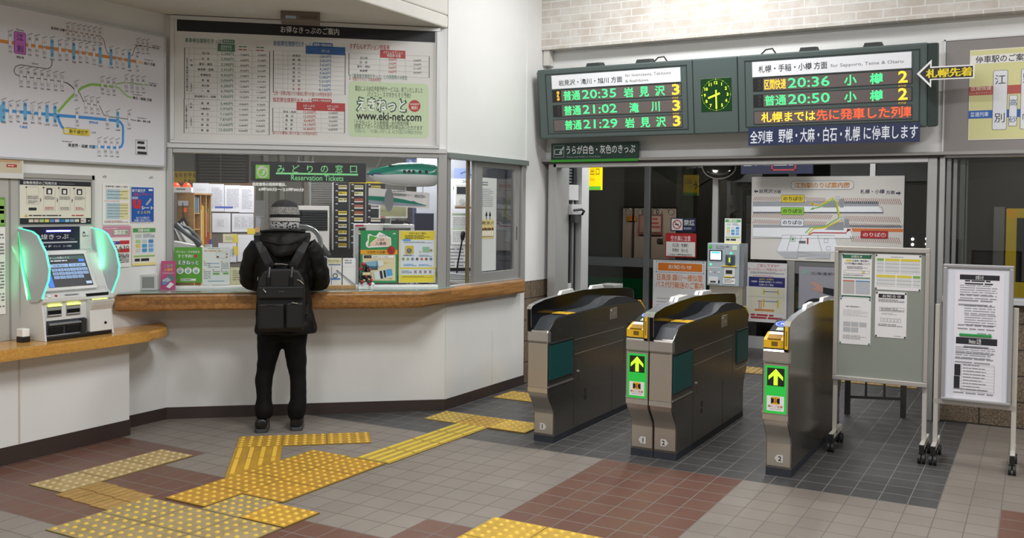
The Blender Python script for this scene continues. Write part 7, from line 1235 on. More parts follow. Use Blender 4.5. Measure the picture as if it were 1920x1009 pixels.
# ================================================================== platform and trains
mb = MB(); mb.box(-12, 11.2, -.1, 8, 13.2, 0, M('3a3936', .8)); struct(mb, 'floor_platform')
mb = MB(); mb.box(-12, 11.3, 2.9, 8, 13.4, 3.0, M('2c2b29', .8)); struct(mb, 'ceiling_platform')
t = thing('platform_column', 'pale steel platform column with slanting roof braces beyond the glass', 'column', (-3.94, SY+.6, 0)); PCm = M('7c7a6e', .5)
mb = MB(); mb.box(-.08, -.08, 0, .08, .08, 2.9, PCm); mb.build('shaft', t)
for d in (-1, 1):
    mb = MB(); mb.prism([(d*.08, 1.90), (d*1.3, 2.62), (d*1.3, 2.75), (d*.08, 2.06)], -.05, .05, PCm, 'y'); mb.build('brace', t)
TY = 13.6
def carriage(label, x0, x1, wins, yellow=None):
    t = thing('train_carriage', label, 'train', ((x0+x1)/2, TY+.8, -.9)); ofs = Matrix.Translation((-(x0+x1)/2, -TY-.8, .9)); BODYC = M('4f4a44', .35, .4)
    mb = MB(); mb.box(x0, TY, -.35, x1, TY+.06, .80, BODYC); mb.box(x0, TY, 1.64, x1, TY+.06, 2.05, BODYC)
    ed = sorted([x0]+[e for w in wins for e in w]+[x1])
    for a, b2 in zip(ed[0::2], ed[1::2]): mb.box(a, TY, .80, b2, TY+.06, 1.64, BODYC)
    mb.box(x0, TY+1.55, -.35, x1, TY+1.6, 2.05, M('a3948a', .6)); mb.build('body_shell', t, ofs)
    mb = MB(); rp = [(TY, 2.05), (TY+.12, 2.28), (TY+.8, 2.42), (TY+1.5, 2.28), (TY+1.6, 2.05)]; mb.prism(rp, x0, x1, M('3f3c38', .5), 'x'); mb.build('roof', t, ofs, smooth=30)
    mb = MB(); mb.box(x0, TY-.006, .255, x1, TY, .56, M('0f6a3c', .35)); mb.build('green_band', t, ofs); mb = MB(); mb.box(x0, TY-.006, .05, x1, TY, .25, M('8a2a2e', .35)); mb.build('red_band', t, ofs)
    mb = MB(); mb.box(x0, TY+.06, .02, x1, TY+1.55, .08, M('6a6058')); mb.build('inner_floor', t, ofs)
    for a, b2 in wins:
        mb = MB()
        for c in ((a-.03, .77, b2+.03, .80), (a-.03, 1.64, b2+.03, 1.67), (a-.03, .77, a, 1.67), (b2, .77, b2+.03, 1.67)): mb.box(c[0], TY-.008, c[1], c[2], TY+.07, c[3], M('171614', .4))
        wf = mb.build('window_frame', t, ofs); mb = MB(); mb.box(a, TY+.02, .80, b2, TY+.025, 1.64, m_glass('train_glass', (.85, .85, .85, 1), .05)); mb.build('pane', wf, None)
    mb = MB(); mb.box(x0+.1, -0+TY+.2, -.9, x1-.1, TY+1.4, -.35, M('1c1b1a')); mb.build('underframe', t, ofs)
    return t, ofs
t, ofs = carriage('dark train carriage with green and red bands and one lit window beyond the screen', -14.5, -2.2, [(-9.6, -8.5), (-5.67, -4.78)])
mb = MB(); y = TY+1.52; mb.box(-5.99, y, 1.2, -5.56, y+.025, 1.55, M('7a4a44', .6)); mb.box(-5.76, y-.004, 1.25, -5.585, y, 1.52, M('b59a92')); mb.box(-5.965, y-.004, 1.24, -5.79, y, 1.52, M('9a766e')); mb.small(-5.75, 1.3, -5.6, 1.5, 3, M('a8504a')); mb.v = [(p[0], y-.006, p[1]) if abs(p[2]) < 1e-9 else p for p in mb.v]; mb.build('advert', t, ofs)
mb = MB(); mb.box(-6.1, y, .1, -6.07, y+.03, 1.9, M('3a3330')); mb.box(-6.2, y, 1.43, -6.03, y+.02, 1.52, M('b0702c')); mb.box(-5.65, y, 1.07, -5.55, y+.02, 1.14, M('3a3634')); mb.build('door_edge', t, ofs)
for i, x in enumerate((-5.83, -5.63, -5.56, -5.37, -5.31, -5.11, -4.95)):
    mb = MB(); mb.tube([(x+.05*math.cos(k*.5236), TY+.7, 1.59+.05*math.sin(k*.5236)) for k in range(12)], .008, M('7a7068'), 6, True); mb.tube([(x, TY+.7, 1.64), (x, TY+.7, 2.0)], .008, M('7a7068'), 6); mb.build('strap', t, ofs)
l = area('carriage_lamp', (-5.4, TY+.75, 2.0), 1.6, .3, 22, (1, .9, .8))
t2, ofs2 = carriage('second dark train carriage seen through the right hand window', -1.6, 7.5, [(2.6, 4.2)])
t = thing('yellow_train_door', 'yellow train door with a black window at the far right behind the glass', 'door', (0, 0, 0))
mb = MB(); YD_ = M('d9b712', .4, 0, .18); x0 = -.38; y = TY-.09;  # slight emission brightens the yellow paint, though the door is no lamp
for c in ((x0, 0, x0+.12, 1.68), (x0, 1.56, x0+1.3, 1.68), (x0+1.18, 0, x0+1.3, 1.68), (x0, 0, x0+1.3, .75)): mb.box(c[0], y-.02, c[1], c[2], y+.02, c[3], YD_)
mb.build('frame', t, bevel=.01); mb = MB(); mb.box(x0+.12, y-.005, .75, x0+1.18, y+.01, 1.56, M('0c0c0e', .1)); mb.build('window', t); mb = MB(); mb.box(x0-.14, y-.03, 0, x0-.02, y+.05, 1.7, M('a9a6a0', .5)); mb.build('door_pocket', t)
LW = M('fff4e4', .4, 0, 8)
t = thing('signal_lamps', 'four tiny white lamps glowing in the dark left of the right post', 'lamps', (-1.45, TY-.3, 0)); mb = MB(); mb.box(-.07, 0, .0, .27, .06, 1.35, M('15151a')); mb.build('post', t)
for x, z in ((.0, 1.27), (.0, 1.2), (.17, 1.28), (.17, 1.21)):
    mb = MB(); mb.ball((x, -.01, z), .018, LW, 8, 6); mb.build('bulb', t)
t = thing('tail_lamp', 'red glowing tail lamp at the left edge of the platform map', 'lamp', (-4.10+1.09, SY+.25, 1.78)); mb = MB(); mb.box(-.005, 0, -.03, .05, .04, .05, M('ff2a2a', .4, 0, 5)); mb.build('lens', t, bevel=.01); mb = MB(); mb.box(.0, .04, -1.78, .03, .08, .0, BLACK); mb.build('stem', t)
# ================================================================== wheeled boards in front of the right post
FRM = M('b9b5ae', .4, .35); BRD = M('8f948a', .6)
t = thing('notice_board', 'grey wheeled notice board with four pinned papers right of the rightmost gate', 'notice board', (-.88, 6.62, 0)); ofs = Matrix.Translation((.88, -6.62, 0))
X0, X1, Z0, Z1 = -1.205, -.615, .478, 1.378
mb = MB(); mb.box(X0+.02, 6.625, Z0+.02, X1-.02, 6.64, Z1-.02, BRD); mb.build('panel', t, ofs)
mb = MB()
for c in ((X0, Z1-.032, X1, Z1), (X0, Z0, X1, Z0+.03), (X0, Z0+.03, X0+.026, Z1-.032), (X1-.026, Z0+.03, X1, Z1-.032)): mb.box(c[0], 6.605, c[1], c[2], 6.645, c[3], FRM)
mb.build('frame', t, ofs, bevel=.004)
def wheeled(t, ofs, xs, top, y0=6.53, y1=6.87, yl=6.66):
    for x in xs:
        mb = MB(); mb.box(x-.014, yl-.014, .1, x+.014, yl+.014, top, M('c9c5bc', .4, .25)); mb.build('leg', t, ofs, bevel=.002)
        mb = MB(); mb.box(x-.014, y0, .085, x+.014, y1, .125, M('c9c5bc', .4, .25)); mb.box(x-.0145, y0-.004, .06, x+.0145, y0+.03, .12, BLACK); ft = mb.build('foot', t, ofs, bevel=.002)
        for y in (y0+.012, y1-.012):
            for s_ in (-.013, .013):
                mb = MB(); mb.cyl((x+s_-.009, y, .032), (x+s_+.009, y, .032), .032, .032, M('232326', .5), 18); mb.build('caster', ft)
            mb = MB(); mb.cyl((x, y, .03), (x, y, .09), .010, .010, M('232326'), 8); mb.build('caster_stem', ft)
wheeled(t, ofs, (-1.192, -.632), .5)
def pins(mb, u0, v0, u1, v1, m_):
    for x, y in ((u0+.008, v1-.008), (u1-.008, v1-.008), (u0+.008, v0+.008), (u1-.008, v0+.008)): mb.cyl((x, y, .002), (x, y, .008), .006, .005, m_, 10)
FN = frame((-4.1, 6.6235, 0), (1, 0, 0))
def npaper(c, label): u0, v0, u1, v1 = fq(*c); return sheet('pinned_notice', label, FN, u0, v0, u1, v1, M('e9e7e6', .55), .003, 'notice', 'notices on the grey board'), u0, v0, u1, v1
mb, u0, v0, u1, v1 = npaper((2.939, 1.035, 3.132, 1.33), 'white notice with a dark green heading band, upper left on the grey board'); W, Hh = u1-u0, v1-v0; GH = M('2c6a48', .5); mb.lay().rect(u0+W*.03, v1-Hh*.11, u1-W*.02, v1-Hh*.02, GH); mb.lay().txt('お知らせ', u0+W*.32, v1-Hh*.095, u0+W*.68, v1-Hh*.035, PAPER, .02); mb.rect(u0+W*.15, v1-Hh*.18, u0+W*.33, v1-Hh*.14, M('d8c93a')); mb.txt('日高線一部区間の', u0+W*.36, v1-Hh*.18, u0+W*.9, v1-Hh*.14, INK, .01); mb.txt('バス代行輸送の実施について', u0+W*.08, v1-Hh*.25, u0+W*.94, v1-Hh*.2, INK, .01); mb.small(u0+W*.18, v1-Hh*.35, u0+W*.86, v1-Hh*.28, 3, GREYT)
mb.frm(u0+W*.08, v1-Hh*.45, u0+W*.92, v1-Hh*.38, .0015, GREYT); mb.rect(u0+W*.68, v1-Hh*.45, u0+W*.78, v1-Hh*.39, M('d9c980')); mb.small(u0+W*.06, v1-Hh*.5, u0+W*.94, v1-Hh*.475, 1, INK); mb.rect(u0+W*.06, v1-Hh*.565, u0+W*.95, v1-Hh*.53, M('7d9a8a')); mb.rect(u0+W*.06, v1-Hh*.63, u0+W*.44, v1-Hh*.605, M('c0604a')); mb.rect(u0+W*.48, v1-Hh*.63, u0+W*.95, v1-Hh*.605, M('4f8ab8')); mb.rect(u0+W*.06, v0+Hh*.09, u0+W*.44, v1-Hh*.635, M('bab6b4')); mb.rect(u0+W*.48, v0+Hh*.09, u0+W*.95, v1-Hh*.635, M('b6bac0')); mb.rect(u0+W*.03, v0+Hh*.02, u1-W*.03, v0+Hh*.05, GH); pins(mb, u0, v0, u1, v1, M('2f4f44')); fin(mb)
mb, u0, v0, u1, v1 = npaper((3.151, 1.098, 3.434, 1.333), 'wide white timetable with green and yellow heading cells, upper right on the grey board'); W, Hh = u1-u0, v1-v0; mb.lay()
for y0, y1, cs in ((.12, .55, ((.04, .19, '7fb05a'), (.22, .53, 'dccb3f'), (.56, .97, 'dccb3f'))), (.58, .92, ((.04, .45, 'dccb3f'), (.48, .8, 'dccb3f'), (.83, .98, '7fb05a')))):
    for a, b2, c_ in cs:
        mb.lay(.003).rect(u0+W*a, v1-Hh*(y0+.07), u0+W*b2, v1-Hh*y0, M(c_)); n = 7 if y0 < .5 else 5
        for k in range(n): y = y0+.08+(y1-y0-.08)*k/n; mb.rect(u0+W*a, v1-Hh*(y+.035), u0+W*b2, v1-Hh*y, M('c0c2c4' if k % 2 else 'd8d9da'))
mb.small(u0+W*.35, v1-Hh*.09, u0+W*.7, v1-Hh*.06, 1, GREYT); pins(mb, u0, v0, u1, v1, M('40444a')); fin(mb)
mb, u0, v0, u1, v1 = npaper((3.158, 0.784, 3.352, 1.086), 'white notice with a black heading band, lower right on the grey board'); W, Hh = u1-u0, v1-v0; mb.lay().rect(u0+W*.1, v1-Hh*.14, u1-W*.08, v1-Hh*.05, M('26262c')); mb.lay().txt('お知らせ', u0+W*.22, v1-Hh*.125, u0+W*.82, v1-Hh*.065, PAPER, .02); mb.small(u0+W*.1, v1-Hh*.23, u0+W*.92, v1-Hh*.16, 3, GREYT); mb.frm(u0+W*.14, v1-Hh*.43, u0+W*.92, v1-Hh*.34, .0015, GREYT); mb.small(u0+W*.18, v1-Hh*.42, u0+W*.9, v1-Hh*.35, 2, GREYT); mb.small(u0+W*.2, v1-Hh*.5, u0+W*.7, v1-Hh*.46, 2, LGREY)
for k in range(6): mb.frm(u0+W*(.18+.11*k), v1-Hh*.66, u0+W*(.27+.11*k), v1-Hh*.58, .0015, GREYT)
mb.small(u0+W*.1, v1-Hh*.76, u0+W*.88, v1-Hh*.7, 2, GREYT); mb.small(u0+W*.62, v0+Hh*.03, u0+W*.93, v0+Hh*.05, 1, GREYT); pins(mb, u0, v0, u1, v1, M('30343a')); fin(mb)
mb, u0, v0, u1, v1 = npaper((2.932, 0.723, 3.132, 1.034), 'plain white letter with small grey photo blocks, lower left on the grey board'); W, Hh = u1-u0, v1-v0; mb.lay().small(u0+W*.2, v1-Hh*.21, u0+W*.8, v1-Hh*.17, 1, GREYT); mb.small(u0+W*.12, v1-Hh*.4, u0+W*.9, v1-Hh*.25, 5, LGREY, fill=.3)
for k, (x, y) in enumerate(((.13, .52), (.38, .52), (.64, .52), (.13, .64), (.38, .64))): mb.rect(u0+W*x, v1-Hh*(y+.1), u0+W*(x+.23), v1-Hh*y, M('b9bbbd'))
mb.small(u0+W*.12, v0+Hh*.1, u0+W*.86, v0+Hh*.2, 4, GREYT, fill=.35); pins(mb, u0, v0, u1, v1, M('2f7a78')); fin(mb)
# second board: white poster stand
t = thing('poster_stand', 'silver framed wheeled poster stand with white sheet at the right edge', 'poster stand', (-.335, 6.62, 0)); ofs = Matrix.Translation((.335, -6.62, 0)); X0, X1, Z0, Z1 = -.535, -.135, .413, 1.283
mb = MB(); mb.box(X0+.01, 6.622, Z0+.01, X1-.01, 6.64, Z1-.01, M('dfe2ea', .35)); mb.build('panel', t, ofs)
mb = MB()
for c in ((X0, Z1-.02, X1, Z1), (X0, Z0, X1, Z0+.018), (X0, Z0+.018, X0+.024, Z1-.02), (X1-.024, Z0+.018, X1, Z1-.02)): mb.box(c[0], 6.605, c[1], c[2], 6.645, c[3], M('b6b6b8', .3, .5))
mb.build('frame', t, ofs, bevel=.004); mb = MB(); mb.box(-.58, 6.645, Z0-.035, -.105, 6.675, Z0-.005, FRM); mb.build('cross_bar', t, ofs)
wheeled(t, ofs, (-.565, -.118), 1.02)
u0, v0, u1, v1 = fq(3.635, 0.412, 3.914, 1.234); mb = sheet('notice_poster', 'long white bilingual notice with black bars on the silver poster stand', frame((-4.1, 6.6205, 0), (1, 0, 0)), u0, v0, u1, v1, M('eceaf0', .5), .002, 'notice'); BB = M('23252c', .5)
c = fq(3.661, 1.187, 3.886, 1.219); mb.lay().rect(*c, BB); mb.lay().txt('お知らせ', c[0]+.09, c[1]+.003, c[2]-.09, c[3]-.003, WHITE, .02); c = fq(3.691, 1.154, 3.849, 1.189); mb.small(*c, 2, INK, ragged=.1)
for a, n in (((215, 265, 470, 200), 5), ((215, 290, 465, 270), 1), ((205, 310, 465, 296), 1), ((205, 340, 435, 322), 1), ((245, 400, 455, 340), 4), ((245, 470, 460, 405), 5), ((200, 500, 450, 470), 2), ((330, 535, 450, 522), 1)):
    pass
for c, n, sd in (((3.663, 1.087, 3.875, 1.158), 5, 1), ((3.664, 1.061, 3.872, 1.097), 2, 2), ((3.655, 1.042, 3.873, 1.069), 1, 3), ((3.656, 1.014, 3.849, 1.042), 1, 4), ((3.691, 0.966, 3.865, 1.03), 4, 5), ((3.693, 0.895, 3.871, 0.971), 5, 6), ((3.655, 0.864, 3.864, 0.909), 2, 7), ((3.766, 0.838, 3.865, 0.859), 1, 8), ((3.692, 0.744, 3.834, 0.779), 1, 9), ((3.645, 0.712, 3.871, 0.763), 4, 10), ((3.646, 0.684, 3.868, 0.731), 3, 11), ((3.643, 0.650, 3.86, 0.697), 2, 12), ((3.638, 0.455, 3.865, 0.502), 2, 13)): mb.small(*fq(*c), n, M('97979d'), fill=.36, seed=sd, ragged=.2)
c = fq(3.647, 0.778, 3.881, 0.820); mb.rect(*c, BB); mb.lay().txt('Notice 公告', c[0]+.075, c[1]+.003, c[2]-.09, c[3]-.003, WHITE, .02); c = fq(3.642, 0.574, 3.677, 0.647); mb.rect(*c, BB); c = fq(3.64, 0.493, 3.674, 0.571); mb.rect(*c, BB); c = fq(3.682, 0.477, 3.87, 0.652); mb.frm(*c, .0012, GREYT)
for k in range(9): y = c[1]+(c[3]-c[1])*(k+.5)/9; mb.rect(c[0], y-.0008, c[2], y+.0004, LGREY); mb.small(c[0]+.01, y, c[0]+.14, y+.008, 1, GREYT, seed=k)
fin(mb); c = fq(3.666, 0.816, 3.849, 0.858); mb = MB(); mb.box(c[0], (c[1]+c[3])/2-.008, .0022, c[2], (c[1]+c[3])/2+.008, .010, M('2c9a4a', .4)); mb.build('magnet_bar', mat=frame((-4.1, 6.6205, 0), (1, 0, 0)), label='green magnet bar holding the two notice sheets on the poster stand', cat='magnet', bevel=.002)

# ================================================================== the person at the counter
PF = frame((-4.682, 5.047, 0), BU, BN*-1)
def cloth(name, c1, c2, sc): return m_fabric(name, c1, c2, sc, .8, .25)
JK = cloth('jacket_nylon', '060505', '100e0d', 30); JK.node_tree.nodes['Principled BSDF'].inputs['Roughness'].default_value = .55
TR = cloth('black_trousers', '040405', '08080a', 90)
SKIN = M('c39a82', .5)
for m_ in (JK, TR): m_.node_tree.nodes['Principled BSDF'].inputs['Specular IOR Level'].default_value = .25
_cl = bpy.data.textures.new('folds', 'CLOUDS'); _cl.noise_scale = .09; _cl.noise_depth = 2
def organic(mb, name, parent, vox, sm=6, disp=0., **kw):
    o = mb.build(name, parent, **kw)
    r_ = o.modifiers.new('fuse', 'REMESH'); r_.mode = 'VOXEL'; r_.voxel_size = vox; r_.use_smooth_shade = True
    s_ = o.modifiers.new('soft', 'SMOOTH'); s_.factor = .5; s_.iterations = sm
    if disp:
        d_ = o.modifiers.new('fold', 'DISPLACE'); d_.texture = _cl; d_.strength = disp; d_.mid_level = .5; d_.texture_coords = 'LOCAL'
    return o
def ringz(cx, cy, z, rx, ry, n=20, tilt=0): return [(cx+rx*math.cos(2*math.pi*k/n), cy+ry*math.sin(2*math.pi*k/n), z+tilt*math.sin(2*math.pi*k/n)) for k in range(n)]
# body: one surface from head to feet, hands with five fingers each
mb = MB()
mb.loft([ringz(.0, .05, z, rx, ry) for z, rx, ry in ((.70, .12, .08), (.75, .14, .09), (.9, .145, .095), (1.1, .15, .095), (1.28, .165, .09), (1.36, .13, .075), (1.40, .06, .06))], SKIN)
mb.loft([ringz(.01, .05+.01*(z-1.38)/.1, z, .052, .055) for z in (1.36, 1.42, 1.47)], SKIN)
mb.loft([ringz(.012, cy, z, rx, ry) for z, rx, ry, cy in ((1.435, .03, .04, .11), (1.455, .055, .07, .085), (1.50, .07, .09, .07), (1.55, .075, .095, .065), (1.60, .07, .09, .06), (1.635, .045, .055, .06))], SKIN)
mb.tube([(.012, .155, 1.54), (.012, .175, 1.515), (.012, .165, 1.505)], [.008, .012, .009], SKIN, 8)          # nose
for s_ in (-1, 1): mb.ball((.012+s_*.076, .055, 1.53), (.008, .02, .03), SKIN, 8, 6); mb.ball((.012+s_*.028, .142, 1.545), (.012, .01, .008), SKIN, 8, 6)
mb.ball((.012, .152, 1.482), (.022, .008, .007), SKIN, 8, 6)
for sg, sh, el, wr in ((-1, (-.165, .045, 1.31), (-.235, .09, 1.075), (-.115, .33, 1.03)), (1, (.17, .045, 1.31), (.262, .10, 1.06), (.125, .33, 1.03))):
    mb.tube([sh, ((sh[0]+el[0])/2-.0*sg, (sh[1]+el[1])/2, (sh[2]+el[2])/2), el, ((el[0]+wr[0])/2, (el[1]+wr[1])/2, (el[2]+wr[2])/2), wr], [.055, .045, .04, .036, .027], SKIN, 12)
    d = V(-sg*.35, 1, -.1).normalized(); a = V(1, .35*sg, 0).normalized(); w0 = V(*wr)
    mb.tube([w0, w0+d*.035, w0+d*.075, w0+d*.09], [.026, .032, .036, .03], SKIN, 10)
    for k, L in ((-1.5, .058), (-.5, .072), (.5, .078), (1.5, .07)):
        b0 = w0+d*.085+a*(k*.021*sg*-1); b1 = b0+d*L*.5+V(0, 0, .004); b2 = b0+d*L+V(0, 0, -.018); mb.tube([b0, b1, b2], [.009, .0085, .007], SKIN, 8)
    b0 = w0+d*.03-a*(sg*.028); mb.tube([b0, b0+d*.03-a*(sg*.018), b0+d*.06-a*(sg*.022)+V(0, 0, -.008)], [.011, .010, .008], SKIN, 8)
for cx, x2 in ((-.095, -.135), (.085, .10)):
    mb.tube([(cx*.85, .05, .72), (cx*1.0, .05, .6), (cx*1.1, .05, .5), (x2, .06, .38), (x2, .05, .2), (x2, .05, .07)], [.06, .055, .05, .044, .038, .032], SKIN, 12); mb.tube([(x2, .02, .04), (x2, .1, .04), (x2, .18, .035)], [.03, .035, .03], SKIN, 10)
person = organic(mb, 'person', None, .0065, 2, mat=PF, label='person in black padded jacket and grey knit hat standing at the ticket counter', cat='person')
# trousers
mb = MB()
def leg(rows): mb.loft([ringz(cx, cy, z, rx, rx*ry) for z, cx, rx, cy, ry in rows], TR)
leg(((.72, -.07, .11, .05, 1.), (.62, -.092, .088, .05, 1.1), (.52, -.106, .072, .055, 1.15), (.45, -.117, .063, .06, 1.1), (.38, -.131, .064, .06, 1.1), (.30, -.131, .054, .05, 1.15), (.22, -.129, .054, .045, 1.2), (.165, -.128, .068, .045, 1.15), (.135, -.128, .066, .045, 1.15), (.095, -.132, .052, .045, 1.2)))
leg(((.72, .07, .11, .05, 1.), (.62, .083, .084, .05, 1.1), (.52, .094, .073, .055, 1.15), (.45, .098, .068, .06, 1.1), (.38, .106, .061, .06, 1.1), (.30, .109, .058, .05, 1.15), (.22, .109, .058, .045, 1.2), (.165, .101, .069, .045, 1.15), (.125, .099, .064, .045, 1.15), (.085, .098, .052, .045, 1.2)))
mb.loft([ringz(.0, .05, z, rx, .115) for z, rx in ((.645, .165), (.75, .175), (.9, .165))], TR)
organic(mb, 'trousers', person, .011, 3, .012)
# jacket with hood
mb = MB()
mb.loft([ringz(cx, cy, z, rx, ry, 28) for z, cx, rx, cy, ry in ((.70, .022, .216, .05, .165), (.715, .022, .22, .05, .17), (.82, .016, .203, .05, .16), (.95, .006, .188, .05, .15), (1.06, .0, .188, .05, .15), (1.18, .0, .195, .05, .145), (1.28, .004, .20, .05, .135), (1.345, .008, .175, .05, .12), (1.40, .01, .115, .055, .10), (1.44, .012, .088, .06, .09), (1.475, .012, .082, .06, .085))], JK)
mb.tube([(-.15, .045, 1.325), (-.205, .055, 1.24), (-.228, .075, 1.14), (-.226, .11, 1.075), (-.18, .22, 1.045), (-.125, .32, 1.035)], [.085, .082, .076, .078, .062, .05], JK, 16)
mb.tube([(.155, .045, 1.325), (.212, .055, 1.25), (.248, .08, 1.13), (.255, .12, 1.065), (.2, .23, 1.045), (.135, .32, 1.035)], [.085, .082, .078, .078, .064, .05], JK, 16)
mb.loft([ringz(.005, -.06-.02*k, z, rx, ry, 20) for k, (z, rx, ry) in enumerate(((1.435, .10, .05), (1.425, .15, .055), (1.39, .165, .06), (1.34, .135, .06), (1.29, .095, .05), (1.255, .05, .03)))], JK)
organic(mb, 'jacket', person, .011, 3, .022)
mb = MB(); mb.tube([(-.15, -.085, 1.43), (-.08, -.115, 1.437), (.01, -.12, 1.44), (.09, -.115, 1.437), (.155, -.085, 1.43)], .009, JK, 8); mb.tube([(-.12, -.165, 1.37), (-.02, -.18, 1.345), (.05, -.18, 1.345), (.125, -.165, 1.375)], .006, JK, 8); mb.build('hood_seam', person, smooth=60)
# knit hat, scarf, hair
def m_knit(name, c1, c2, sc=160):
    m, nt, b = NT(name); tc = nd(nt, 'ShaderNodeTexCoord').outputs['Object']; mp = nd(nt, 'ShaderNodeMapping'); nt.links.new(tc, mp.inputs[0]); mp.inputs['Scale'].default_value = (1, 1, 1.6)
    f = noise(nt, mp.outputs[0], sc, 2, .9).outputs[0]; nt.links.new(ramp(nt, f, (.42, c1), (.58, c2)), b.inputs['Base Color']); b.inputs['Roughness'].default_value = .95; bump(nt, b, f, .8, .006); return m
K1 = m_knit('knit_charcoal', '1d1d1f', '4a4a4b'); K2 = m_knit('knit_heather', '4c4d4b', 'b5b4b0'); K3 = m_knit('knit_black', '0c0c0d', '1b1b1c'); K4 = m_knit('knit_white', '9c9c98', 'd8d7d2')
hz = [(1.652, .02), (1.648, .045), (1.638, .068), (1.622, .086), (1.605, .096), (1.60, .098), (1.58, .103), (1.555, .106), (1.548, .106), (1.53, .107), (1.525, .1075), (1.512, .109), (1.500, .108), (1.498, .098)]
mb = MB(); n = 32
R_ = [ringz(.01, .06, z, r_*.98, r_*1.08, n, -.004) for z, r_ in hz]
for i in range(len(R_)-1):
    m_ = K1 if i < 5 else K2 if i < 8 else K3 if i < 10 else K4
    for k in range(n): mb.face([R_[i][k], R_[i+1][k], R_[i+1][(k+1) % n], R_[i][(k+1) % n]], m_)
mb.face(R_[0], K1); o = mb.build('knit_hat', person, smooth=70, fix=True)
m_sc, nt, b = NT('patterned_scarf'); tc = nd(nt, 'ShaderNodeTexCoord').outputs['Object']; vo = nd(nt, 'ShaderNodeTexVoronoi'); vo.inputs['Scale'].default_value = 55; nt.links.new(tc, vo.inputs['Vector']); nt.links.new(ramp(nt, vo.outputs[0], (.3, '17191b'), (.5, 'a9aaa8')), b.inputs['Base Color']); b.inputs['Roughness'].default_value = .9
mb = MB(); mb.loft([ringz(.008, .06, z, r_, r_*1.05, 28, -.004) for z, r_ in ((1.435, .094), (1.46, .104), (1.48, .106), (1.495, .102), (1.505, .09))], m_sc); mb.build('scarf', person, smooth=70)
mb = MB(); mb.tube([(.012+.07*math.cos(a*.35+3.4), .06+.085*math.sin(a*.35+3.4), 1.49) for a in range(9)], .016, M('17130f', .7), 8); mb.build('hair', person, smooth=60)
for s_ in (-1, 1):
    mb = MB(); mb.ball((.012+s_*.028, .149, 1.546), .009, M('2a1d16', .2), 10, 8); mb.build('eye', person, smooth=80)
# shoes
SO = M('3d3e40', .6); UP = M('0e0e10', .35)
for x, y, nm in ((-.145, -.015, 'shoe'), (.098, .012, 'shoe')):
    mb = MB()
    def sr(yy, w_, z0, z1, n=14): return [(x+w_*math.cos(2*math.pi*k/n), yy, (z0+z1)/2+(z1-z0)/2*math.sin(2*math.pi*k/n)) for k in range(n)]
    mb.loft([sr(y+.0, .03, .03, .085), sr(y+.006, .044, .022, .1), sr(y+.05, .046, .02, .115), sr(y+.10, .048, .02, .1), sr(y+.17, .052, .02, .08), sr(y+.23, .046, .02, .06), sr(y+.265, .026, .022, .045)], UP); sh_ = mb.build(nm, person, smooth=60)
    P = [(x+a*.053, y+b2) for a, b2 in ((-.6, -.004), (-.85, .02), (-.9, .08), (-.98, .16), (-.9, .23), (-.5, .268), (0, .278), (.5, .268), (.9, .23), (.98, .16), (.9, .08), (.85, .02), (.6, -.004))]
    mb = MB(); mb.prism(P, 0, .026, SO); mb.build('sole', sh_, bevel=.004)
# backpack
BP = m_fabric('ballistic_nylon', '050506', '0b0b0d', 300, .55, .2); BPD = M('0b0b0d', .4); SIL = M('c9cacd', .2, .8)
t = thing('backpack', 'large black backpack with two lower pockets worn by the person at the counter', 'backpack', PF)
mb = MB(); P = [(-.155, .765), (-.135, .745), (.13, .745), (.152, .765), (.158, 1.02), (.148, 1.10), (.115, 1.165), (.07, 1.18), (-.07, 1.18), (-.115, 1.165), (-.15, 1.10), (-.162, 1.02)]
mb.prism(P, -.235, -.118, BP, 'y'); mb.build('main_compartment', t, bevel=.022, seg=3)
for a, b2, c_, d_ in ((-.152, .765, .022, .945), (.03, .768, .146, .952)):
    mb = MB(); mb.box(a, -.275, b2, c_, -.225, d_, BP); pk = mb.build('lower_pocket', t, bevel=.016, seg=3)
    mb = MB(); mb.tube([(a+.012, -.272, d_-.02), ((a+c_)/2, -.277, d_-.012), (c_-.012, -.272, d_-.02)], .003, BPD, 6); mb.build('zip', pk)
mb = MB(); mb.box(-.155, -.262, .975, .15, -.225, 1.06, BP); fp = mb.build('front_pocket', t, bevel=.012, seg=3)
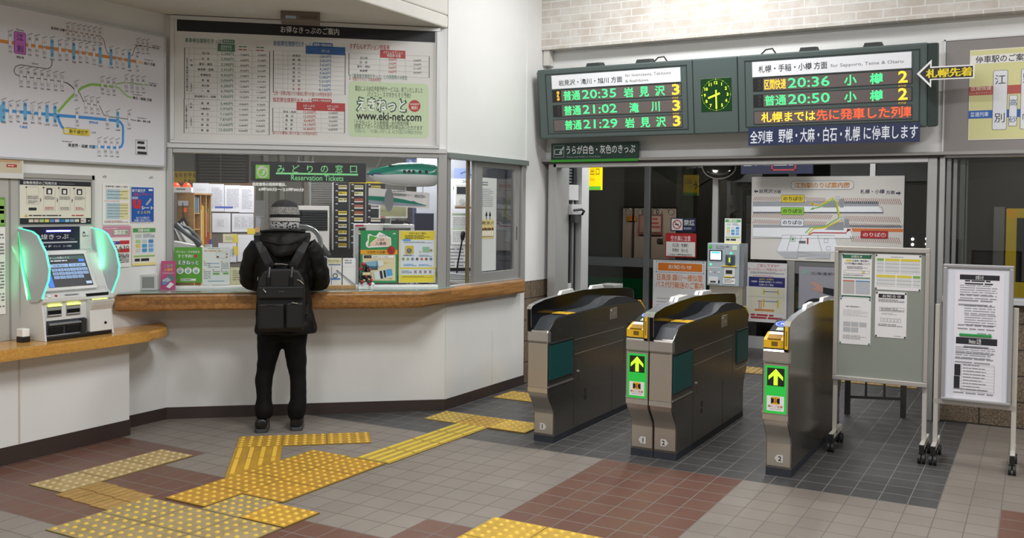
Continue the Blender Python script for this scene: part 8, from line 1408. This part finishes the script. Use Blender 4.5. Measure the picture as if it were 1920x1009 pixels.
mb = MB(); mb.box(-.148, -.2635, 1.042, .145, -.26, 1.05, M('1d1d20', .3)); mb.build('zip', fp); mb = MB(); mb.box(-.015, -.2645, 1.02, .022, -.262, 1.03, M('3a3a3c', .4)); mb.build('name_patch', fp)
for p_ in (((-.118, -.268, 1.045), (-.11, -.27, 1.03), (-.1, -.27, 1.022)), ((.105, -.245, 1.105), (.125, -.246, 1.098), (.148, -.242, 1.075)), ((.072, -.28, .952), (.09, -.282, .948), (.112, -.28, .945)), ((-.155, -.21, 1.12), (-.16, -.2, 1.10))):
    mb = MB(); mb.tube(p_, .0035, SIL, 6); mb.build('zip_pull', t)
for x0 in (-.085, .065):
    mb = MB(); mb.tube([(x0, -.238, 1.06), (x0, -.245, 1.12), (x0+.005, -.215, 1.18), (x0+.01, -.15, 1.19)], .014, BPD, 8); mb.build('webbing', t)
mb = MB(); mb.tube([(-.05, -.17, 1.185), (-.045, -.19, 1.205), (.0, -.195, 1.208), (.04, -.19, 1.203), (.05, -.17, 1.18)], .010, BPD, 8); hd = mb.build('top_handle', t); mb = MB(); mb.tube([(-.045, -.2, 1.213), (.0, -.205, 1.211), (.04, -.2, 1.204)], .0025, SIL, 6); mb.build('handle_highlight', hd)  # silver line along the handle stands for its highlight
for s_ in (-1, 1):
    pts = [(s_*.062, -.15, 1.165), (s_*.088, -.155, 1.215), (s_*.125, -.15, 1.29), (s_*.155, -.125, 1.355), (s_*.165, -.07, 1.395), (s_*.16, .03, 1.415), (s_*.15, .14, 1.35), (s_*.15, .205, 1.2), (s_*.17, .15, 1.0), (s_*.165, -.12, .85)]
    mb = MB(); rg = []
    for i, p_ in enumerate(pts):
        p_ = V(*p_); d = (V(*pts[min(i+1, len(pts)-1)])-V(*pts[max(i-1, 0)])).normalized(); a = V(1, 0, 0); a = (a-d*a.dot(d)).normalized(); b3 = d.cross(a); wd = .03 if i < 7 else .014
        rg.append([p_+a*wd*cx+b3*.008*cy for cx, cy in ((-1, -1), (1, -1), (1, 1), (-1, 1))])
    mb.loft(rg, BP); mb.build('shoulder_strap', t, fix=True, bevel=.004)
